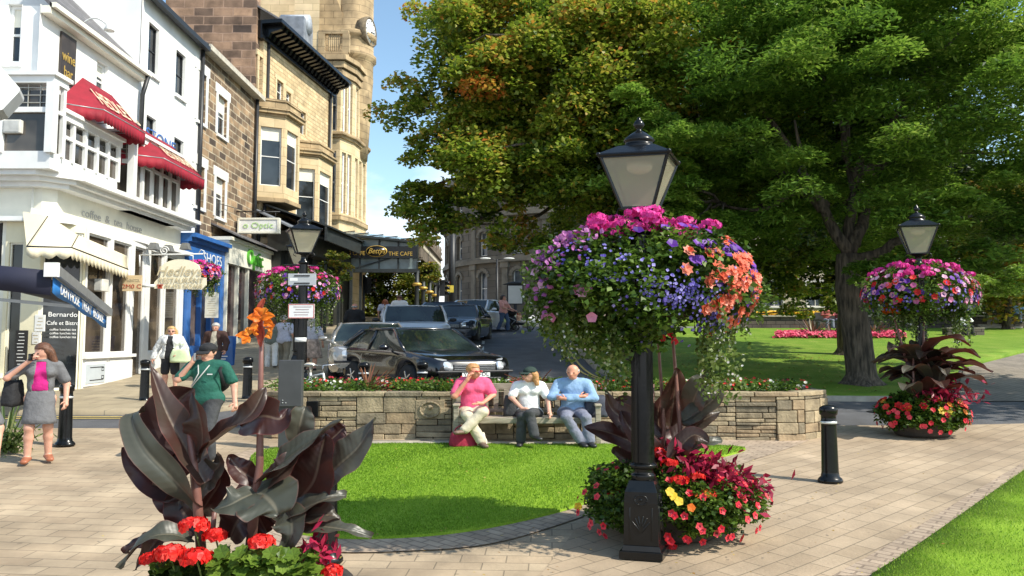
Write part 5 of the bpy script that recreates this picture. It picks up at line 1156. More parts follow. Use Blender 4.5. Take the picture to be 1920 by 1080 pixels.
for (pa, pb, lab, cc) in (((540, 535), (593, 513), 'grey notice plate clamped on the lamp post, upper one', (.42, .44, .45)), ((540, 597), (590, 570), 'white notice with red rim on the lamp post, lower one', (.8, .8, .78))):
    d = 15.75; a, b = at(*pa, d), at(*pb, d); T = Thing('notice_plate', lab, 'sign', (a.x + b.x) / 2, d, (a.z + b.z) / 2)
    w_, h_ = b.x - a.x, b.z - a.z
    mb = MB(); mb.box((0, 0, 0), (w_, .015, h_)); T.part('plate', mb, M('plate%.2f' % cc[0], cc, .5, .05, 5), k=False, bevel=.004)
    mb = MB()
    if cc[0] > .7:
        for s in (-1, 1): mb.box((0, -.01, s * (h_ / 2 - .012)), (w_ - .01, .004, .014)); mb.box((s * (w_ / 2 - .012), -.01, 0), (.014, .004, h_ - .03))
        T.part('red_rim', mb, M('red_rim', (.5, .08, .06), .5), k=False); mb = MB()
        for k in range(4): mb.box((random.uniform(-.03, .03), -.01, h_ * .3 - k * .055), (w_ * .7 * random.uniform(.7, 1), .004, .014))
        T.part('print', mb, M('grey_print', (.4, .3, .3)), k=False)
    else:
        for s in (-1, 1): mb.box((0, .0, s * h_ * .32), (w_ * .55, .04, .025))
        T.part('clamp', mb, IRON, k=False)
        mb = MB(); mb.box((-w_ * .3, -.009, 0), (w_ * .28, .003, h_ * .25)); T.part('sticker', mb, WHITEP, k=False)
mbx = MB(); T = Thing('sticker', 'small white sticker on the lamp post shaft above the bicycle', 'sticker', LP3.loc[0], 15.8, at(563, 637, 15.8).z); mbx.lathe([(.092, -.045), (.092, .045)], 16); T.part('label', mbx, WHITEP)
# ---------------------------------------------------------------- flowers
def flowers(name, C, N, r, mat, parent, loc, npet=5, cup=.25, tint=None, k=False, wide=1.0):
    if not name.startswith('canna') and not name.endswith('leaves'): name += '_blossoms'
    C = np.asarray(C, float); N = np.asarray(N, float); N = N / np.linalg.norm(N, axis=1, keepdims=True); n = len(C)
    a = np.cross(N, np.where(np.abs(N[:, 2:3]) < .9, [[0, 0, 1.]], [[1., 0, 0]])); a /= np.linalg.norm(a, axis=1, keepdims=True); b = np.cross(N, a)
    r = np.broadcast_to(np.asarray(r, float), (n,)); ph = rng.uniform(0, 6, n); t = rng.random(n) if tint is None else np.asarray(tint)
    CC, DD, NN, LL, TT = [], [], [], [], []
    for j in range(npet):
        th = ph + 2 * math.pi * j / npet; d = a * np.cos(th)[:, None] + b * np.sin(th)[:, None] + N * cup; d /= np.linalg.norm(d, axis=1, keepdims=True)
        CC.append(C + d * r[:, None] * .52); DD.append(d); NN.append(N - d * cup); LL.append(r); TT.append(t + rng.normal(0, .08, n))
    L = np.concatenate(LL)
    return leafmesh(name, np.concatenate(CC), np.concatenate(DD), np.concatenate(NN), L, L * wide * 2.1 * math.sin(math.pi / npet) * .9, mat, tint=np.concatenate(TT), fold=.1, parent=parent, loc=loc, k=k)
def heads(name, C, r, mat, parent, loc, per=34, pr=.02, k=False):
    """geranium heads: a ball of little flowers at every C"""
    C = np.asarray(C, float); n = len(C); r = np.broadcast_to(np.asarray(r, float), (n,)); idx = np.repeat(np.arange(n), per); v = rdir(n * per); v[:, 2] = np.abs(v[:, 2]) * .9 - .25
    tt = np.clip(rng.normal(.5, .18, n * per), 0, 1)
    return flowers(name, C[idx] + v * r[idx][:, None] * np.array([1.15, 1, .72]), v + rng.normal(0, .2, v.shape), pr, mat, parent, loc, 5, .1, tint=tt, k=k)
PINKG = leafmat('pink_geranium', [(.55, .02, .13), (.78, .04, .34), (.85, .12, .50)], .5, .3)
REDG = leafmat('red_geranium', [(.55, .008, .008), (.80, .025, .02), (.88, .10, .07)], .5, .3)
CORAL = leafmat('coral_begonia', [(.65, .08, .03), (.86, .20, .10), (.92, .36, .24)], .45, .35)
PURP = leafmat('purple_petunia', [(.05, .01, .16), (.13, .02, .32), (.22, .06, .45)], .5, .3)
LOB = leafmat('blue_lobelia', [(.09, .06, .36), (.18, .14, .55), (.42, .38, .74)], .5, .3)
PINKP = leafmat('pink_petunia', [(.55, .10, .28), (.78, .28, .50), (.86, .55, .68)], .5, .35)
MAUV = leafmat('mauve_flower', [(.32, .10, .35), (.50, .16, .45), (.62, .26, .52)], .5, .35)
SCAR = leafmat('scarlet_petunia', [(.60, .01, .02), (.82, .03, .06), (.90, .10, .12)], .45, .3)
CRIM = leafmat('crimson_coleus', [(.12, .006, .02), (.32, .012, .05), (.5, .03, .08)], .4, .3)
ORAN = leafmat('orange_canna_flower', [(.72, .12, .01), (.88, .22, .015), (.92, .34, .04)], .45, .4)
YELF = leafmat('yellow_flower', [(.7, .42, .01), (.85, .6, .03), (.9, .7, .1)], .5, .3)
WHTF = leafmat('white_flower', [(.6, .62, .5), (.8, .8, .74), (.85, .72, .72)], .5, .3)
FOLG = leafmat('basket_leaf', [(.02, .045, .008), (.06, .12, .015), (.13, .22, .025), (.22, .32, .05)], .45, .4)
FOLD = leafmat('trailing_leaf', [(.03, .06, .012), (.10, .16, .025), (.2, .27, .06), (.38, .42, .2)], .45, .4)
def basket(LP, label, near=False, sc=1.0):
    x, y, z = LP.loc; zc = z + 2.52; T = Thing('flower_basket', label, 'hanging basket', x, y, zc, group='flower baskets on the lamp posts')
    L0 = np.array(T.loc); rx, ry, rz = 1.08 * sc, .82 * sc, .60 * sc
    mb = MB(); mb.lathe([(.14, -.42), (.34, -.30), (.45, -.05), (.47, 0), (.44, 0), (.1, -.25)], 16, smooth=True); T.part('basket', mb, M('moss_liner', (.06, .045, .025), .95, .4, 8, bump=.6))
    C = rdir(190 if near else 120); C[:, 2] = C[:, 2] * .95 + .05; C = C * np.array([rx, ry, rz]) * rng.uniform(.62, 1.04, (len(C), 1)) + L0
    if near:  # open towards the lower right, fuller at the lower left
        C = C[~((C[:, 0] > x + .1) & (C[:, 2] < zc - .32))]
    nl = 105 if near else 60
    t = np.clip(.45 + rng.normal(0, .13, len(C)), .1, .85)
    foliage('foliage', T.o, T.loc, C, .21 * sc, nl, .062, .05, FOLG, t, flat=.8, droop=.3)
    # trailing growth
    st = [(-.95, -.15, .2, .75), (-.74, -.3, .1, .85), (-.40, -.1, .0, .9), (-.3, -.5, -.1, .8), (-.2, .2, -.2, .95), (-.85, .2, 0, .65), (.62, -.2, -.15, .95), (.52, -.4, -.1, 1.0), (.7, .1, -.1, .9), (.9, -.1, 0, .6), (1.0, .0, .1, .45), (-.6, .4, 0, .8)]
    pts = []
    for a, b, c, ln in st:
        for s in range(7 if near else 4):
            ax, by = a + rng.normal(0, .09), b + rng.normal(0, .09); m = int(ln * rng.uniform(.6, 1) * 90)
            tt = np.linspace(0, 1, m); pts.append(np.stack([ax * sc + np.cumsum(rng.normal(0, .006, m)), by * sc + np.cumsum(rng.normal(0, .006, m)), (c - tt * ln * rng.uniform(.7, 1)) * sc], 1))
    pts = np.concatenate(pts) + L0 + rng.normal(0, .025, (sum(len(p) for p in pts), 3)); n = len(pts)
    D = rdir(n); D[:, 2] -= .5; leafmesh('trailing_ivy', pts, D, rdir(n) + np.array([0, -.3, .5]), .05, .036, FOLD, parent=T.o, loc=T.loc, tint=np.clip(rng.normal(.45, .22, n), 0, 1))
    def surf(px, pz):
        """px,pz offsets in metres seen from the front -> point and normal on the front of the mass"""
        px = np.asarray(px, float); pz = np.asarray(pz, float); kq = np.minimum(1, .95 / np.sqrt((px / rx) ** 2 + (pz / rz) ** 2 + 1e-9)); px = px * kq; pz = pz * kq; q = 1 - (px / rx) ** 2 - (pz / rz) ** 2; yy = -ry * np.sqrt(np.clip(q, 0, 1))
        P = np.stack([px, yy, pz], 1) + L0; Nn = np.stack([px / rx ** 2, yy / ry ** 2, pz / rz ** 2], 1); Nn /= np.linalg.norm(Nn, axis=1, keepdims=True); Nn += np.array([.15, -.35, .3]); return P, Nn
    def region(n, cx, cz, sx, sz): return cx + rng.normal(0, sx, n), cz + rng.normal(0, sz, n)
    def anyw(n, zlo, zhi): v = rdir(n * 4); v = v[(v[:, 2] > zlo) & (v[:, 2] < zhi)][:n]; return v * np.array([rx, ry, rz]) * 1.0 + L0, v * np.array([1, 1, 1.]) + np.array([0, 0, .2])
    if near:
        gx = np.array([1118, 1135, 1150, 1160, 1178, 1190, 1205, 1215, 1238, 1226, 1150, 1168, 1282, 1270, 1300, 1322, 1110, 1188, 1250, 1262]); gy = np.array([432, 428, 436, 418, 420, 412, 408, 422, 426, 405, 440, 434, 428, 424, 436, 438, 438, 428, 420, 432])
        P = np.stack([(gx - 1207) / 200 + x, np.full(len(gx), y - .15) + rng.uniform(-.28, .2, len(gx)), (1047 - gy) / 200 * 1.0 + z - .0], 1)
        heads('pink_geraniums', np.concatenate([P, P + rng.normal(0, .14, P.shape) * np.array([1, 1.5, .35]) + np.array([0, .2, -.03])]), .085, PINKG, T.o, T.loc, per=44, pr=.024)
        P, N = surf(*region(34, .72, -.02, .17, .16)); P2, N2 = surf(*region(22, .88, .0, .13, .24)); P3, N3 = surf(*region(9, .55, -.15, .12, .1)); P = np.concatenate([P, P2, P3]); N = np.concatenate([N, N2, N3])
        flowers('coral_begonias', P, N, .068, CORAL, T.o, T.loc, 7, .35); flowers('begonia_hearts', P + N * .012, N, .042, CORAL, T.o, T.loc, 6, .8)
        P, N = surf(*region(30, .62, .30, .32, .14)); P2, N2 = surf(*region(12, .98, -.05, .08, .2)); flowers('purple_petunias', np.concatenate([P, P2]), np.concatenate([N, N2]), .058, PURP, T.o, T.loc, 5, .3, wide=1.3)
        P, N = surf(*region(210, .24, -.14, .24, .08)); P2, N2 = surf(*region(70, -.45, .15, .28, .12)); P3, N3 = surf(*region(110, .55, -.36, .2, .08)); P4, N4 = surf(*region(60, -.05, .0, .30, .10))
        P = np.concatenate([P, P2, P3, P4]); flowers('blue_lobelia', P + rng.normal(0, .02, P.shape), np.concatenate([N, N2, N3, N4]), rng.uniform(.010, .020, len(P)), LOB, T.o, T.loc, 4, .2)
        P, N = surf(*region(70, -.93, .12, .09, .22)); P2, N2 = surf(*region(60, -.72, .40, .14, .12)); flowers('mauve_fuchsias', np.concatenate([P, P2]) + rng.normal(0, .035, (130, 3)), rdir(130), .032, MAUV, T.o, T.loc, 4, .5)
        P, N = surf([-.66, -.58, -.62, -.53, -.95, -1.02, -.98, 1.05], [-.09, -.085, -.11, -.32, -.02, .1, -.35, -.3]); flowers('pink_petunias', P, N, .055, PINKP, T.o, T.loc, 5, .3, wide=1.3)
        m = rng.choice(len(pts), 420); flowers('white_bacopa', pts[m] + np.array([0, -.03, 0]), rdir(420) + np.array([0, -1, .3]), .013, WHTF, T.o, T.loc, 5, .1)
    else:
        P, N = anyw(46, .45, 1); heads('pink_geraniums', P + np.array([0, 0, .04]), .075, PINKG, T.o, T.loc, per=16, pr=.034)
        P, N = anyw(120, -.35, .8); flowers('pink_petunias', P, N, .058, PINKP, T.o, T.loc, 5, .3, wide=1.3)
        P, N = anyw(60, -.3, .7); flowers('purple_petunias', P, N, .055, PURP, T.o, T.loc, 5, .3, wide=1.3)
        P, N = anyw(34, -.4, .5); flowers('scarlet_geraniums', P, N, .07, REDG, T.o, T.loc, 7, .4)
        P, N = anyw(260, -.6, .1); flowers('blue_lobelia', P, N, .024, LOB, T.o, T.loc, 4, .2)
        m = rng.choice(len(pts), 160); flowers('white_bacopa', pts[m], rdir(160) + np.array([0, -1, .3]), .02, WHTF, T.o, T.loc, 5, .1)
    return T
basket(LP1, 'huge flower basket with coral begonias and blue lobelia under a lantern', True)
basket(LP2, 'flower basket with pink and purple blooms on the post beyond the path', sc=.92)
basket(LP4, 'pink flower basket on the farther pavement lamp post, behind the white notices', sc=1.1)
# basket hanging at the blue shop
class _P: pass
q = _P(); bb = at(372, 515, 22.6); q.loc = (bb.x, bb.y, bb.z - 2.52); b4 = basket(q, 'small flower basket partly hidden behind the cream hanging sign', sc=.62); b4.o['group'] = 'flower baskets on the lamp posts'
# ---------------------------------------------------------------- canna plants and planters
def cannamat():
    m, n, l, p = nmat('bronze_canna_leaf')
    tc = n.new('ShaderNodeTexCoord'); nz = n.new('ShaderNodeTexNoise'); nz.inputs['Scale'].default_value = 3.5; nz.inputs['Detail'].default_value = 5; l.new(tc.outputs['Object'], nz.inputs['Vector'])
    a = n.new('ShaderNodeAttribute'); a.attribute_name = 'tint'
    ad = n.new('ShaderNodeMath'); ad.operation = 'MULTIPLY_ADD'; ad.inputs[1].default_value = .55; l.new(nz.outputs[0], ad.inputs[0]); l.new(a.outputs['Fac'], ad.inputs[2])
    rp = n.new('ShaderNodeValToRGB'); e = rp.color_ramp.elements; e.new(.6); e[0].position = .3; e[2].position = 1.05
    e[0].color = (.014, .008, .008, 1); e[1].color = (.050, .018, .014, 1); e[2].color = (.062, .066, .048, 1)
    l.new(ad.outputs[0], rp.inputs[0])
    am = n.new('ShaderNodeAttribute'); am.attribute_name = 'across'; mr = n.new('ShaderNodeValToRGB'); me_ = mr.color_ramp.elements; me_[0].color = (.16, .13, .09, 1); me_[0].position = .03; me_[1].position = .09; me_[1].color = (0, 0, 0, 1); q_ = me_.new(.93); q_.color = (0, 0, 0, 1); q_ = me_.new(1.0); q_.color = (.16, .03, .03, 1)
    l.new(am.outputs['Fac'], mr.inputs[0]); mx2 = n.new('ShaderNodeMix'); mx2.data_type = 'RGBA'; mx2.blend_type = 'ADD'; mx2.inputs[0].default_value = .55; l.new(rp.outputs[0], mx2.inputs[6]); l.new(mr.outputs[0], mx2.inputs[7])
    l.new(mx2.outputs[2], p.inputs['Base Color']); p.inputs['Roughness'].default_value = .4; p.inputs['Specular IOR Level'].default_value = .5
    ag = n.new('ShaderNodeAttribute'); ag.attribute_name = 'vein'
    wv = n.new('ShaderNodeMath'); wv.operation = 'SINE'; mu = n.new('ShaderNodeMath'); mu.operation = 'MULTIPLY'; mu.inputs[1].default_value = 150; l.new(ag.outputs['Fac'], mu.inputs[0]); l.new(mu.outputs[0], wv.inputs[0])
    b = n.new('ShaderNodeBump'); b.inputs['Strength'].default_value = .10; b.inputs['Distance'].default_value = .003; l.new(wv.outputs[0], b.inputs['Height']); l.new(b.outputs[0], p.inputs['Normal'])
    t = n.new('ShaderNodeBsdfTranslucent'); t.inputs[0].default_value = (.16, .03, .02, 1); mx = n.new('ShaderNodeMixShader'); mx.inputs[0].default_value = .16
    l.new(p.outputs[0], mx.inputs[1]); l.new(t.outputs[0], mx.inputs[2]); l.new(mx.outputs[0], n['Material Output'].inputs[0])
    return m
CANNA = cannamat(); CSTEM = M('canna_stem', (.20, .09, .07), .4, .3, 6)
class Leaves(MB):
    def __init__(s): super().__init__(); s.vein = []; s.acr = []
    def leaf(s, pts, W, nrm, fold=.25, tint=.5, seg=16, wave=.02, pw=.75):
        pts = [Vector(p) for p in pts]; m = len(pts); C = []
        for i in range(seg + 1):
            u = i / seg * (m - 1); k = min(int(u), m - 2); t = u - k; p = [pts[max(k - 1, 0)], pts[k], pts[k + 1], pts[min(k + 2, m - 1)]]
            C.append(.5 * ((2 * p[1]) + (p[2] - p[0]) * t + (2 * p[0] - 5 * p[1] + 4 * p[2] - p[3]) * t * t + (3 * p[1] - p[0] - 3 * p[2] + p[3]) * t ** 3))
        nrm = Vector(nrm).normalized(); rows = []; ph = random.uniform(0, 6); len_ = sum((C[i + 1] - C[i]).length for i in range(seg))
        for i in range(seg + 1):
            d = (C[min(i + 1, seg)] - C[max(i - 1, 0)]).normalized(); sd = d.cross(nrm)
            sd = sd.normalized() if sd.length > .1 else Vector((1, 0, 0)); up = sd.cross(d)
            t = i / seg; w = W * max(.015, math.sin(math.pi * min(1, t * .97 + .03) ** pw)) ** .8
            row = []
            for j, q in enumerate((-1, -.8, -.5, -.2, 0, .2, .5, .8, 1)):
                lift = fold * abs(q) ** 1.3 * w + wave * (math.sin(t * 9 + ph + (3 if q > 0 else 0)) + .5 * math.sin(t * 23 + 2 * ph + q)) * abs(q) ** 2 - (.012 if q == 0 else 0)
                row.append(C[i] + sd * q * w + up * lift)
            rows.append(row)
        s.tint = tint; o = len(s.v); s.grid(rows); 
        for i in range(seg + 1): s.acr += [1, .8, .5, .2, 0, .2, .5, .8, 1]
        for i in range(seg + 1): s.vein += [i / seg * len_ - .5 * abs(q) * W for q in (-1, -.8, -.5, -.2, 0, .2, .5, .8, 1)]
    def done(s, T, name):
        o = s.build(name, CANNA, T.o, loc=T.loc, world=True, tints=True)
        a = o.data.attributes.new('vein', 'FLOAT', 'POINT'); a.data.foreach_set('value', s.vein); a = o.data.attributes.new('across', 'FLOAT', 'POINT'); a.data.foreach_set('value', s.acr); return o
def cannaflower(T, c, n=5, r=.09, name='canna_blossoms'):
    c = np.array(c); v = rdir(n * 3); v[:, 2] = np.abs(v[:, 2]) * .6
    return flowers(name, c + v * r * .5, v + np.array([.2, -.5, .4]), r, ORAN, T.o, T.loc, 4, .35, wide=1.1)
TERR = M('dark_planter', (.05, .04, .033), .7, .3, 4, bump=.3); SOIL = M('dark_soil', (.035, .025, .018), .95, .4, 12, bump=.7)
def pot(T, r, h):
    mb = MB(); mb.lathe([(r * .72, 0), (r * .78, .04), (r * .95, h * .85), (r * 1.03, h * .88), (r * 1.03, h), (r * .95, h), (r * .9, h * .9)], 24); T.part('pot', mb, TERR)
    mb = MB(); mb.lathe([(r * .93, h * .9), (r * .2, h * .95)], 20); T.part('soil', mb, SOIL)
def cannaclump(T, x, y, z, stems, hh, LW=(.5, .13), flower=True, spread=.25):
    Lf = Leaves(); st = MB()
    for s in range(stems):
        a = random.uniform(0, 6.28); bx, by = x + spread * K * math.cos(a), y + spread * math.sin(a); h = hh * random.uniform(.75, 1.1); tx, ty = bx + random.uniform(-.12, .12), by + random.uniform(-.1, .1)
        st.tube([(bx, by, z), (bx, by, z + h * .5), (tx, ty, z + h)], [.022, .02, .012], 7)
        for k in range(6):
            t = .12 + .80 * k / 6; b = Vector((bx + (tx - bx) * t, by + (ty - by) * t, z + h * t)); an = a + k * 2.5 + random.uniform(-.5, .5); L = LW[0] * random.uniform(.75, 1.15); o = Vector((math.cos(an) * K, math.sin(an), 0)); e = random.uniform(.5, 1.0)
            Lf.leaf([b, b + o * L * .3 + Vector((0, 0, L * .45 * e)), b + o * L * .7 + Vector((0, 0, L * .6 * e)), b + o * L * 1.05 + Vector((0, 0, L * .35 * e))], LW[1] * random.uniform(.8, 1.2) * 1.15, (-o.x * .5, -o.y * .5, 1), .3, random.uniform(.15, .75))
        if flower and s % 2 == 0: cannaflower(T, (tx, ty, z + h + .05), 5, .085)
    Lf.done(T, 'canna_foliage'); T.wpart('canna_stems', st, CSTEM)
def skirt(T, r, zc, rz, n=150, per=60, ls=.055, gap=None):
    """low bedding foliage spilling over a pot; returns a surface sampler"""
    L0 = np.array((T.loc[0], T.loc[1], T.loc[2] + zc)); v = rdir(n); v[:, 2] = v[:, 2] * .8 + .15; C = v * np.array([r * K * .86, r * .86, rz * .9]) * rng.uniform(.75, 1, (n, 1)) + L0
    foliage('bedding_foliage', T.o, T.loc, C, .15, per, ls, ls * .7, FOLG, np.clip(.45 + rng.normal(0, .13, n), 0, 1), flat=.8, droop=.2)
    def s(m, lo=-.5, hi=.9, front=False):
        q = rdir(m * 8); q = q[(q[:, 2] > lo) & (q[:, 2] < hi)]
        if front: q = q[q[:, 1] < .2]
        q = q[:m]; return q * np.array([r * K, r, rz]) * .95 + L0, q + np.array([0, -.25, .35])
    return s
# planter beside the nearest lamp
g = ground(1262, 1030); PL = Thing('flower_planter', 'round planter with cannas and scarlet petunias at the foot of the begonia basket lamp post', 'planter', g.x + .08, g.y + .45, group='round flower planters')
pot(PL, .46, .42); s = skirt(PL, .78, .34, .46, 260, 75)
P, N = s(110, -.75, .8); flowers('scarlet_petunias', P, N, .042, SCAR, PL.o, PL.loc, 5, .35, wide=1.05); flowers('petunia_eyes', P + N * .012, N, .014, CRIM, PL.o, PL.loc, 5, .5)
C0 = np.array(PL.loc)
def pw(px, py, dy): v = at(px, py, PL.loc[1] + dy); return (v.x, v.y, v.z)
heads('red_geraniums', [pw(1275, 900, -.6), pw(1255, 868, -.3), pw(1235, 850, 0), pw(1130, 905, .2), pw(1160, 910, .3), pw(1185, 832, .2), pw(1305, 893, -.4), pw(1385, 905, -.2), pw(1150, 925, 0), pw(1330, 925, -.5), pw(1232, 848, -.1)], .075, REDG, PL.o, PL.loc, per=40, pr=.024)
n = 520; Pc = np.array(pw(1345, 890, -.25)) + rng.normal(0, 1, (n, 3)) * np.array([.22, .15, .10]) + np.array([0, 0, .0]); Pc[:, 2] -= (Pc[:, 0] - PL.loc[0] - .42) * .35; leafmesh('coleus_leaves', Pc, rdir(n) + np.array([.2, -.3, .3]), rdir(n) + np.array([0, -.4, .8]), .12, .05, CRIM, parent=PL.o, loc=PL.loc)
flowers('yellow_pansies', [pw(1256, 922, -.72), pw(1273, 940, -.75), pw(1084, 950, -.1), pw(1262, 930, -.72)], [(0, -1, .4)] * 4, .045, YELF, PL.o, PL.loc, 5, .1, wide=1.3)
flowers('orange_pansies', [pw(1296, 952, -.76), pw(1326, 926, -.6), pw(1310, 930, -.6)], [(0, -1, .4)] * 3, .042, ORAN, PL.o, PL.loc, 5, .1, wide=1.3)
Lf = Leaves(); st = MB()
def PLp(px, py, dy): return Vector(pw(px, py, dy))
for pts, W, nr, fo, ti in [([(1258, 800, .2), (1262, 760, .1), (1268, 720, .05), (1270, 690, 0)], .13, (.2, -1, .2), .1, .35), ([(1285, 800, .1), (1300, 750, -.05), (1315, 715, -.1), (1318, 690, 0)], .12, (-.5, -1, .3), .2, .8),
        ([(1278, 790, 0), (1310, 770, -.1), (1340, 745, -.15), (1352, 720, -.1)], .11, (-.4, -.8, .6), .2, .75), ([(1270, 830, .1), (1300, 800, -.1), (1330, 780, -.15), (1350, 772, -.1)], .09, (-.2, -.7, .8), .2, .6),
        ([(1270, 855, 0), (1300, 840, -.2), (1330, 828, -.25), (1355, 826, -.2)], .08, (0, -.6, 1), .15, .85), ([(1240, 820, .1), (1200, 800, .1), (1150, 770, .05), (1135, 730, 0)], .13, (.5, -1, .3), .2, .3),
        ([(1235, 850, 0), (1190, 830, 0), (1140, 810, -.05), (1095, 800, 0)], .12, (.2, -1, .6), .15, .2), ([(1225, 900, .1), (1190, 870, 0), (1160, 850, 0), (1150, 838, 0)], .1, (.3, -.8, .7), .15, .45), ([(1240, 880, 0), (1215, 845, -.1), (1180, 800, -.1), (1165, 770, 0)], .12, (.5, -1, .2), .3, .25),
        ([(1265, 870, 0), (1240, 820, .2), (1235, 770, .2), (1245, 740, .2)], .1, (.3, -1, 0), .2, .3), ([(1225, 920, 0), (1190, 895, -.1), (1165, 885, -.1), (1140, 890, -.1)], .07, (0, -.6, 1), .2, .5), ([(1280, 890, 0), (1270, 850, -.2), (1300, 815, -.25), (1330, 830, -.3)], .1, (0, -.8, .6), .2, .4),
        ([(1260, 830, .2), (1290, 790, .3), (1300, 750, .3), (1285, 720, .3)], .14, (-.3, -1, .2), .1, .15), ([(1230, 840, .3), (1210, 790, .3), (1180, 760, .3), (1150, 750, .3)], .12, (.2, -1, .4), .1, .15)]:
    Lf.leaf([PLp(*q) for q in pts], W * 1.15, nr, fo, ti)
st.tube([PLp(1272, 950, 0), PLp(1275, 800, 0), PLp(1262, 640, .05), PLp(1258, 600, .05)], [.026, .024, .016, .01], 8); st.tube([PLp(1235, 960, .1), PLp(1245, 800, .1), PLp(1235, 650, .1), PLp(1228, 610, .1)], [.024, .022, .015, .01], 8); st.tube([PLp(1215, 950, .2), PLp(1222, 800, .2), PLp(1225, 720, .2)], [.02, .018, .012], 8)
Lf.done(PL, 'canna_foliage'); PL.wpart('canna_stems', st, CSTEM)
flowers('canna_blossoms', [pw(1228 + q * 5, 612 + q * 7, .1) for q in range(4)] + [pw(1255 + q * 3, 622 + q * 6, .05) for q in range(4)], rdir(8) + np.array([0, -1, .3]), .05, SCAR, PL.o, PL.loc, 4, .4)
# planter beyond the path
g = ground(1748, 822); PR = Thing('flower_planter', 'round planter with cannas and red flowers standing below the farther lamp', 'planter', g.x, g.y + .3, group='round flower planters')
pot(PR, .46, .40); s = skirt(PR, .64, .36, .44, 190, 60, .07)
for nm, n, mt, r, lo in (('scarlet_petunias', 80, SCAR, .05, -.6), ('red_geraniums', 24, REDG, .075, .3), ('orange_marigolds', 9, ORAN, .06, -.1)):
    P, N = s(n, lo, .9); flowers(nm, P, N, r, mt, PR.o, PR.loc, 6, .3, wide=1.2)
v = at(1772, 771, PR.loc[1] - .55); flowers('yellow_flower', [(v.x + q, v.y, v.z) for q in (-.05, 0, .05)], [(0, -1, .4)] * 3, .08, YELF, PR.o, PR.loc, 7, .2)
n = 260; Pc = np.array(at(1775, 745, PR.loc[1] - .3)) + rng.normal(0, 1, (n, 3)) * np.array([.25, .15, .11]); leafmesh('coleus_leaves', Pc, rdir(n) + np.array([.2, -.3, .3]), rdir(n) + np.array([0, -.4, .8]), .14, .06, CRIM, parent=PR.o, loc=PR.loc)
random.seed(5); cannaclump(PR, PR.loc[0], PR.loc[1], PR.loc[2] + .6, 6, .95, (.62, .16), False, .22)
for px, py in ((1672, 580), (1733, 572)): v = at(px, py, PR.loc[1]); cannaflower(PR, v, 6, .13); mb = MB(); mb.tube([(PR.loc[0] + (v.x - PR.loc[0]) * .4, PR.loc[1], PR.loc[2] + 1.1), tuple(v)], [.03, .015], 6); PR.wpart('flower_stalk', mb, CSTEM)
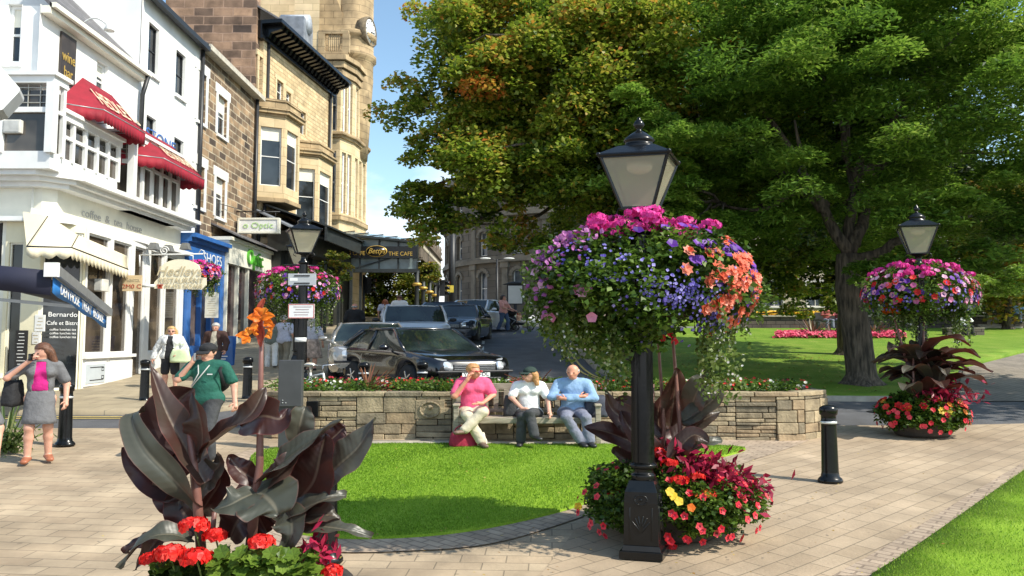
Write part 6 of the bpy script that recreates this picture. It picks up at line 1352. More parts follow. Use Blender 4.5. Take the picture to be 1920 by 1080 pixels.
# nearest planter, front left
PF = Thing('flower_planter', 'large planter with big bronze cannas, red geraniums and one tall orange flower', 'planter', at(460, 1000, 5.05).x, 5.05, group='round flower planters')
pot(PF, .52, .42)
Lf = Leaves(); st = MB()
def pf(px, py, dy): return at(px, py, 5.0 + dy)
for pts, W, nr, fo, ti in [
    ([(385, 905, 0), (352, 845, -.02), (312, 770, -.05), (281, 682, -.05)], .085, (.75, -.6, .2), .45, .42),
    ([(365, 880, .1), (330, 830, .12), (320, 770, .1), (362, 728, .1)], .17, (.3, -1, .1), .12, .12),
    ([(372, 860, .0), (378, 820, -.05), (372, 780, -.08), (360, 735, .0)], .10, (-.6, -.9, .2), .3, .5),
    ([(372, 955, 0), (325, 900, -.12), (268, 838, -.15), (246, 782, -.1), (272, 768, 0)], .075, (-.45, -.6, .7), .2, .95),
    ([(340, 930, .1), (300, 905, .1), (258, 872, .1), (231, 838, .1)], .085, (.2, -1, .3), .15, .1),
    ([(330, 960, .1), (318, 930, .1), (312, 900, .1), (330, 850, .1)], .08, (.2, -1, .1), .15, .12),
    ([(372, 848, 0), (415, 815, -.1), (470, 775, -.15), (498, 725, -.1)], .075, (.3, -.5, .75), .5, .38),
    ([(450, 800, .05), (490, 780, -.05), (525, 785, -.05), (540, 765, .0)], .095, (-.2, -1, .3), .2, .22),
    ([(365, 950, .1), (388, 900, .05), (410, 870, 0), (405, 852, .05)], .075, (-.4, -.9, .2), .3, .6),
    ([(375, 960, .15), (395, 930, .1), (412, 900, .1), (400, 865, .1)], .09, (-.2, -1, .1), .3, .2),
    ([(482, 905, 0), (530, 865, -.1), (590, 820, -.12), (640, 785, -.1)], .075, (-.3, -.5, .8), .3, .9),
    ([(545, 950, 0), (585, 905, -.05), (600, 850, -.1), (610, 812, -.05)], .125, (-.3, -1, .25), .12, .15),
    ([(600, 905, -.02), (635, 870, -.08), (672, 835, -.1), (704, 782, -.08)], .10, (-.45, -.85, .35), .15, .95),
    ([(560, 830, .1), (562, 800, .05), (568, 775, .05), (574, 762, .08)], .075, (.3, -1, .2), .35, .85),
    ([(600, 840, .1), (630, 815, .1), (640, 805, .1), (648, 800, .1)], .06, (0, -1, .3), .2, .2),
    ([(480, 920, -.1), (500, 932, -.22), (515, 950, -.28), (520, 968, -.28)], .16, (-.1, -.7, .8), .05, 1.0),
    ([(478, 922, -.1), (455, 932, -.2), (430, 945, -.24), (400, 955, -.22)], .09, (.1, -.7, .8), .15, .8),
    ([(535, 958, -.1), (545, 975, -.2), (545, 1005, -.25), (532, 1036, -.22)], .085, (-.2, -1, .4), .2, .98),
    ([(520, 970, 0), (560, 955, -.12), (610, 935, -.15), (650, 928, -.05)], .075, (0, -.55, 1), .25, .7),
    ([(560, 985, 0), (600, 985, -.15), (650, 992, -.2), (698, 1006, -.15)], .055, (0, -.6, 1), .2, .95),
    ([(540, 985, 0), (580, 965, -.1), (620, 965, -.12), (640, 975, -.1)], .06, (0, -.6, 1), .2, .6),
    ([(365, 1015, 0), (320, 1000, -.1), (270, 1012, -.15), (222, 1066, -.15)], .055, (0, -.6, 1), .3, .75),
    ([(360, 1010, 0), (310, 1003, -.05), (280, 1030, -.08), (252, 1070, -.08)], .05, (.2, -.8, .7), .3, .3),
    ([(300, 1015, .05), (270, 1015, .05), (245, 1025, .05), (232, 1038, .05)], .04, (0, -.8, .6), .2, .1),
    ([(480, 900, .05), (455, 885, 0), (440, 870, 0), (428, 853, .0)], .06, (.4, -.8, .3), .35, .3),
    ([(500, 900, .0), (520, 890, -.1), (540, 870, -.1), (562, 835, -.05)], .07, (-.4, -.8, .4), .35, .5),
    ([(520, 985, .1), (540, 930, .12), (560, 880, .12), (580, 840, .12)], .14, (-.1, -1, .1), .1, .1),
    ([(430, 1010, .05), (440, 985, .0), (455, 965, 0), (475, 950, 0)], .09, (0, -1, .2), .2, .15),
    ([(380, 990, .1), (350, 970, .1), (335, 940, .1), (345, 910, .1)], .09, (.2, -1, .1), .2, .12),
    ([(500, 1000, .15), (480, 960, .15), (470, 920, .15), (480, 890, .15)], .1, (0, -1, 0), .1, .1)]:
    Lf.leaf([pf(*q) for q in pts], W * 1.3, nr, fo, ti, seg=20)
st.tube([pf(378, 1040, .05), pf(370, 940, .0), pf(362, 860, 0), pf(352, 800, 0)], [.034, .032, .028, .012], 10)
st.tube([pf(468, 1040, 0), pf(480, 930, 0), pf(487, 870, 0), pf(489, 700, .02), pf(491, 600, .02)], [.036, .033, .026, .018, .012], 10)
st.tube([pf(540, 1040, .05), pf(560, 950, .02), pf(590, 890, 0)], [.03, .026, .016], 10); st.tube([pf(398, 1010, .02), pf(402, 960, .0)], [.018, .016], 7)
Lf.done(PF, 'canna_foliage'); PF.wpart('canna_stems', st, CSTEM)
for i, (px, py, r, ang) in enumerate([(478, 592, .075, 150), (503, 590, .075, 30), (490, 584, .06, 90), (512, 604, .05, -20)]):
    pass
fl = MB(); pet = []
for (px, py, L, a) in [(490, 600, .105, 165), (490, 598, .11, 15), (492, 592, .085, 60), (488, 592, .085, 120), (494, 606, .09, -25), (484, 612, .07, 215)]:
    b = pf(px, py, -.02); d = Vector((math.cos(R(a)) * K, -.25, math.sin(R(a)) * .85)); L *= .68; pet.append((b, b + d * L * .5 + Vector((0, 0, .012)), b + d * L))
for (px, py, L, a) in [(466, 632, .085, 170), (468, 628, .075, 110), (470, 634, .08, 230), (476, 628, .06, 60), (500, 625, .07, -60), (506, 612, .06, -80)]:
    b = pf(px, py, -.02); d = Vector((math.cos(R(a)) * K, -.3, math.sin(R(a)) * .85)); L *= .72; pet.append((b, b + d * L * .5 + Vector((0, 0, .01)), b + d * L))
Lo = Leaves()
for b, m, e in pet: Lo.leaf([b, b.lerp(m, .6), m, e], .034, (0, -1, .5), .15, random.uniform(.3, .9), 8, .006, .9)
Lo.build('canna_flower', ORAN, PF.o, loc=PF.loc, world=True, tints=True)
Lr = Leaves()
for i in range(6): Lr.leaf([pf(489, 650 - i * 8, 0), pf(486 - i * 2 + (i % 2) * 8, 630 - i * 9, 0), pf(484 + i * 3 - 6, 610 - i * 9, 0), pf(478 + i * 4, 585 - i * 5, 0)], .02, (0, -1, 0), .2, .5, 8, .003)
Lr.build('flower_buds', leafmat('red_bud', [(.35, .05, .03), (.5, .1, .05)], .5, .3), PF.o, loc=PF.loc, world=True, tints=True)
gh = [(364, 985, -.3, .1), (403, 1003, -.28, .075), (318, 1036, -.36, .105), (368, 1044, -.4, .105), (491, 1016, -.36, .085), (282, 1048, -.3, .06), (622, 1070, -.25, .07)]
for px, py, dy, r in gh:
    c = pf(px, py, dy); heads('geranium_head', [tuple(c)], r * .78, REDG, PF.o, PF.loc, per=75, pr=.026)
    mb = MB(); mb.tube([c, c + Vector((.02, .05, -.15)), (c.x + .03, c.y + .12, .42)], .006, 5); PF.wpart('flower_stalk', mb, M('green_stalk', (.10, .16, .03)))
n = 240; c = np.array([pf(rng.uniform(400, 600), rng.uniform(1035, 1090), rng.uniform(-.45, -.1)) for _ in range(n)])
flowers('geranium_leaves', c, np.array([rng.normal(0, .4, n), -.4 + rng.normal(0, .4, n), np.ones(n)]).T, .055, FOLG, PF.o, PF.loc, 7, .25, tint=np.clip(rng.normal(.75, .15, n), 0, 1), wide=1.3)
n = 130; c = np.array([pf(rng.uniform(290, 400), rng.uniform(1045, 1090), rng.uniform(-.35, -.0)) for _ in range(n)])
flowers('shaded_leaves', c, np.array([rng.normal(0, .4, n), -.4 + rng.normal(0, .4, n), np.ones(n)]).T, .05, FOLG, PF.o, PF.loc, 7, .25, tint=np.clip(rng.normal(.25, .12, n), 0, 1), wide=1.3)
n = 170; c = np.array([pf(rng.normal(592, 14), rng.normal(1045, 22), rng.uniform(-.3, -.1)) for _ in range(n)]); leafmesh('coleus_leaves', c, rdir(n) + np.array([.2, -.4, .2]), rdir(n) + np.array([0, -.5, .6]), .10, .035, CRIM, parent=PF.o, loc=PF.loc, tint=np.clip(rng.normal(.7, .2, n), 0, 1))
# ---------------------------------------------------------------- bollards
def mkboll(x, y, label):
    T = Thing('bollard', label, 'bollard', x, y, group='black bollards with a silver band')
    mb = MB(); mb.lathe([(.122, 0), (.122, .02), (.112, .045), (.09, .07), (.083, .13), (.074, .72), (.074, .74), (.078, .75), (.078, .79), (.074, .80), (.072, .83), (.074, .86), (.088, .875), (.090, .94), (.084, .965), (.05, .99), (.012, 1.0)], 20); T.part('post', mb, BLACK)
    mb = MB(); mb.lathe([(.076, .752), (.081, .757), (.081, .783), (.076, .788)], 20); T.part('silver_band', mb, M('silver_paint', (.62, .63, .62), .35, .1, 6, metal=.4)); return T
bl = [((1557, 903), 'black bollard standing alone on the path between two flower planters'), ((121, 835), 'black bollard beside the woman in the grey suit'), ((270, 755), 'black bollard before the white shop front, near the woman in black'),
      ((463, 752), 'black bollard beyond the man in the green shirt'), ((610, 1052), 'black bollard half hidden behind the big canna planter with the orange flower')]
b0 = None
def addboll(x, y, lab):
    global b0
    if b0 is None: b0 = mkboll(x, y, lab)
    else:
        c = copy_tree(b0.o, label=lab); c.location = (x, y, Hf(x, y))
for (px, py), lab in bl: g = ground(px, py); addboll(g.x, g.y, lab)
for px, lab in ((682, 'black bollard in front of the silver hatchback behind the flower bed'), (792, 'black bollard in front of the black car behind the flower bed')): addboll(at(px, 700, 15.2).x, 15.2, lab)
rng = np.random.default_rng(31); random.seed(31)
# ---------------------------------------------------------------- raised stone bed with bench
WST = [M('wall_stone_%d' % i, c, .9, .35, 5, bump=.8, bscale=25) for i, c in enumerate([(.33, .265, .165), (.27, .215, .135), (.38, .30, .185), (.20, .165, .11), (.32, .235, .14)])]
yF = 12.95
RW = Thing('stone_planter_wall', 'low dry stone wall with capping round the raised flower bed', 'wall', .5, yF)
xl_, xr_ = at(508, 780, yF).x, at(1492, 780, yF).x
xe = at(1537, 780, 13.6).x
path = [(-4.1, 15.2), (-4.75, 14.3), (xl_ - .55, 13.7), (xl_ - .25, 13.25), (xl_ + .15, yF + .02)] + [(xl_ + .4 + (xr_ - xl_ - .5) * i / 10, yF) for i in range(11)] + [(xr_ + .35, yF + .2), (xr_ + .75, yF + .62), (xe, 13.9), (xr_ + .75, 14.6), (xr_ - .2, 15.0)]
path = smoothpoly(path, 6, False); PV = [Vector((x, y, 0)) for x, y in path]
cum = [0]
for i in range(1, len(PV)): cum.append(cum[-1] + (PV[i] - PV[i - 1]).length)
TOT = cum[-1]
def onpath(s):
    s = min(max(s, 0), TOT); i = min(max(int(np.searchsorted(cum, s)) - 1, 0), len(PV) - 2); t = (s - cum[i]) / (cum[i + 1] - cum[i]); p = PV[i].lerp(PV[i + 1], t); d = (PV[i + 1] - PV[i]).normalized(); return p, d, Vector((d.y, -d.x, 0))
ZT = at(1000, 735, yF).z; capH = .075
mb = MB(); rr = random.Random(3)
# stones: courses broken into zones so that big blocks stand beside thin ledges
s = 0
while s < TOT:
    zone = rr.uniform(.5, 1.1); z = Hf(*onpath(s + zone / 2)[0][:2]) - .12; big = rr.random() < .38
    while z < ZT - capH - .02:
        h = rr.uniform(.16, .26) if big and rr.random() < .75 else rr.uniform(.05, .12); h = min(h, ZT - capH - z)
        if ZT - capH - z - h < .04: h = ZT - capH - z
        q = s
        while q < s + zone - .02:
            w = min(rr.uniform(.26, .55) if h > .14 else rr.uniform(.2, .62), s + zone - q)
            if s + zone - q - w < .12: w = s + zone - q
            p, d, n = onpath(q + w / 2); mb.cur = rr.randrange(5); o = rr.uniform(-.015, .02)
            q3 = Matrix.Rotation(math.atan2(d.y, d.x) + rr.uniform(-.02, .02), 3, 'Z') @ Matrix.Rotation(rr.uniform(-.03, .03), 3, 'Y')
            mb.box(p + n * (-.09 + o) + Vector((0, 0, z + h / 2)), (w - .012, .24, h - .010), mtx=q3); q += w
        z += h
    s += zone
RW.wpart('stones', mb, WST, bevel=.012)
mb = MB(); core = [tuple((PV[i] - onpath(cum[i])[2] * .06)[:2]) for i in range(len(PV))]; inner = [tuple((PV[i] - onpath(cum[i])[2] * .22)[:2]) for i in range(len(PV))]
for i in range(len(PV) - 1): mb.prism([core[i], core[i + 1], inner[i + 1], inner[i]], -.1, ZT - capH - .01)
RW.wpart('mortar', mb, M('dark_joint', (.06, .05, .035), .95, .3, 8))
mb = MB(); s = 0
while s < TOT - .1:
    w = min(rr.uniform(.6, 1.1), TOT - s); m = 3; a = []; b = []
    for k in range(m + 1): p, d, n = onpath(s + .008 + (w - .016) * k / m); a.append(p + n * .05); b.append(p - n * .27)
    mb.cur = rr.randrange(5); poly = [tuple(v[:2]) for v in a] + [tuple(v[:2]) for v in b[::-1]]; mb.prism(poly, ZT - capH, ZT + rr.uniform(-.004, .004)); s += w
RW.wpart('capping', mb, WST, bevel=.012)
sc_ = MB(); c = at(806, 768, yF - .05)
for k in range(16): t0, t1 = k * math.pi / 8, (k + 1) * math.pi / 8; sc_.tube([c + Vector((.17 * math.cos(t0), 0, .13 * math.sin(t0))), c + Vector((.17 * math.cos(t1), 0, .13 * math.sin(t1)))], .02, 6)
sc_.box(c + Vector((0, .04, 0)), (.5, .06, .32)); sc_.ball(c + Vector((0, 0, .04)), (.05, .04, .04), 8, 5); RW.wpart('carved_stone', sc_, WST[1], bevel=.008)
bedpoly = [tuple((PV[i] - onpath(cum[i])[2] * .2)[:2]) for i in range(len(PV))]
mb = MB(); mb.add([(x, y, ZT - .10 + (y - yF) * .02) for x, y in bedpoly], [list(range(len(bedpoly)))]); o = mb.build('bed_soil', SOIL, k=False); tag(o, kind='structure')
n = 9000; bx = rng.uniform(-4.9, xe, n); by = rng.uniform(yF + .15, 15.0, n); m = inpoly(bx, by, bedpoly); bx, by = bx[m], by[m]
P = np.stack([bx, by, ZT - .1 + rng.random(len(bx)) ** .7 * .19], 1)
cl = rng.integers(0, len(P), 260)
PC = np.stack([P[cl, 0], P[cl, 1], np.full(260, ZT)], 1)
o = foliage('bedding_leaves', None, (0, 0, 0), PC + np.array([0, 0, .03]), .22, 80, .07, .035, FOLG, np.clip(rng.normal(.42, .13, 260), 0, 1), flat=.7, droop=0, up=.5); o['kind'] = 'stuff'
for nm, mt, k, r, gx in (('red_bedding_flowers', REDG, 330, .032, 1), ('pale_bedding_flowers', WHTF, 170, .036, 3), ('crimson_bedding_flowers', leafmat('dark_red_flower', [(.22, .01, .02), (.42, .02, .04)], .5, .3), 260, .036, 2)):
    cc = rng.integers(0, len(P), k // 7); idx = np.repeat(cc, 7); Q = P[idx] + rng.normal(0, .09, (len(idx), 3)); Q[:, 2] = ZT + .02 + rng.random(len(idx)) * .14; mk = inpoly(Q[:, 0], Q[:, 1], bedpoly); Q = Q[mk]
    o = flowers(nm, Q, rdir(len(Q)) * .5 + np.array([0, -.4, .8]), r, mt, None, (0, 0, 0), 6, .3); o['kind'] = 'stuff'
# stone edging strip in front
drape('stone_edging', gp((560, 833), (1310, 834)) + gp((1310, 829), (560, 828)), .028, STONEK, thick=.05)
# cordylines
CORD = leafmat('bronze_cordyline', [(.10, .035, .02), (.24, .09, .05), (.34, .17, .09)], .4, .25)
def cordyline(label, x, y, z, n, L, lean=(0, 0), mat=None, W=.02):
    T = Thing('spiky_plant', label, 'plant', x, y, z); Lf = Leaves()
    for i in range(n):
        a = random.uniform(0, 6.28); e = random.uniform(.35, 1.25); l = L * random.uniform(.65, 1.1); d = Vector((math.cos(a) * math.cos(e) * K + lean[0], math.sin(a) * math.cos(e) * .8 + lean[1], math.sin(e))).normalized(); b = Vector(T.loc)
        Lf.leaf([b, b + d * l * .35, b + d * l * .7 + Vector((0, 0, -.03)), b + d * l + Vector((0, 0, -.14 * math.cos(e)))], W, (-d.x, -d.y - .3, .8), .3, random.random(), 8, .002, .6)
    Lf.build('blades', mat or CORD, T.o, loc=T.loc, world=True, tints=True); return T
for px, py, d, n, L, ln, lab in ((690, 722, 13.6, 26, .62, (.5, -.1), 'reddish spiky plant in the flower bed leaning over by the bollards'), (998, 715, 13.4, 24, .62, (.1, 0), 'reddish spiky plant in the flower bed behind the capped woman'), (1335, 722, 13.2, 16, .4, (.15, 0), 'small reddish spiky plant in the bed beyond the lamp post planter')):
    v = at(px, py, d); cordyline(lab, v.x, v.y, ZT - .05, n, L, ln)
# bench
WOOD, n_, l_, p_ = nmat('weathered_teak')
tc = n_.new('ShaderNodeTexCoord'); mp = n_.new('ShaderNodeMapping'); mp.inputs['Scale'].default_value = (3, 30, 30); nz = n_.new('ShaderNodeTexNoise'); nz.inputs['Scale'].default_value = 1.5; nz.inputs['Detail'].default_value = 6
l_.new(tc.outputs['Object'], mp.inputs[0]); l_.new(mp.outputs[0], nz.inputs['Vector']); rp = n_.new('ShaderNodeValToRGB'); rp.color_ramp.elements[0].color = (.20, .165, .115, 1); rp.color_ramp.elements[1].color = (.46, .41, .31, 1); rp.color_ramp.elements[0].position = .3; rp.color_ramp.elements[1].position = .7
l_.new(nz.outputs[0], rp.inputs[0]); l_.new(rp.outputs[0], p_.inputs['Base Color']); p_.inputs['Roughness'].default_value = .8
BY = 12.3; bx0, bx1 = at(850, 800, BY).x, at(1127, 800, BY).x
BN = Thing('park_bench', 'weathered wooden bench with three seated people in front of the stone wall', 'bench', (bx0 + bx1) / 2, BY)
BZ = BN.loc[2]; hw = (bx1 - bx0) / 2
mb = MB()
for i in range(4): mb.box((0, .07 + i * .125, .43), (hw * 2 - .1, .105, .03))
mb.box((0, .005, .40), (hw * 2 - .1, .03, .09)); BN.part('seat', mb, WOOD, k=False, bevel=.006)
mb = MB(); mb.box((0, .56, .92), (hw * 2 - .1, .045, .11)); mb.box((0, .53, .52), (hw * 2 - .1, .04, .06))
for i in range(13): x = -hw + .16 + (2 * hw - .32) * i / 12; mb.box((x, .545, .71), (.085, .022, .34))
BN.part('backrest', mb, WOOD, k=False, bevel=.006)
for s_ in (-1, 1):
    x = s_ * (hw - .045); mb = MB(); mb.box((x, .02, .315), (.085, .075, .63)); BN.part('leg', mb, WOOD, k=False, bevel=.006); mb = MB(); mb.box((x, .575, .48), (.085, .06, .96)); BN.part('leg', mb, WOOD, k=False, bevel=.006)
    mb = MB(); mb.box((x, .27, .65), (.11, .62, .035)); BN.part('armrest', mb, WOOD, k=False, bevel=.008)
# information post and box beside the bed
g = ground(536, 843); IP = Thing('information_post', 'dark grey blank cabinet on a post behind the cannas near the stone wall', 'sign', g.x, g.y)
def zof(py, y): return at(0, py, y).z
z0, z1 = zof(762, g.y) - IP.loc[2], zof(675, g.y) - IP.loc[2]; w_ = 44 / F * g.y
DGREY = M('dark_grey_metal', (.06, .062, .065), .5, .15, 5)
mb = MB(); mb.box((.06 - .0, 0, (z0 + z1) / 2), (w_, .12, z1 - z0)); IP.part('cabinet', mb, DGREY, k=False, bevel=.01)
mb = MB(); mb.box((.0, .03, z0 / 2), (w_ * .66, .09, z0)); IP.part('post', mb, DGREY, k=False, bevel=.006)
mb = MB()
for dx, dz in ((-.11, .06), (-.06, .06), (-.11, .1)): mb.ball((.06 + dx, -.063, z0 + dz), (.012, .006, .012), 6, 4)
IP.part('bolt', mb, ALU, k=False)
v = at(587, 766, 12.78); BX = Thing('wall_box', 'small black box against the stone wall next to the grey cabinet', 'box', v.x, 12.78)
zb0_, zb1_ = .0, zof(752, 12.78) - BX.loc[2]; mb = MB(); mb.box((0, 0, zb1_ - .13), (.21, .14, .26)); BX.part('case', mb, BLACK, k=False, bevel=.012); mb = MB(); mb.tube([(0, 0, 0), (0, 0, zb1_ - .25)], .035, 8); BX.part('post', mb, BLACK, k=False)
# bicycle
def bicycle(x, y, rz):
    T = Thing('bicycle', 'white bicycle leaning at the lamp post behind the flower bed', 'bicycle', x, y, rz=rz)
    WB_ = M('white_frame_paint', (.75, .75, .72), .35, .05, 5); RUB = M('rubber', (.015, .015, .015), .8, .2, 8); CHR = M('chrome', (.55, .55, .55), .2, .1, 5, metal=.9)
    q = Matrix.Rotation(R(90), 3, 'X')
    for xx in (-.52, .52):
        mb = MB(); mb.grid([[(xx + (.32 + .02 * math.cos(b)) * math.cos(a), .02 * math.sin(b), .34 + (.32 + .02 * math.cos(b)) * math.sin(a)) for b in np.linspace(0, 6.283, 7)] for a in np.linspace(0, 6.2832, 25)]); o = T.part('wheel', mb, RUB)
        mb = MB(); mb.grid([[(xx + (.295 + .008 * math.cos(b)) * math.cos(a), .008 * math.sin(b), .34 + (.295 + .008 * math.cos(b)) * math.sin(a)) for b in np.linspace(0, 6.283, 6)] for a in np.linspace(0, 6.2832, 25)])
        for k in range(12): mb.tube([(xx, 0, .34), (xx + .29 * math.cos(k * math.pi / 6), 0, .34 + .29 * math.sin(k * math.pi / 6))], .003, 4)
        T.part('rim', mb, CHR, parent=o)
        mb = MB(); mb.grid([[(xx + .36 * math.cos(a), w, .34 + .36 * math.sin(a)) for w in (-.03, 0, .03)] for a in np.linspace(R(20), R(200), 14)]); T.part('mudguard', mb, WB_, parent=o)
    mb = MB(); S, B, Hd = (-.17, 0, .82), (-.08, 0, .30), (.36, 0, .82)
    for a, b in ((S, B), (B, (.40, 0, .68)), ((-.15, 0, .75), Hd), ((-.52, 0, .34), B), ((-.52, 0, .34), (-.15, 0, .75)), (Hd, (.41, 0, .62)), ((.41, 0, .62), (.52, 0, .34))): mb.tube([a, b], .018, 8)
    T.part('frame', mb, WB_); mb = MB(); mb.tube([(-.17, 0, .82), (-.19, 0, .95)], .014, 6); mb.ball((-.21, 0, .98), (.14, .08, .045), 10, 6); T.part('saddle', mb, M('cream_saddle', (.62, .56, .45), .6, .1, 6))
    mb = MB(); mb.tube([(.35, 0, .82), (.33, 0, .98), (.33, .25, 1.0), (.25, .28, .99)], .014, 6); mb.tube([(.33, 0, .98), (.33, -.25, 1.0), (.25, -.28, .99)], .014, 6); T.part('handlebar', mb, CHR)
    mb = MB(); mb.lathe([(.09, -.01), (.09, .01)], 16, (-.08, .03, .30), mtx=q); T.part('crank', mb, CHR)
    return T
bicycle(at(590, 700, 15.1).x, 15.1, R(-58))
# ---------------------------------------------------------------- the park behind
def strip(name, label, cat, poly, z0, mat, n, r, leafn, hgt):
    """a massed flower bed"""
    xs = [p[0] for p in poly]; ys = [p[1] for p in poly]; x = rng.uniform(min(xs), max(xs), n); y = rng.uniform(min(ys), max(ys), n); m = inpoly(x, y, poly); x, y = x[m], y[m]
    P = np.stack([x, y, H(x, y) + z0 + rng.random(len(x)) * hgt], 1); o = flowers(name, P, rdir(len(x)) * .5 + np.array([0, -.6, .7]), r, mat, None, (0, 0, 0), 5, .2); o['kind'] = 'stuff'
    P2 = P[:leafn].copy(); P2[:, 2] -= hgt * .5; o = foliage(name + '_leaves', None, (0, 0, 0), P2, .25, 14, .14, .08, FOLG, np.full(len(P2), .4)); o['kind'] = 'stuff'
yb = 38.0
strip('pink_flower_bed', '', '', [(at(1450, 640, yb).x, yb), (at(1700, 640, yb).x, yb), (at(1690, 640, yb + 2).x, yb + 2), (at(1460, 640, yb + 2).x, yb + 2)], .12, leafmat('rose_bedding', [(.55, .03, .10), (.8, .08, .18), (.85, .22, .30)], .5, .3), 2600, .075, 120, .25)
strip('yellow_flower_bed', '', '', [(at(1420, 590, 53).x, 53), (at(1620, 590, 53).x, 53), (at(1620, 590, 55.5).x, 55.5), (at(1420, 590, 55.5).x, 55.5)], .55, leafmat('yellow_bedding', [(.7, .36, .01), (.86, .52, .02), (.9, .66, .08)], .5, .3), 2600, .12, 100, .4)
for px, d, L, n, lab in ((1525, 39, 1.3, 26, 'bronze spiky plant behind the pink flower bed farthest from the robinia trunk'), (1560, 39.3, 1.0, 20, 'bronze spiky plant behind the pink flower bed beside the seated couple'), (1640, 39, 1.2, 22, 'bronze spiky plant behind the pink flower bed between robinia trunk and lamp post')):
    v = at(px, 620, d); cordyline(lab, v.x, v.y, Hf(v.x, v.y), n, L, mat=leafmat('bronze_bed_leaf', [(.06, .03, .02), (.16, .08, .05), (.25, .2, .1)], .4, .3), W=.07)
g = Thing('cordyline_clump', 'low variegated spiky plant trailing beside the woman in grey', 'plant', at(12, 800, 11.6).x, 11.6); Lf = Leaves()
for i in range(22):
    a = random.uniform(0, 6.28); e = random.uniform(.4, 1.3); l = random.uniform(.6, 1.1); d = Vector((math.cos(a) * math.cos(e) * K, math.sin(a) * math.cos(e), math.sin(e))).normalized(); b = Vector(g.loc); Lf.leaf([b, b + d * l * .4, b + d * l * .8, b + d * l + Vector((0, 0, -.2 * math.cos(e)))], .022, (-d.x, -d.y - .3, .8), .3, random.random(), 8, .002, .6)
Lf.build('blades', leafmat('green_blade', [(.05, .09, .02), (.12, .19, .05), (.4, .42, .2)], .45, .3), g.o, loc=g.loc, world=True, tints=True)
n = 500; P = np.array(g.loc) + rng.normal(0, 1, (n, 3)) * np.array([.16, .12, .12]) + np.array([.1, -.05, .15]); leafmesh('trailing_leaves', P, rdir(n), rdir(n) + np.array([0, -.3, .7]), .06, .045, FOLD, parent=g.o, loc=g.loc)
# retaining wall and steps
mb = MB(); DW = brickmat('dark_park_stone', (.11, .09, .07), (.075, .06, .048), (.03, .026, .02), .6, .25, .02, rough=.9, bump=.5, var=.35)
RT = Thing('retaining_wall', 'dark low stone retaining wall at the back of the park lawn', 'wall', 22, 47.6); x0, x1 = at(1392, 610, 47.5).x, at(1850, 610, 47.5).x
h = Hf(18, 47.5); mb.box(((x0 + x1) / 2, 47.7, h + .35), (x1 - x0, .5, .8)); RT.wpart('stones', mb, DW); mb = MB(); mb.box(((x0 + x1) / 2, 47.66, h + .8), (x1 - x0 + .1, .66, .1)); RT.wpart('capping', mb, STONEK)
ST = Thing('stone_steps', 'pale stone steps at the end of the dark park wall', 'steps', at(1875, 610, 47).x, 47)
mb = MB()
for k in range(5): mb.box((0, k * .36, .08 + k * .15), (2.6, .4, .16)); mb.box((0, .2 + k * .36, .02 + k * .075), (2.55, .3, .14 + k * .15))
ST.part('treads', mb, STONEK, k=False)
# fallen leaves on the lawns
n = 900; x = rng.uniform(3.5, 16, n); y = rng.uniform(19.5, 30, n); m = inpoly(x, y, park); x, y = x[m], y[m]
P = np.stack([x, y, H(x, y) + .09], 1); o = leafmesh('fallen_leaves', P, rdir(len(x)) * np.array([1, 1, .1]), rdir(len(x)) * .3 + np.array([0, 0, 1]), .09, .06, leafmat('dry_leaf', [(.25, .13, .03), (.42, .28, .06), (.5, .4, .12)], .6, .2)); o['kind'] = 'stuff'
n = 260; x = rng.uniform(-4, 6, n); y = rng.uniform(6, 12, n); P = np.stack([x, y, H(x, y) + .045], 1); o = leafmesh('leaf_litter', P, rdir(n) * np.array([1, 1, .1]), rdir(n) * .3 + np.array([0, 0, 1]), rng.uniform(.02, .05, n), rng.uniform(.015, .03, n), MATS['dry_leaf']); o['kind'] = 'stuff'
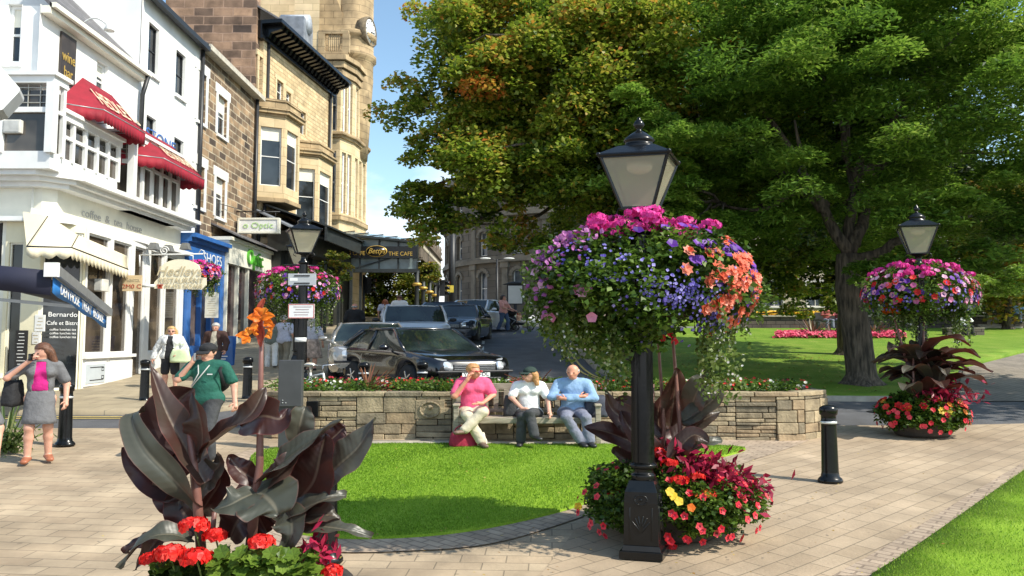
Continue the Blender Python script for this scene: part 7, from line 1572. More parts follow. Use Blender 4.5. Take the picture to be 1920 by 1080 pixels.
# ---------------------------------------------------------------- people: one continuous skin from blended capsules, clothes over it
def sdf_mesh(prims, h, k=.03, cuts=(), pad=.06):
    """prims: (a, b, ra, rb, scale) round cones; surface nets on a grid"""
    pts = np.array([p for q in prims for p in (q[0], q[1])], float); rm = max(max(q[2], q[3]) for q in prims) + pad
    lo = pts.min(0) - rm; hi = pts.max(0) + rm; n = np.ceil((hi - lo) / h).astype(int) + 1
    ax = [lo[i] + h * np.arange(n[i]) for i in range(3)]; V = np.full(tuple(n), 1e3, np.float32)
    for q in prims:
        a, b, ra, rb = np.array(q[0], float), np.array(q[1], float), q[2], q[3]; sc = np.array(q[4] if len(q) > 4 else (1, 1, 1), float); kk = q[5] if len(q) > 5 else k
        R_ = max(ra, rb) * max(sc.max(), 1) + .10; mn = np.minimum(a, b) - R_; mx = np.maximum(a, b) + R_
        i0 = np.clip(((mn - lo) / h).astype(int), 0, n - 1); i1 = np.clip(((mx - lo) / h).astype(int) + 2, 1, n)
        X, Y, Z = np.meshgrid(ax[0][i0[0]:i1[0]], ax[1][i0[1]:i1[1]], ax[2][i0[2]:i1[2]], indexing='ij')
        P = np.stack([X, Y, Z], -1); pa = (P - a) / sc; ba = (b - a) / sc; t = np.clip((pa @ ba) / max(ba @ ba, 1e-9), 0, 1)
        d = (np.linalg.norm(pa - t[..., None] * ba, axis=-1) - (ra + (rb - ra) * t)) * sc.min() ** .5
        S = V[i0[0]:i1[0], i0[1]:i1[1], i0[2]:i1[2]]; hh = np.clip(.5 + .5 * (S - d) / kk, 0, 1); V[i0[0]:i1[0], i0[1]:i1[1], i0[2]:i1[2]] = S * (1 - hh) + d * hh - kk * hh * (1 - hh)
    if cuts:
        X, Y, Z = np.meshgrid(*ax, indexing='ij')
        for c in cuts: V = np.maximum(V, c(X, Y, Z).astype(np.float32))
    ins = V < 0; C = [(i, j, l) for i in (0, 1) for j in (0, 1) for l in (0, 1)]; m = n - 1
    sl = lambda A, c: A[c[0]:c[0] + m[0], c[1]:c[1] + m[1], c[2]:c[2] + m[2]]
    cnt = sum(sl(ins, c).astype(int) for c in C); act = (cnt > 0) & (cnt < 8)
    if not act.any(): return [], []
    idx = -np.ones(act.shape, int); cells = np.argwhere(act); idx[act] = np.arange(len(cells)); acc = np.zeros((len(cells), 3)); num = np.zeros(len(cells))
    vals = {c: sl(V, c)[act] for c in C}
    for c in C:
        for k_ in range(3):
            if c[k_] == 0:
                e = list(c); e[k_] = 1; e = tuple(e); v0, v1 = vals[c], vals[e]; x = (v0 < 0) != (v1 < 0); t = np.where(x, v0 / (v0 - v1 + 1e-12), 0)
                p = np.tile(np.array(c, float), (len(cells), 1)); p[:, k_] = t; acc[x] += p[x]; num[x] += 1
    verts = lo + h * (cells + acc / np.maximum(num, 1)[:, None]); faces = []
    for k_ in range(3):
        u, w = (k_ + 1) % 3, (k_ + 2) % 3
        s0 = [slice(None)] * 3; s1 = [slice(None)] * 3; s0[k_] = slice(0, -1); s1[k_] = slice(1, None); A = ins[tuple(s0)]; B = ins[tuple(s1)]
        for flip, sel in ((False, A & ~B), (True, ~A & B)):
            e = np.argwhere(sel)
            if not len(e): continue
            e = e[(e[:, u] > 0) & (e[:, w] > 0) & (e[:, u] < n[u] - 1) & (e[:, w] < n[w] - 1)]
            def g(du, dw): q = e.copy(); q[:, u] -= du; q[:, w] -= dw; return idx[q[:, 0], q[:, 1], q[:, 2]]
            f = np.stack([g(1, 1), g(0, 1), g(0, 0), g(1, 0)], 1)
            if flip: f = f[:, ::-1]
            faces += f[(f >= 0).all(1)].tolist()
    return verts, faces
def smoothadd(mb, vf):
    if len(vf[0]): mb.smooth = True; mb.add(vf[0], vf[1]); mb.smooth = False
    return mb
V3 = lambda *a: np.array(a, float)
def finger(mb, pts, r): mb.tube(pts, [r, r * .95, r * .85, r * .55][:len(pts)], 6)
def hand(mb, wr, dirv, palmn, side, curl=.5, s=1.0, spread=.12):
    """five fingers and a thumb rooted in the palm; returns palm end"""
    d = Vector(dirv).normalized(); pn = Vector(palmn); pn = (pn - d * pn.dot(d)).normalized(); sd = d.cross(pn) * side; w = Vector(wr); L = [.068, .078, .073, .058]
    for i in range(4):
        b = w + d * .088 * s + sd * (.030 - i * .0195) * s; a = curl * (.8 + .15 * i); dd = (d + sd * spread * (1.2 - i * .8) * .5).normalized(); p = [b - d * .015]; ang = a * .5; q = b
        for f in (.45, .32, .23): dr = (dd * math.cos(ang) + pn * math.sin(ang)); q = q + dr * L[i] * f * s; p.append(q); ang += a * .7
        finger(mb, p, .0092 * s)
    b = w + d * .035 * s + sd * .034 * s; t1 = b + (d * .6 + sd * .7 + pn * .35).normalized() * .036 * s; t2 = t1 + (d * .85 + sd * .25 + pn * .45).normalized() * .034 * s; finger(mb, [b - sd * .015, b, t1, t2], .0105 * s)
def person(label, px=None, d=None, x=None, y=None, z=None, rz=0, H_=1.70, J=None, top=None, bottom=None, shoes=(.02, .02, .02), hair=None, hat=None, glasses=None, build=1.0, h=.017, cat='person', female=False, skin=None, sleeves='short', skirt=None, jacket=None, longleg=True, detail=True, group=None, hairlen=0, scarf=None, turn=0, nod=0):
    """J: joint overrides in metres for a 1.7 m figure facing -Y; x to the figure's left is +x seen from the front"""
    if x is None: x = at(px, 700, d).x; y = d
    T = Thing('person', label, cat, x, y, z, rz=rz, group=group); s = H_ / 1.70
    D = dict(hd=(0, 0, 1.585), nk=(0, .01, 1.45), ch=(0, .01, 1.27), be=(0, .0, 1.10), pe=(0, .01, .95), sl=(.18, .02, 1.40), sr=(-.18, .02, 1.40), el=(.25, .05, 1.13), er=(-.25, .05, 1.13), wl=(.26, -.06, .90), wr=(-.26, -.06, .90), hl=(.09, .01, .92), hr=(-.09, .01, .92), kl=(.10, -.02, .50), kr=(-.10, -.02, .50), al=(.10, .04, .09), ar=(-.10, .04, .09), tl=(.12, -.12, .035), tr=(-.12, -.12, .035))
    D.update(J or {}); 
    if female:
        for q in ('sl', 'sr'): D[q] = (D[q][0] * .88, *D[q][1:])
    j = {k: V3(*v) * s for k, v in D.items() if hasattr(v, '__len__')}; b = build; SK = skin or SKIN
    tq = Matrix.Rotation(turn, 3, 'Z') @ Matrix.Rotation(nod, 3, 'X'); HD = j['hd']
    def hp(*v): return HD + np.array(tq @ Vector(v)) * s
    head = [(hp(0, .015, .03), hp(0, .025, .035), .092 * s, .09 * s, (.86, 1, 1.05), .02), (hp(0, -.02, -.03), hp(0, -.035, -.075), .072 * s, .048 * s, (.95, 1, 1), .03), (hp(0, -.085, .01), hp(0, -.108, -.025), .012 * s, .018 * s, (1, 1, 1), .014), (hp(-.082, .02, -.005), hp(-.085, .03, .015), .016 * s, .02 * s, (.6, 1, 1.1), .01), (hp(.082, .02, -.005), hp(.085, .03, .015), .016 * s, .02 * s, (.6, 1, 1.1), .01), (hp(-.02, -.085, -.062), hp(.02, -.085, -.062), .011 * s, .011 * s, (1, 1, 1), .012)]
    neck = [(j['nk'], hp(0, .02, -.04), .056 * s * b ** .5, .052 * s)]
    mid = (j['sl'] + j['sr']) / 2; lerp = lambda a, c, t: a + (c - a) * t
    torso = [(lerp(mid, j['sl'], .62), lerp(mid, j['sr'], .62), .078 * s * b, .078 * s * b), (mid, j['nk'], .075 * s, .055 * s), (lerp(j['ch'], mid, .35) + V3(.05, 0, 0), lerp(j['ch'], mid, .35) - V3(.05, 0, 0), .105 * s * b, .105 * s * b), (j['ch'], j['be'], .125 * s * b, .118 * s * b, (1.12, .92, 1)), (j['be'], j['pe'], .115 * s * b, .128 * s * b, (1.15, .95, 1)), (j['hl'], j['hr'], .105 * s * b, .105 * s * b)]
    if female: torso += [(j['ch'] + V3(.07, -.085, .03) * s, j['ch'] + V3(.07, -.085, .02) * s, .055 * s * b, .055 * s * b), (j['ch'] + V3(-.07, -.085, .03) * s, j['ch'] + V3(-.07, -.085, .02) * s, .055 * s * b, .055 * s * b)]
    if skirt: torso[5] = (j['hl'], j['hr'], .07 * s, .07 * s); torso[4] = (j['be'], j['pe'], .112 * s * b, .108 * s * b, (1.05, .95, 1))
    arms = {q: [(j['s' + q], j['e' + q], .052 * s * b ** .7, .040 * s * b ** .6)] for q in 'lr'}; fore = {q: [(j['e' + q], j['w' + q], .040 * s * b ** .6, .027 * s)] for q in 'lr'}
    legs = {q: [(j['h' + q], j['k' + q], .088 * s * b, .056 * s * b ** .5)] for q in 'lr'}; calf = {q: [(j['k' + q], lerp(j['k' + q], j['a' + q], .35) + V3(0, .015, 0), .055 * s * b ** .5, .053 * s * b ** .5), (lerp(j['k' + q], j['a' + q], .35) + V3(0, .015, 0), j['a' + q], .053 * s * b ** .5, .036 * s)] for q in 'lr'}
    feet = {q: [(j['a' + q] + V3(0, .015, -.03) * s, j['t' + q], .036 * s, .028 * s, (1.1, 1, .9))] for q in 'lr'}
    palms = []; HB = MB()
    for q, sd in (('l', -1), ('r', 1)):
        dv = j['w' + q] - j['e' + q]; dv = D.get('f' + q, dv); dv = V3(*dv) / np.linalg.norm(dv); pn = V3(*D.get('p' + q, (-.5 if q == 'l' else .5, .3, .2))); w = j['w' + q]; palms.append((w + dv * .01 * s, w + dv * .075 * s, .026 * s, .032 * s, (1, 1, 1), .02))
        if detail: hand(HB, w, dv, pn, sd, D.get('c' + q, .6), s)
        else: palms.append((w + dv * .07 * s, w + dv * .15 * s, .028 * s, .016 * s))
    body = head + neck + torso + sum(arms.values(), []) + sum(fore.values(), []) + sum(legs.values(), []) + sum(calf.values(), []) + sum(feet.values(), []) + palms
    mb = MB(); smoothadd(mb, sdf_mesh(body, h * s, .03 * s)); HB_ = HB
    if detail:
        o_ = len(mb.v); mb.v += HB.v; mb.f += [[i + o_ for i in f] for f in HB.f]; mb.m += HB.m; mb.sm += HB.sm; mb.t += HB.t
        mb.cur = 1
        for sx in (-1, 1): mb.ball(hp(sx * .034, -.079, .008), np.array((.014, .008, .009)) * s, 6, 5)
        mb.cur = 2; mb.ball(hp(0, -.094, -.064), np.array((.024, .006, .007)) * s, 8, 5); mb.cur = 0
    T.part('body', mb, [SK, M('eye_dark', (.03, .02, .015), .3), M('lip', (.45, .13, .11), .5)])
    def infl(pr, e): return [(q[0], q[1], q[2] + e, q[3] + e, *q[4:]) for q in pr]
    def cloth(name, prims, mat, e=.012, cuts=(), k=.035, parent=None, hh=None):
        m_ = MB(); smoothadd(m_, sdf_mesh(infl(prims, e * s), hh or h * s, k * s, cuts)); return T.part(name, m_, mat, parent=parent) if m_.v else None
    waist = j['pe'][2] + .03 * s; sit = abs(j['kl'][1] - j['hl'][1]) > .25 * s
    if bottom:
        ll = sum(legs.values(), []) + [torso[5], (j['pe'], j['pe'] + V3(0, 0, .02), .128 * s * b, .125 * s * b, (1.15, .95, 1))]
        if longleg == True: ll = ll + sum(calf.values(), []); ll = ll + [(lerp(j['k' + q], j['a' + q], .6), j['a' + q] + V3(0, .0, .01), .056 * s, .055 * s) for q in 'lr']
        elif longleg == 'short': ll = ll + [(lerp(j['h' + q], j['k' + q], .6), j['k' + q], .07 * s * b, .068 * s * b) for q in 'lr']
        cloth('trousers', ll, bottom, .012)
    if skirt:
        m_ = MB(); mt, zt, zb, r0, r1 = skirt; rows = []
        for i in range(9):
            t = i / 8; zz = (zt + (zb - zt) * t) * s; r = (r0 + (r1 - r0) * t ** .8 + (.012 * math.sin(3.1 * min(1, t * 2)) if t < .5 else 0)) * s; c = lerp(j['pe'], (j['kl'] + j['kr']) / 2, t) if zz < j['pe'][2] else j['pe']
            rows.append([(c[0] + r * (1 + .02 * math.sin(5 * a + i)) * math.cos(a), c[1] + r * .78 * math.sin(a) * (1 + .03 * math.sin(4 * a)), zz) for a in np.linspace(0, 2 * math.pi, 28)[:-1]])
        m_.grid(rows, close=True); solid(T.part('skirt', m_, mt), .01)
    if top:
        sl = [] 
        for q in 'lr':
            if sleeves == 'short': sl += [(j['s' + q], lerp(j['s' + q], j['e' + q], .78), .062 * s * b ** .7, .056 * s * b ** .7)]
            elif sleeves == 'long': sl += infl(arms[q], .006 * s) + [(j['e' + q], lerp(j['e' + q], j['w' + q], .92), .043 * s * b ** .6, .034 * s)]
        cloth('shirt', torso + sl, top, .015, (lambda X, Y, Z: 1.03 * s - Z,) if skirt else ())
    if jacket:
        jm, slv, open_, zlow = jacket; sl = []
        for q in 'lr': sl += infl(arms[q], .014 * s) + ([(j['e' + q], lerp(j['e' + q], j['w' + q], .95), .043 * s, .038 * s)] if slv == 'long' else []) if slv != 'short' else [(j['s' + q], lerp(j['s' + q], j['e' + q], .75), .043 * s, .046 * s)]
        low = [(j['pe'], j['pe'] + V3(0, 0, zlow - .95) * s, .112 * s * b, .118 * s * b, (1.1, 1, 1))]
        cx_ = float(j['ch'][0]); fy = float(j['ch'][1]); w_ = open_ * s; zn = float(mid[2]); zb_ = float(j['pe'][2])
        cut = lambda X, Y, Z: np.where((Y < fy + .02) & (Z < zn + .06), w_ * (.6 + .6 * np.clip((zn - Z) / (zn - zb_), 0, 1.2)) - np.abs(X - cx_), -1.0)
        cloth('jacket', (torso[:5] + torso[6:] if skirt else torso) + sl + low, jm, .022, (cut,))
    if shoes is not None:
        m_ = MB(); smoothadd(m_, sdf_mesh(infl(sum(feet.values(), []), .010 * s), h * s, .02 * s)); T.part('shoes', m_, M('shoe%.2f%.2f' % shoes[:2], shoes, .45, .15, 8))
    if hair:
        hm, style = hair; HH = hp(0, .025, .045); inv = np.array(tq.inverted())
        pr = [(HH, HH + V3(0, .01, 0) * s, .103 * s, .102 * s, (.9, 1.05, 1.03))]
        if style in ('long', 'bob'):
            Lh = hairlen or (.16 if style == 'bob' else .30)
            for sx in (-1, 0, 1): pr.append((hp(sx * .07, .05 if sx else .085, .0), hp(sx * .105, .05 if sx else .10, -Lh), .05 * s, .035 * s, (1, 1, 1), .04))
        def cut(X, Y, Z):
            P = np.stack([X, Y, Z], -1) - HD; L_ = P @ inv.T / s; fx, fy, fz = L_[..., 0], L_[..., 1], L_[..., 2]
            face = np.minimum(np.minimum(-fy - .022 - np.clip(fz - .05, 0, 1) * 1.0, .068 - fz + 0 * fx), .078 - np.abs(fx))
            if style in ('short', 'grey'): face = np.maximum(face, np.minimum(-.005 - fz, .03 - fy + .1))
            if style == 'bald': face = np.maximum(face, np.maximum(fz - .045, -.03 - fz))
            return face * s
        cloth('hair', pr, hm, .0, (cut,), .03, hh=min(h, .014) * s)
    if hat:
        m_ = MB(); pr = [(hp(0, .02, .065), hp(0, .025, .07), .104 * s, .100 * s, (.92, 1.05, .85))]; inv = np.array(tq.inverted())
        def cut(X, Y, Z): L_ = (np.stack([X, Y, Z], -1) - HD) @ inv.T / s; return (.048 - L_[..., 2]) * s
        smoothadd(m_, sdf_mesh(pr, .014 * s, .02, (cut,)))
        rows = [[tuple(hp(a * .085, -.07 - k * .035 * (1 - a * a * .6), .052 - k * .012)) for a in np.linspace(-1, 1, 9)] for k in range(4)]; m_.grid(rows); c_o = T.part('cap', m_, hat); solid(c_o, .008)
    if glasses:
        m_ = MB()
        for sx in (-1, 1): m_.ball(hp(sx * .036, -.094, .010), np.array((.027, .010, .018)) * s, 8, 5); m_.tube([hp(sx * .06, -.085, .014), hp(sx * .088, .02, .012)], .004 * s, 5)
        m_.tube([hp(-.02, -.10, .014), hp(.02, -.10, .014)], .004 * s, 5); T.part('glasses', m_, glasses)
    T.j = j; T.s = s; return T
def fab(name, c, v=.12, s=18): return M(name, c, .85, v, s, bump=.7, bscale=9, bdist=.035)
def on(T, v): """local true coords of a person -> world"""; v = Matrix.Rotation(T.rz, 3, 'Z') @ Vector([float(q) for q in v]); return Vector((T.loc[0] + v.x * K, T.loc[1] + v.y, T.loc[2] + v.z))
def bag(label, c, size, mat, handle=True, rz=0, cat='bag', soft=.25, top=.75, z=None):
    B = Thing('bag', label, cat, c[0], c[1], c[2]); m_ = MB(); w, d_, h_ = size; rows = []
    for i in range(7):
        t = i / 6; k = 1 - (1 - top) * t + .08 * math.sin(math.pi * t); n = 20; rows.append([(np.sign(math.cos(a)) * abs(math.cos(a)) ** .5 * w / 2 * k * (1 + .04 * math.sin(3 * a + i)), np.sign(math.sin(a)) * abs(math.sin(a)) ** .5 * d_ / 2 * (k if t < 1 else .6), t * h_ + .012 * math.sin(2 * a + i)) for a in np.linspace(0, 2 * math.pi, n + 1)[:-1]])
    m_.grid(rows, close=True); o = len(m_.v); m_.f += [list(range(20))[::-1], list(range(120, 140))]; m_.m += [0, 0]; m_.sm += [False, False]; m_.t += [.5, .5]; B.rz = rz; B.part('pouch', m_, mat)
    if handle: m_ = MB(); m_.tube([(w * .3 * math.cos(a), 0, h_ * .95 + h_ * .45 * math.sin(a)) for a in np.linspace(0, math.pi, 9)], .009, 6); B.part('handle', m_, mat)
    return B
GREYW = fab('grey_wool', (.14, .14, .145)); BLK = fab('black_cloth', (.016, .016, .018)); PINK = fab('pink_polo', (.80, .10, .22)); WHITEC = fab('white_cotton', (.80, .80, .78), .05); KHAKI = fab('pale_khaki', (.60, .52, .38)); BLUES = fab('pale_blue_shirt', (.24, .38, .58)); SLATEC = fab('slate_trousers', (.19, .20, .26)); CHAR = fab('charcoal_trousers', (.045, .047, .05)); GREENP = fab('bottle_green_polo', (.012, .10, .07)); BROWNJ = fab('dark_brown_jacket', (.055, .025, .02)); MAG = fab('magenta_top', (.50, .01, .18)); STONEC = fab('stone_cloth', (.42, .38, .30)); CARDI = M('white_patterned_knit', (.62, .62, .60), .85, .5, 22); FLORAL = M('floral_skirt_cloth', (.42, .33, .28), .85, .6, 9); LILAC = fab('lilac_shirt', (.50, .52, .62))
def hairm(n, c): return M(n, c, .5, .35, 30, bump=.5, bscale=60)
BRH, BLH, GRH, GINH, DKH = hairm('brown_hair', (.12, .05, .025)), hairm('blond_hair', (.50, .32, .13)), hairm('grey_hair', (.42, .41, .39)), hairm('ginger_hair', (.48, .24, .09)), hairm('dark_hair', (.03, .02, .015))
SUNG = M('dark_lens', (.012, .01, .01), .1); REDF = M('red_glasses', (.5, .06, .06), .3)
REDSK = M('ruddy_skin', (.68, .30, .19), .5, .12, 12)
# --- seated three
def sit(**o):
    d = dict(hd=(0, -.03, 1.25), nk=(0, .06, 1.11), ch=(0, .08, .93), be=(0, .07, .77), pe=(0, .06, .60), sl=(.185, .07, 1.06), sr=(-.185, .07, 1.06), hl=(.09, .06, .54), hr=(-.09, .06, .54), kl=(.12, -.38, .52), kr=(-.12, -.38, .52), al=(.13, -.36, .10), ar=(-.13, -.36, .10), tl=(.15, -.53, .04), tr=(-.15, -.53, .04)); d.update(o); return d
SY = BY + .20
Pp = person('seated woman in a pink polo shirt resting her cheek on her hand', x=at(888, 760, SY).x, y=SY, z=BZ, H_=1.62, rz=R(8), build=1.04, female=True, skin=REDSK, turn=R(38), nod=R(4),
    J=sit(er=(-.26, -.10, .83), wr=(-.10, -.14, 1.11), fr=(.35, .05, .9), pr=(.8, .2, 0), el=(.25, -.02, .84), wl=(.08, -.30, .72), fl=(-.7, -.5, .1), pl=(0, 0, -1), kr=(-.12, -.40, .52), kl=(.06, -.46, .58), al=(-.16, -.52, .30), tl=(-.28, -.62, .27), ar=(.05, -.46, .10), tr=(.09, -.62, .04)), top=PINK, bottom=KHAKI, shoes=(.16, .10, .07), hair=(GINH, 'short'), glasses=REDF, h=.0155)
Pw = person('seated woman in a white top and dark green cap turning her head', x=at(992, 760, SY).x, y=SY, z=BZ, H_=1.54, build=.92, female=True, turn=R(-42), nod=R(-2),
    J=sit(er=(-.24, -.04, .84), wr=(-.10, -.26, .66), fr=(.8, -.4, -.05), pr=(0, 0, -1), el=(.26, -.02, .82), wl=(.27, -.20, .60), fl=(.15, -.6, -.7), kl=(.0, -.44, .60), al=(.06, -.52, .22), tl=(.13, -.66, .17), kr=(-.10, -.38, .53), ar=(-.12, -.36, .10), tr=(-.14, -.52, .04)), top=WHITEC, bottom=CHAR, hair=(GINH, 'bob'), hat=fab('dark_green_cap', (.02, .04, .03)), glasses=SUNG, h=.0155)
Pm = person('seated elderly man with folded arms in a pale blue shirt', x=at(1074, 760, SY).x, y=SY, z=BZ, H_=1.60, build=1.0, skin=REDSK, nod=R(10), rz=R(-4), turn=R(-12), sleeves='long',
    J=sit(er=(-.28, -.06, .82), wr=(.08, -.19, .84), fr=(.8, .3, .05), pr=(0, 1, 0), el=(.28, -.06, .80), wl=(-.08, -.22, .80), fl=(-.8, .2, .1), pl=(0, 1, 0), kl=(.17, -.38, .50), kr=(-.08, -.42, .50), al=(.22, -.40, .10), tl=(.27, -.56, .04), ar=(.10, -.40, .10), tr=(.16, -.56, .04)), top=BLUES, bottom=SLATEC, hair=(GRH, 'bald'), h=.0155)
bag('dark red holdall under the bench below the pink shirted woman', (at(868, 815, BY - .12).x, BY - .1, BZ), (.34, .26, .24), fab('dark_red_bag', (.35, .02, .05)), rz=R(10))
bag('crumpled white carrier bag beside the holdall under the bench', (at(893, 815, BY - .1).x, BY - .02, BZ), (.26, .22, .20), M('white_plastic_bag', (.78, .72, .62), .4, .12, 5), False)
bag('charcoal jacket bundled on the bench beside the capped woman', (at(958, 760, BY + .3).x, BY + .33, BZ + .445), (.20, .24, .34), CHAR, False, cat='jacket'); bag('dark jacket slung over the bench arm beside the elderly man', (at(1118, 745, BY + .2).x, BY + .26, BZ + .445), (.30, .26, .34), fab('navy_grey_cloth', (.05, .055, .075)), False, cat='jacket')
# --- walking people at the left
gW = ground(70, 866)
Wm = person('woman in a grey skirt suit holding a phone to her face', x=gW.x, y=gW.y, rz=R(22), H_=1.67, female=True, build=.84, turn=R(-48), nod=R(16),
    J=dict(sr=(-.18, .02, 1.38), er=(-.33, -.10, 1.22), wr=(-.13, -.17, 1.45), fr=(.35, .1, .5), pr=(.7, .2, 0), cr=.9, el=(.26, .06, 1.12), wl=(.26, -.02, .89), kr=(-.09, -.10, .50), ar=(-.10, -.06, .09), tr=(-.12, -.22, .035), kl=(.09, .00, .50), al=(.10, .07, .10), tl=(.13, -.08, .04)), top=MAG, sleeves=None, jacket=(GREYW, 'short', .075, .84), skirt=(GREYW, 1.06, .56, .122, .175), shoes=(.35, .12, .06), hair=(BRH, 'long'), h=.0155)
c = on(Wm, Wm.j['wr'] + V3(.03, -.02, .07)); PH = Thing('mobile_phone', 'dark mobile phone held by the woman in the grey suit', 'phone', c.x, c.y, c.z); m_ = MB(); m_.box((0, 0, 0), (.03, .06, .10)); PH.part('case', m_, BLACK, bevel=.006); m_ = MB(); m_.box((-.0, -.032, .01), (.022, .003, .05)); PH.part('screen', m_, GLASS)
c = on(Wm, V3(-.27, .08, .80)); bag('black shoulder bag at the hip of the woman in grey', (c.x, c.y, c.z), (.16, .30, .36), BLK)
gM = ground(384, 838); gM = Vector((at(388, 700, 11.0).x, 11.0, 0))
Gm = person('man in a bottle green polo and black cap talking on a phone', x=gM.x, y=gM.y, rz=R(-6), H_=1.68, build=1.0, nod=R(8), turn=R(-8),
    J=dict(er=(-.28, -.12, 1.20), wr=(-.115, -.13, 1.46), fr=(.15, .1, .6), pr=(.8, .1, 0), cr=1.0, el=(.29, .06, 1.13), wl=(.33, .0, .88), kl=(.10, -.16, .50), al=(.10, -.10, .09), tl=(.11, -.27, .05), kr=(-.09, .0, .50), ar=(-.10, .20, .13), tr=(-.1, .06, .04)), top=GREENP, bottom=CHAR, hair=(DKH, 'short'), hat=BLK, h=.0155)
c = on(Gm, Gm.j['wr'] + V3(.03, .0, .075)); PH = Thing('mobile_phone', 'pale mobile phone held by the man in the green polo', 'phone', c.x, c.y, c.z); m_ = MB(); m_.box((0, 0, 0), (.025, .05, .11)); PH.part('case', m_, ALU, bevel=.006); m_ = MB(); m_.box((0.013, 0, .01), (.003, .04, .05)); PH.part('screen', m_, GLASS)
m_ = MB(); m_.tube([on(Gm, v) for v in ((-.06, -.10, 1.40), (-.03, -.155, 1.28), (-.10, -.165, 1.10))], .009, 6); m_.tube([on(Gm, v) for v in ((.07, -.10, 1.40), (0, -.16, 1.25), (-.10, -.17, 1.08))], .009, 6); Gm.wpart('lanyard', m_, M('grey_strap', (.45, .45, .43)))
m_ = MB(); m_.box(on(Gm, (.10, -.162, 1.27)), (.08, .006, .016), rz=R(-6)); Gm.wpart('chest_badge', m_, WHITEP)
bp_ = on(Gm, (.05, .20, 1.1)); B = Thing('rucksack', 'black rucksack on the back of the man in green', 'rucksack', bp_.x, bp_.y, bp_.z); m_ = MB(); m_.ball((0, 0, .12), (.16, .09, .24), 12, 8); B.part('pouch', m_, BLK)
m_ = MB(); m_.tube([(.09, -.06, .32), (.10, -.20, .33), (.11, -.33, .22), (.14, -.25, .0)], .018, 6, flat=.5); B.part('strap', m_, BLK)
gB = ground(318, 732); Bw = person('blonde woman in black with a white patterned cardigan and sunglasses', x=gB.x, y=gB.y, rz=R(6), H_=1.66, build=1.05, female=True, turn=R(8),
    J=dict(el=(.28, -.0, 1.12), wl=(.20, -.22, .98), kl=(.11, -.1, .50), al=(.12, -.06, .10), er=(-.29, .06, 1.12), wr=(-.34, .0, .87)), top=BLK, bottom=BLK, longleg='short', sleeves='short', jacket=(CARDI, 'long', .075, 1.0), hair=(BLH, 'bob'), glasses=SUNG, hairlen=.17, h=.019)
c = on(Bw, V3(.24, -.24, .74)); bag('white and lime green shopping bag carried by the blonde woman', (c.x, c.y, c.z), (.40, .18, .34), M('lime_white_plastic', (.62, .72, .42), .4, .35, 2.2))
gJ = ground(386, 716); Jm = person('grey haired pedestrian in an open dark brown jacket', x=gJ.x, y=gJ.y + .6, rz=R(-4), H_=1.66, build=.92, nod=R(18), J=dict(kl=(.10, -.12, .5)), top=STONEC, bottom=CHAR, sleeves='long', jacket=(BROWNJ, 'long', .075, .84), hair=(GRH, 'short'), h=.02)
lady = person('passer by in grey of whom only a bare arm and leg show', x=at(-84, 800, 7.2).x, y=7.2, rz=R(10), H_=1.66, female=True, J=dict(wl=(.30, -.04, .86), el=(.28, .04, 1.12)), top=GREYW, bottom=GREYW, longleg='short', hair=(BRH, 'bob'), h=.022)
# --- people walking up the pavement
far = dict(h=.026, detail=False)
def walk(label, px, feet, Hh, **k):
    g = ground(px, feet); return person(label, x=g.x, y=g.y, H_=Hh, **{**far, **k})
wk = dict(kl=(.10, -.14, .50), al=(.10, -.12, .10), tl=(.11, -.27, .06), kr=(-.09, .02, .5), ar=(-.10, .16, .14), tr=(-.1, .02, .05))
Wt = walk('pedestrian in white trousers and grey green top seen from behind', 508, 692, 1.66, rz=R(190), J=wk, top=fab('grey_green_top', (.16, .18, .15)), bottom=WHITEC, hair=(BRH, 'bob'), female=True)
walk('man in pale shirt and khaki trousers walking up the pavement', 531, 692, 1.74, rz=R(170), J=wk, top=LILAC, bottom=fab('khaki_trousers', (.25, .22, .16)), hair=(GRH, 'short'))
Fl = walk('woman in a floral skirt and pale top carrying carrier bags', 583, 698, 1.64, rz=R(185), J=wk, top=LILAC, skirt=(FLORAL, 1.05, .45, .15, .27), hair=(GRH, 'bob'), female=True)
c = on(Fl, Fl.j['wl']); bag('white carrier bag carried by the woman in the floral skirt', (c.x + .05, c.y - .05, c.z - .42), (.30, .16, .36), M('thin_white_plastic', (.66, .68, .68), .35, .1, 5))
walk('stocky bald man in black walking past the cafe', 664, 655, 1.76, rz=R(180), J=wk, build=1.15, top=BLK, bottom=BLK, sleeves='long', skin=REDSK, hair=(GRH, 'bald'))
x, y = at(722, 600, 36).x, 36; person('red haired pedestrian in purple and white beyond the silver van', x=x, y=y, H_=1.62, rz=R(180), J=wk, top=LILAC, bottom=BLK, hair=(hairm('auburn_hair', (.28, .08, .03)), 'bob'), **far)
x, y = at(749, 600, 34).x, 34; person('broad man in a white shirt beyond the silver van', x=x, y=y, H_=1.80, rz=R(176), J=wk, build=1.2, top=WHITEC, bottom=CHAR, hair=(BRH, 'short'), **far)
g = ground(944, 622); Pr = person('woman in a pink top and jeans crossing with a pushchair', x=g.x, y=g.y, rz=R(60), H_=1.66, female=True, J=dict(wk, wl=(.15, -.38, 1.0), wr=(-.15, -.38, 1.0), el=(.24, -.12, 1.12), er=(-.24, -.12, 1.12)), top=fab('salmon_top', (.70, .34, .30)), bottom=fab('blue_jeans', (.06, .10, .19)), hair=(DKH, 'bob'), **far)
v = ground(975, 620); PC_ = Thing('pushchair', 'black three wheeled pushchair pushed across the road', 'pushchair', v.x, v.y, rz=R(-30)); RUB = M('rubber', (.015, .015, .015)); q = Matrix.Rotation(R(90), 3, 'X')
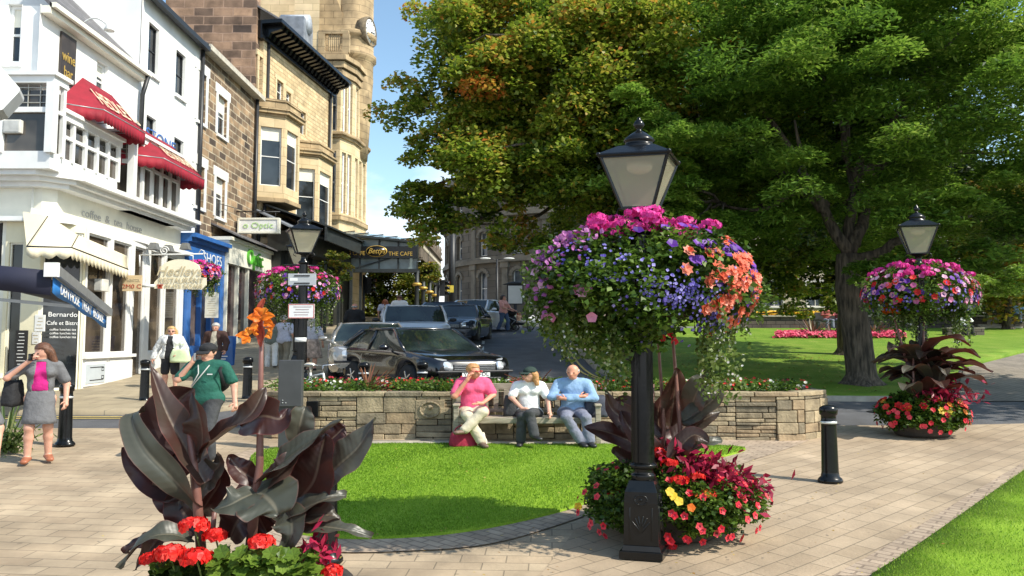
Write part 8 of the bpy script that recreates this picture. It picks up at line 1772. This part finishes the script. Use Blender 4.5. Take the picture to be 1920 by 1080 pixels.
for xx, yy, r_ in ((-.32, -.26, .16), (-.32, .26, .16), (.42, 0, .15)):
    m_ = MB(); m_.grid([[(xx + (r_ - .025 + .025 * math.cos(b)) * math.cos(a), yy + .025 * math.sin(b), r_ + (r_ - .025 + .025 * math.cos(b)) * math.sin(a)) for b in np.linspace(0, 6.283, 7)] for a in np.linspace(0, 6.2832, 19)]); o = PC_.part('wheel', m_, RUB); m_ = MB(); m_.lathe([(r_ * .5, -.01), (r_ * .5, .01)], 12, (xx, yy, r_), mtx=q); PC_.part('hub', m_, ALU, parent=o)
m_ = MB()
for s_ in (-1, 1): m_.tube([(-.75, s_ * .22, 1.02), (-.32, s_ * .22, .62), (.42, s_ * .04, .18)], .016, 6); m_.tube([(-.32, s_ * .25, .16), (-.05, s_ * .22, .50)], .014, 6)
m_.tube([(-.75, -.22, 1.02), (-.75, .22, 1.02)], .016, 6); PC_.part('frame', m_, ALU)
m_ = MB(); m_.slab([(-.42, -.2, .85), (-.12, -.2, .38), (.28, -.18, .36), (.36, -.18, .24), (.28, -.18, .22), (-.2, -.2, .28), (-.5, -.2, .8)], (0, .4, 0)); m_.ball((-.38, 0, .86), (.24, .22, .18), 10, 6); PC_.part('seat', m_, BLK, bevel=.02)
person('small child sitting in the pushchair', x=v.x - .02, y=v.y, z=PC_.loc[2] + .12, rz=R(60), H_=.9, J=sit(), top=fab('peach_cloth', (.75, .45, .3)), bottom=STONEC, hair=(BLH, 'short'), shoes=(.3, .2, .15), **far)
m_ = MB(); v = ground(1000, 612); WBg = Thing('bag', 'white bag standing at the kerb beyond the pushchair', 'bag', v.x, v.y + 1); m_.ball((0, 0, .22), (.36, .22, .24), 12, 7); WBg.part('pouch', m_, WHITEC); m_ = MB(); m_.tube([(-.15, 0, .4), (0, 0, .55), (.15, 0, .4)], .02, 6); WBg.part('handle', m_, WHITEC)
# --- people sitting in the park
for px, d, zz, lab, tp, ln in ((1810, 40.5, .0, 'reader in white sitting on a low ledge in the park', WHITEC, GRH), (1912, 47.0, .35, 'person in a pale blue top sitting by the stone steps', BLUES, GRH), (1552, 44.5, .15, 'person in a red checked top sitting behind the pink flower bed', fab('red_check', (.35, .08, .07), .5), DKH), (1574, 44.6, .15, 'person in a dark red top sitting behind the pink bed by the trunk', fab('wine_cloth', (.22, .04, .06)), BRH)):
    x = at(px, 620, d).x; person(lab, x=x, y=d, z=Hf(x, d) + zz, H_=1.68, J=sit(wl=(.05, -.32, .82), wr=(-.05, -.32, .82), el=(.26, -.05, .84), er=(-.26, -.05, .84)), top=tp, bottom=SLATEC if px != 1810 else BLK, hair=(ln, 'short'), sleeves='long', **far)
    if px == 1810 or px > 1900: S_ = Thing('stone_block_seat', 'low stone ledge under the %s' % ('reader in white in the park' if px == 1810 else 'person in pale blue by the steps'), 'ledge', x, d + .2, Hf(x, d) + zz); m_ = MB(); m_.box((0, 0, .22 - zz / 2), (1.5, .5, .44 + zz)); S_.part('block', m_, DW); m_ = MB(); m_.box((0, 0, .45), (1.56, .54, .04)); S_.part('slab', m_, STONEK)
BP = Thing('park_bench', 'dark park bench under the couple behind the pink flower bed', 'bench', at(1563, 620, 44.7).x, 44.75); m_ = MB(); m_.box((0, 0, .58), (1.5, .42, .05)); BP.part('seat', m_, DGREY); m_ = MB(); m_.box((0, .24, .95), (1.5, .04, .4)); BP.part('backrest', m_, DGREY)
for s_ in (-1, 1): m_ = MB(); m_.box((s_ * .68, .02, .28), (.07, .4, .55)); BP.part('leg', m_, DGREY)
# ---------------------------------------------------------------- cars
TYRE = M('rubber', (.015, .015, .015), .8, .2, 8); ALLOY = M('alloy_wheel', (.50, .50, .51), .25, .1, 6, metal=.8)
CGLASS = glassmat('car_glass', (.018, .028, .028), .03, .7); LAMPG, n_, l_, p_ = nmat('headlamp_glass'); p_.inputs['Base Color'].default_value = (.72, .74, .75, 1); p_.inputs['Roughness'].default_value = .08; p_.inputs['Metallic'].default_value = .55
PLATE = M('white_plate', (.78, .78, .74), .5, .02, 3); BTRIM = M('black_trim', (.015, .015, .016), .5, .2, 9)
def paint(n, c, metal=.3): return M(n, c, .16, .03, 2, metal=metal, coat=.8)
def car(label, name, x, y, rz, col, L=3.9, W_=1.65, Hc=1.46, hood=.80, rear='hatch', plate=None, badge=False, grille=True, van=False, cat='car', z=None, group='cars parked up the street'):
    """front towards -Y in its own frame, origin midway between the wheels on the ground"""
    T = Thing(name, label, cat, x, y, z, rz=rz, group=group); hw = W_ / 2; f, b = -L / 2, L / 2; wf, wr_ = f + .80, b - .72; wr0 = .30; belt = hood + .12
    if van: ys = [(f, .62, .30), (f + .05, .78, .24), (f + .30, .92, .2), (f + .85, 1.06, .2), (b - .1, 1.10, .2), (b, 1.08, .26)]
    else: ys = [(f, hood - .22, .30), (f + .04, hood - .12, .22), (f + .22, hood - .03, .19), (f + .95, hood + .09, .18), (f + 1.3, belt, .18), (b - .55, belt + .05, .18), (b - .12, belt + .02, .2), (b, belt - .1, .28)]
    def prof(v): return np.interp(v, [q[0] for q in ys], [q[1] for q in ys]), np.interp(v, [q[0] for q in ys], [q[2] for q in ys])
    st = sorted(set([round(v, 3) for v in np.linspace(f, b, 64)] + [q[0] for q in ys] + [f + .015, b - .015]))
    mb = MB(); rows = []
    for v in st:
        zt, zb = prof(v); e = min(v - f, b - v); k = 1 - .20 * max(0, 1 - e / .45) ** 2.2; w = hw * k
        for c in (wf, wr_):
            if abs(v - c) < wr0 + .06: zb = max(zb, .30 + math.sqrt(max(0, (wr0 + .06) ** 2 - (v - c) ** 2)))
        sh = min(.09, (zt - zb) * .5); zm = zb + (zt - zb) * .55
        half = [(w * .93, zb), (w * .985, zb + (zm - zb) * .35), (w, zm), (w * .985, zt - sh), (w * .95, zt - sh * .35), (w * .86, zt), (w * .45, zt + .018 + .01 * (not van)), (0, zt + .025)]
        rows.append([(q, v, z_) for q, z_ in half] + [(-q, v, z_) for q, z_ in half[::-1][1:]])
    mb.grid(rows); n = len(rows[0]); o = 0
    mb.add(rows[0], [list(range(n))[::-1]]); mb.add(rows[-1], [list(range(n))]); mb.box((0, 0, .3), (W_ * .8, L * .9, .22)); T.part('body', mb, col)
    # cabin: glass block with roof and pillars over it
    if van: base = [(f + .62, .90), (b - .02, .95)]; top = [(f + 1.25, 0), (b - .12, 0)]
    elif rear == 'saloon': base = [(f + 1.12, 0), (b - .42, 0)]; top = [(f + 1.85, 0), (b - 1.25, 0)]
    else: base = [(f + 1.0, 0), (b - .08, 0)]; top = [(f + 1.72, 0), (b - .72, 0)]
    y0, y1, t0, t1 = base[0][0], base[1][0], top[0][0], top[1][0]; bw, tw = hw * .90, hw * .70 if not van else hw * .80; zb0, zb1 = prof(y0)[0] - .02, prof(y1)[0] - .02; zt = Hc - .045
    P = {'fl': Vector((-bw, y0, zb0)), 'fr': Vector((bw, y0, zb0)), 'rl': Vector((-bw, y1, zb1)), 'rr': Vector((bw, y1, zb1)), 'tfl': Vector((-tw, t0, zt)), 'tfr': Vector((tw, t0, zt)), 'trl': Vector((-tw, t1, zt - .02)), 'trr': Vector((tw, t1, zt - .02))}
    g = MB(); bow = lambda a, b_, c, d, out: [[a.lerp(b_, i / 6).lerp(d.lerp(c, i / 6), j / 5) + Vector(out) * math.sin(math.pi * i / 6) for i in range(7)] for j in range(6)]
    g.grid(bow(P['fl'], P['fr'], P['tfr'], P['tfl'], (0, -.07, .0))); wsc = T.part('windscreen', g, CGLASS)
    g = MB(); g.grid(bow(P['rr'], P['rl'], P['trl'], P['trr'], (0, .05, 0))); T.part('rear_window', g, CGLASS)
    for s_, a, b_, c, d in ((1, 'fr', 'rr', 'trr', 'tfr'), (-1, 'rl', 'fl', 'tfl', 'trl')):
        g = MB(); g.grid(bow(P[a], P[b_], P[c], P[d], (s_ * .035, 0, 0))); T.part('side_window', g, CGLASS)
    r = MB(); rows = []
    for j in range(9):
        t = j / 8; yy = t0 - .02 + (t1 - t0 + .06) * t; k = 1 - .12 * abs(2 * t - 1) ** 3; zz = Hc - .05 + .05 * math.sin(math.pi * (.12 + .80 * t)) 
        rows.append([(tw * k * q * 1.03, yy + (-.06 if j == 0 else .05 if j == 8 else 0) * (1 - q * q), zz - .03 * abs(q) ** 3) for q in np.linspace(-1, 1, 11)])
    r.grid(rows); ro = T.part('roof', r, col); solid(ro, .035)
    r = MB()
    def pil(a, b_, w): r.tube([a, a.lerp(b_, .5) + Vector((math.copysign(.02, a.x), 0, .01)), b_], w, 6)
    for q in ('l', 'r'):
        pil(P['f' + q], P['tf' + q], .035); pil(P['r' + q], P['tr' + q], .06); r.tube([P['tf' + q], (P['tf' + q] + P['tr' + q]) / 2 + Vector((math.copysign(.035, P['f' + q].x), 0, .02)), P['tr' + q]], .035, 6)
        m0 = P['f' + q].lerp(P['r' + q], .52); m1 = P['tf' + q].lerp(P['tr' + q], .48); pil(m0 + Vector((math.copysign(.03, m0.x), 0, 0)), m1 + Vector((math.copysign(.03, m1.x), 0, 0)), .035)
    T.part('pillars', r, col)
    q = Matrix.Rotation(R(90), 3, 'Y')
    for yy in (wf, wr_):
        for s_ in (-1, 1):
            m = MB(); m.lathe([(.17, -.09), (.27, -.095), (wr0, -.07), (wr0, .07), (.27, .095), (.17, .09)], 24, (s_ * (hw - .10), yy, wr0), mtx=q); o = T.part('wheel', m, TYRE)
            m = MB(); m.lathe([(.195, .0), (.195, .085), (.17, .09), (.165, .05), (.02, .05)], 20, (s_ * (hw - .10), yy, wr0), mtx=q if s_ > 0 else Matrix.Rotation(R(-90), 3, 'Y'))
            for k in range(5): a = k * 1.2566; m.bar((s_ * (hw - .02), yy, wr0), (s_ * (hw - .02), yy + .17 * math.cos(a), wr0 + .17 * math.sin(a)), .04, .03)
            T.part('rim', m, ALLOY, parent=o)
    hz = (prof(f + .1)[0])
    for s_ in (-1, 1):
        m = MB(); rows = []
        for i in range(6):
            t = i / 5; xx = hw * (.50 + .40 * t); yy = f - .012 + .22 * t ** 2.2; h_ = (.075 + .05 * math.sin(math.pi * (.2 + .6 * t))); rows.append([(s_ * xx, yy - .03 * math.sin(math.pi * j / 4) + .10 * (j / 4) ** 2 * .9, hz - .16 + .05 * t + h_ * 2 * (j / 4 - .35)) for j in range(5)])
        m.grid(rows); solid(T.part('headlight', m, LAMPG), .02)
        m = MB(); m.ball((s_ * (hw + .10), y0 + .42, prof(y0)[0] + .08), (.10, .055, .065), 10, 6); m.bar((s_ * (hw - .06), y0 + .42, prof(y0)[0] + .02), (s_ * (hw + .06), y0 + .42, prof(y0)[0] + .05), .04); T.part('wing_mirror', m, col if not van else BTRIM)
        m = MB(); m.box((s_ * hw * .80, b - .03, belt - .12), (.16, .1, .24)); T.part('tail_light', m, M('red_lamp', (.35, .01, .01), .2))
        m = MB(); m.box((s_ * (hw - .005), y0 + 1.30, belt - .10), (.03, .16, .025)); T.part('door_handle', m, col)
    if grille:
        m = MB()
        for k in range(3): m.box((0, f - .008, hz - .20 + k * .038), (hw * .92, .03, .012))
        gr = T.part('grille', m, ALLOY); m = MB(); m.box((0, f - .002, hz - .165), (hw * .96, .02, .13)); T.part('grille_backing', m, BTRIM, parent=gr)
    m = MB(); m.box((0, f - .03, .46), (hw * 1.72, .07, .05)); m.box((0, f - .01, .29), (hw * 1.2, .06, .09)); T.part('bumper_trim', m, BTRIM if not van else BTRIM, bevel=.015)
    if plate is not None:
        m = MB(); m.box((0, f - .055, .40), (.52, .012, .115)); pl = T.part('number_plate', m, PLATE, bevel=.004)
        if plate: pos = Matrix.Rotation(rz, 3, 'Z') @ Vector((0, f - .065, .40)); text('lettering', plate, .105, BTRIM, pl, (pos.x * K, pos.y, pos.z), (R(90), 0, math.atan2(math.sin(rz), math.cos(rz) * K)), sx=1.0 * K * .98, ext=.001)
    if badge:
        m = MB(); qq = Matrix.Rotation(R(90), 3, 'X'); c = Vector((0, f - .035, hz - .155)); m.lathe([(.064, 0), (.064, .02), (.052, .024), (.052, .012), (.01, .012)], 20, c, mtx=qq)
        for pts in (((-.028, .042), (-.006, -.002), (0, .012), (.006, -.002), (.028, .042)), ((-.044, .018), (-.020, -.042), (0, .0), (.020, -.042), (.044, .018))):
            for i in range(len(pts) - 1): m.bar(c + Vector((pts[i][0], -.022, pts[i][1])), c + Vector((pts[i + 1][0], -.022, pts[i + 1][1])), .010)
        T.part('round_badge', m, ALLOY)
    if not van or True:
        for s_ in (-1, 1):
            m = MB(); xx = s_ * tw * .5; yy = (t0 + t1) / 2; m.ball((xx, yy - .1, Hc - .38), (.20, .10, .24), 10, 6); m.ball((xx, yy - .1, Hc - .14), (.11, .06, .09), 8, 5); T.part('car_seat', m, M('grey_seat_cloth', (.06, .06, .065)))
    m = MB(); a = P['fl'].lerp(P['fr'], .25); m.tube([a + Vector((0, -.03, .03)), P['fl'].lerp(P['fr'], .62) + Vector((0, -.10, .06))], .008, 5); T.part('wiper', m, BTRIM, parent=wsc)
    return T
cb = at(868, 690, 16.9); car('black hatchback with clear headlights facing the flower bed', 'parked_car', -2.15, 17.65, R(33), paint('black_car_paint', (.004, .004, .006), 0), plate='YC56 FDL', badge=True, L=3.7, Hc=1.43, z=Hf(-2.1, 17.5) - .03)
car('silver grey hatchback behind the black car', 'parked_car', at(692, 680, 20.4).x, 20.4, R(10), paint('beige_silver_paint', (.36, .34, .31), .6), L=4.0, Hc=1.47, hood=.86, plate='')
car('pale silver van with a wide dark windscreen', 'parked_van', at(762, 650, 25.0).x, 26.5, R(8), paint('silver_van_paint', (.62, .64, .66), .25), L=4.6, W_=1.75, Hc=1.60, van=True, plate='', cat='van')
car('dark blue car half hidden beside the silver van', 'parked_car', at(826, 640, 31).x, 32.5, R(-4), paint('dark_blue_paint', (.02, .035, .08), .4), L=4.0, Hc=1.44, plate='')
car('dark grey blue car in front of the silver saloon', 'parked_car', at(858, 640, 29.5).x, 29.5, R(-6), paint('grey_blue_paint', (.045, .06, .085), .4), L=4.1, Hc=1.42, rear='saloon', plate='')
car('silver saloon at the top of the parked row', 'parked_car', at(893, 620, 34.5).x, 35, R(-20), paint('bright_silver_paint', (.66, .68, .70), .2), L=4.5, Hc=1.46, rear='saloon', plate='')
car('dark green car parked behind the park lawn by the tree trunk', 'parked_car', at(1650, 590, 57).x, 57.5, R(90), paint('dark_green_paint', (.01, .05, .03), .3), L=4.2, Hc=1.42, rear='saloon', z=Hf(28, 57.5) + .5)
# road details
MH = MB(); MH.lathe([(.28, 0), (.28, .012), (.24, .014)], 20); T = Thing('manhole_cover', 'round iron manhole cover in the asphalt right of the wall', 'manhole cover', 8.2, 16.6, Hf(8.2, 16.6) - .035); T.part('lid', MH, IRON)
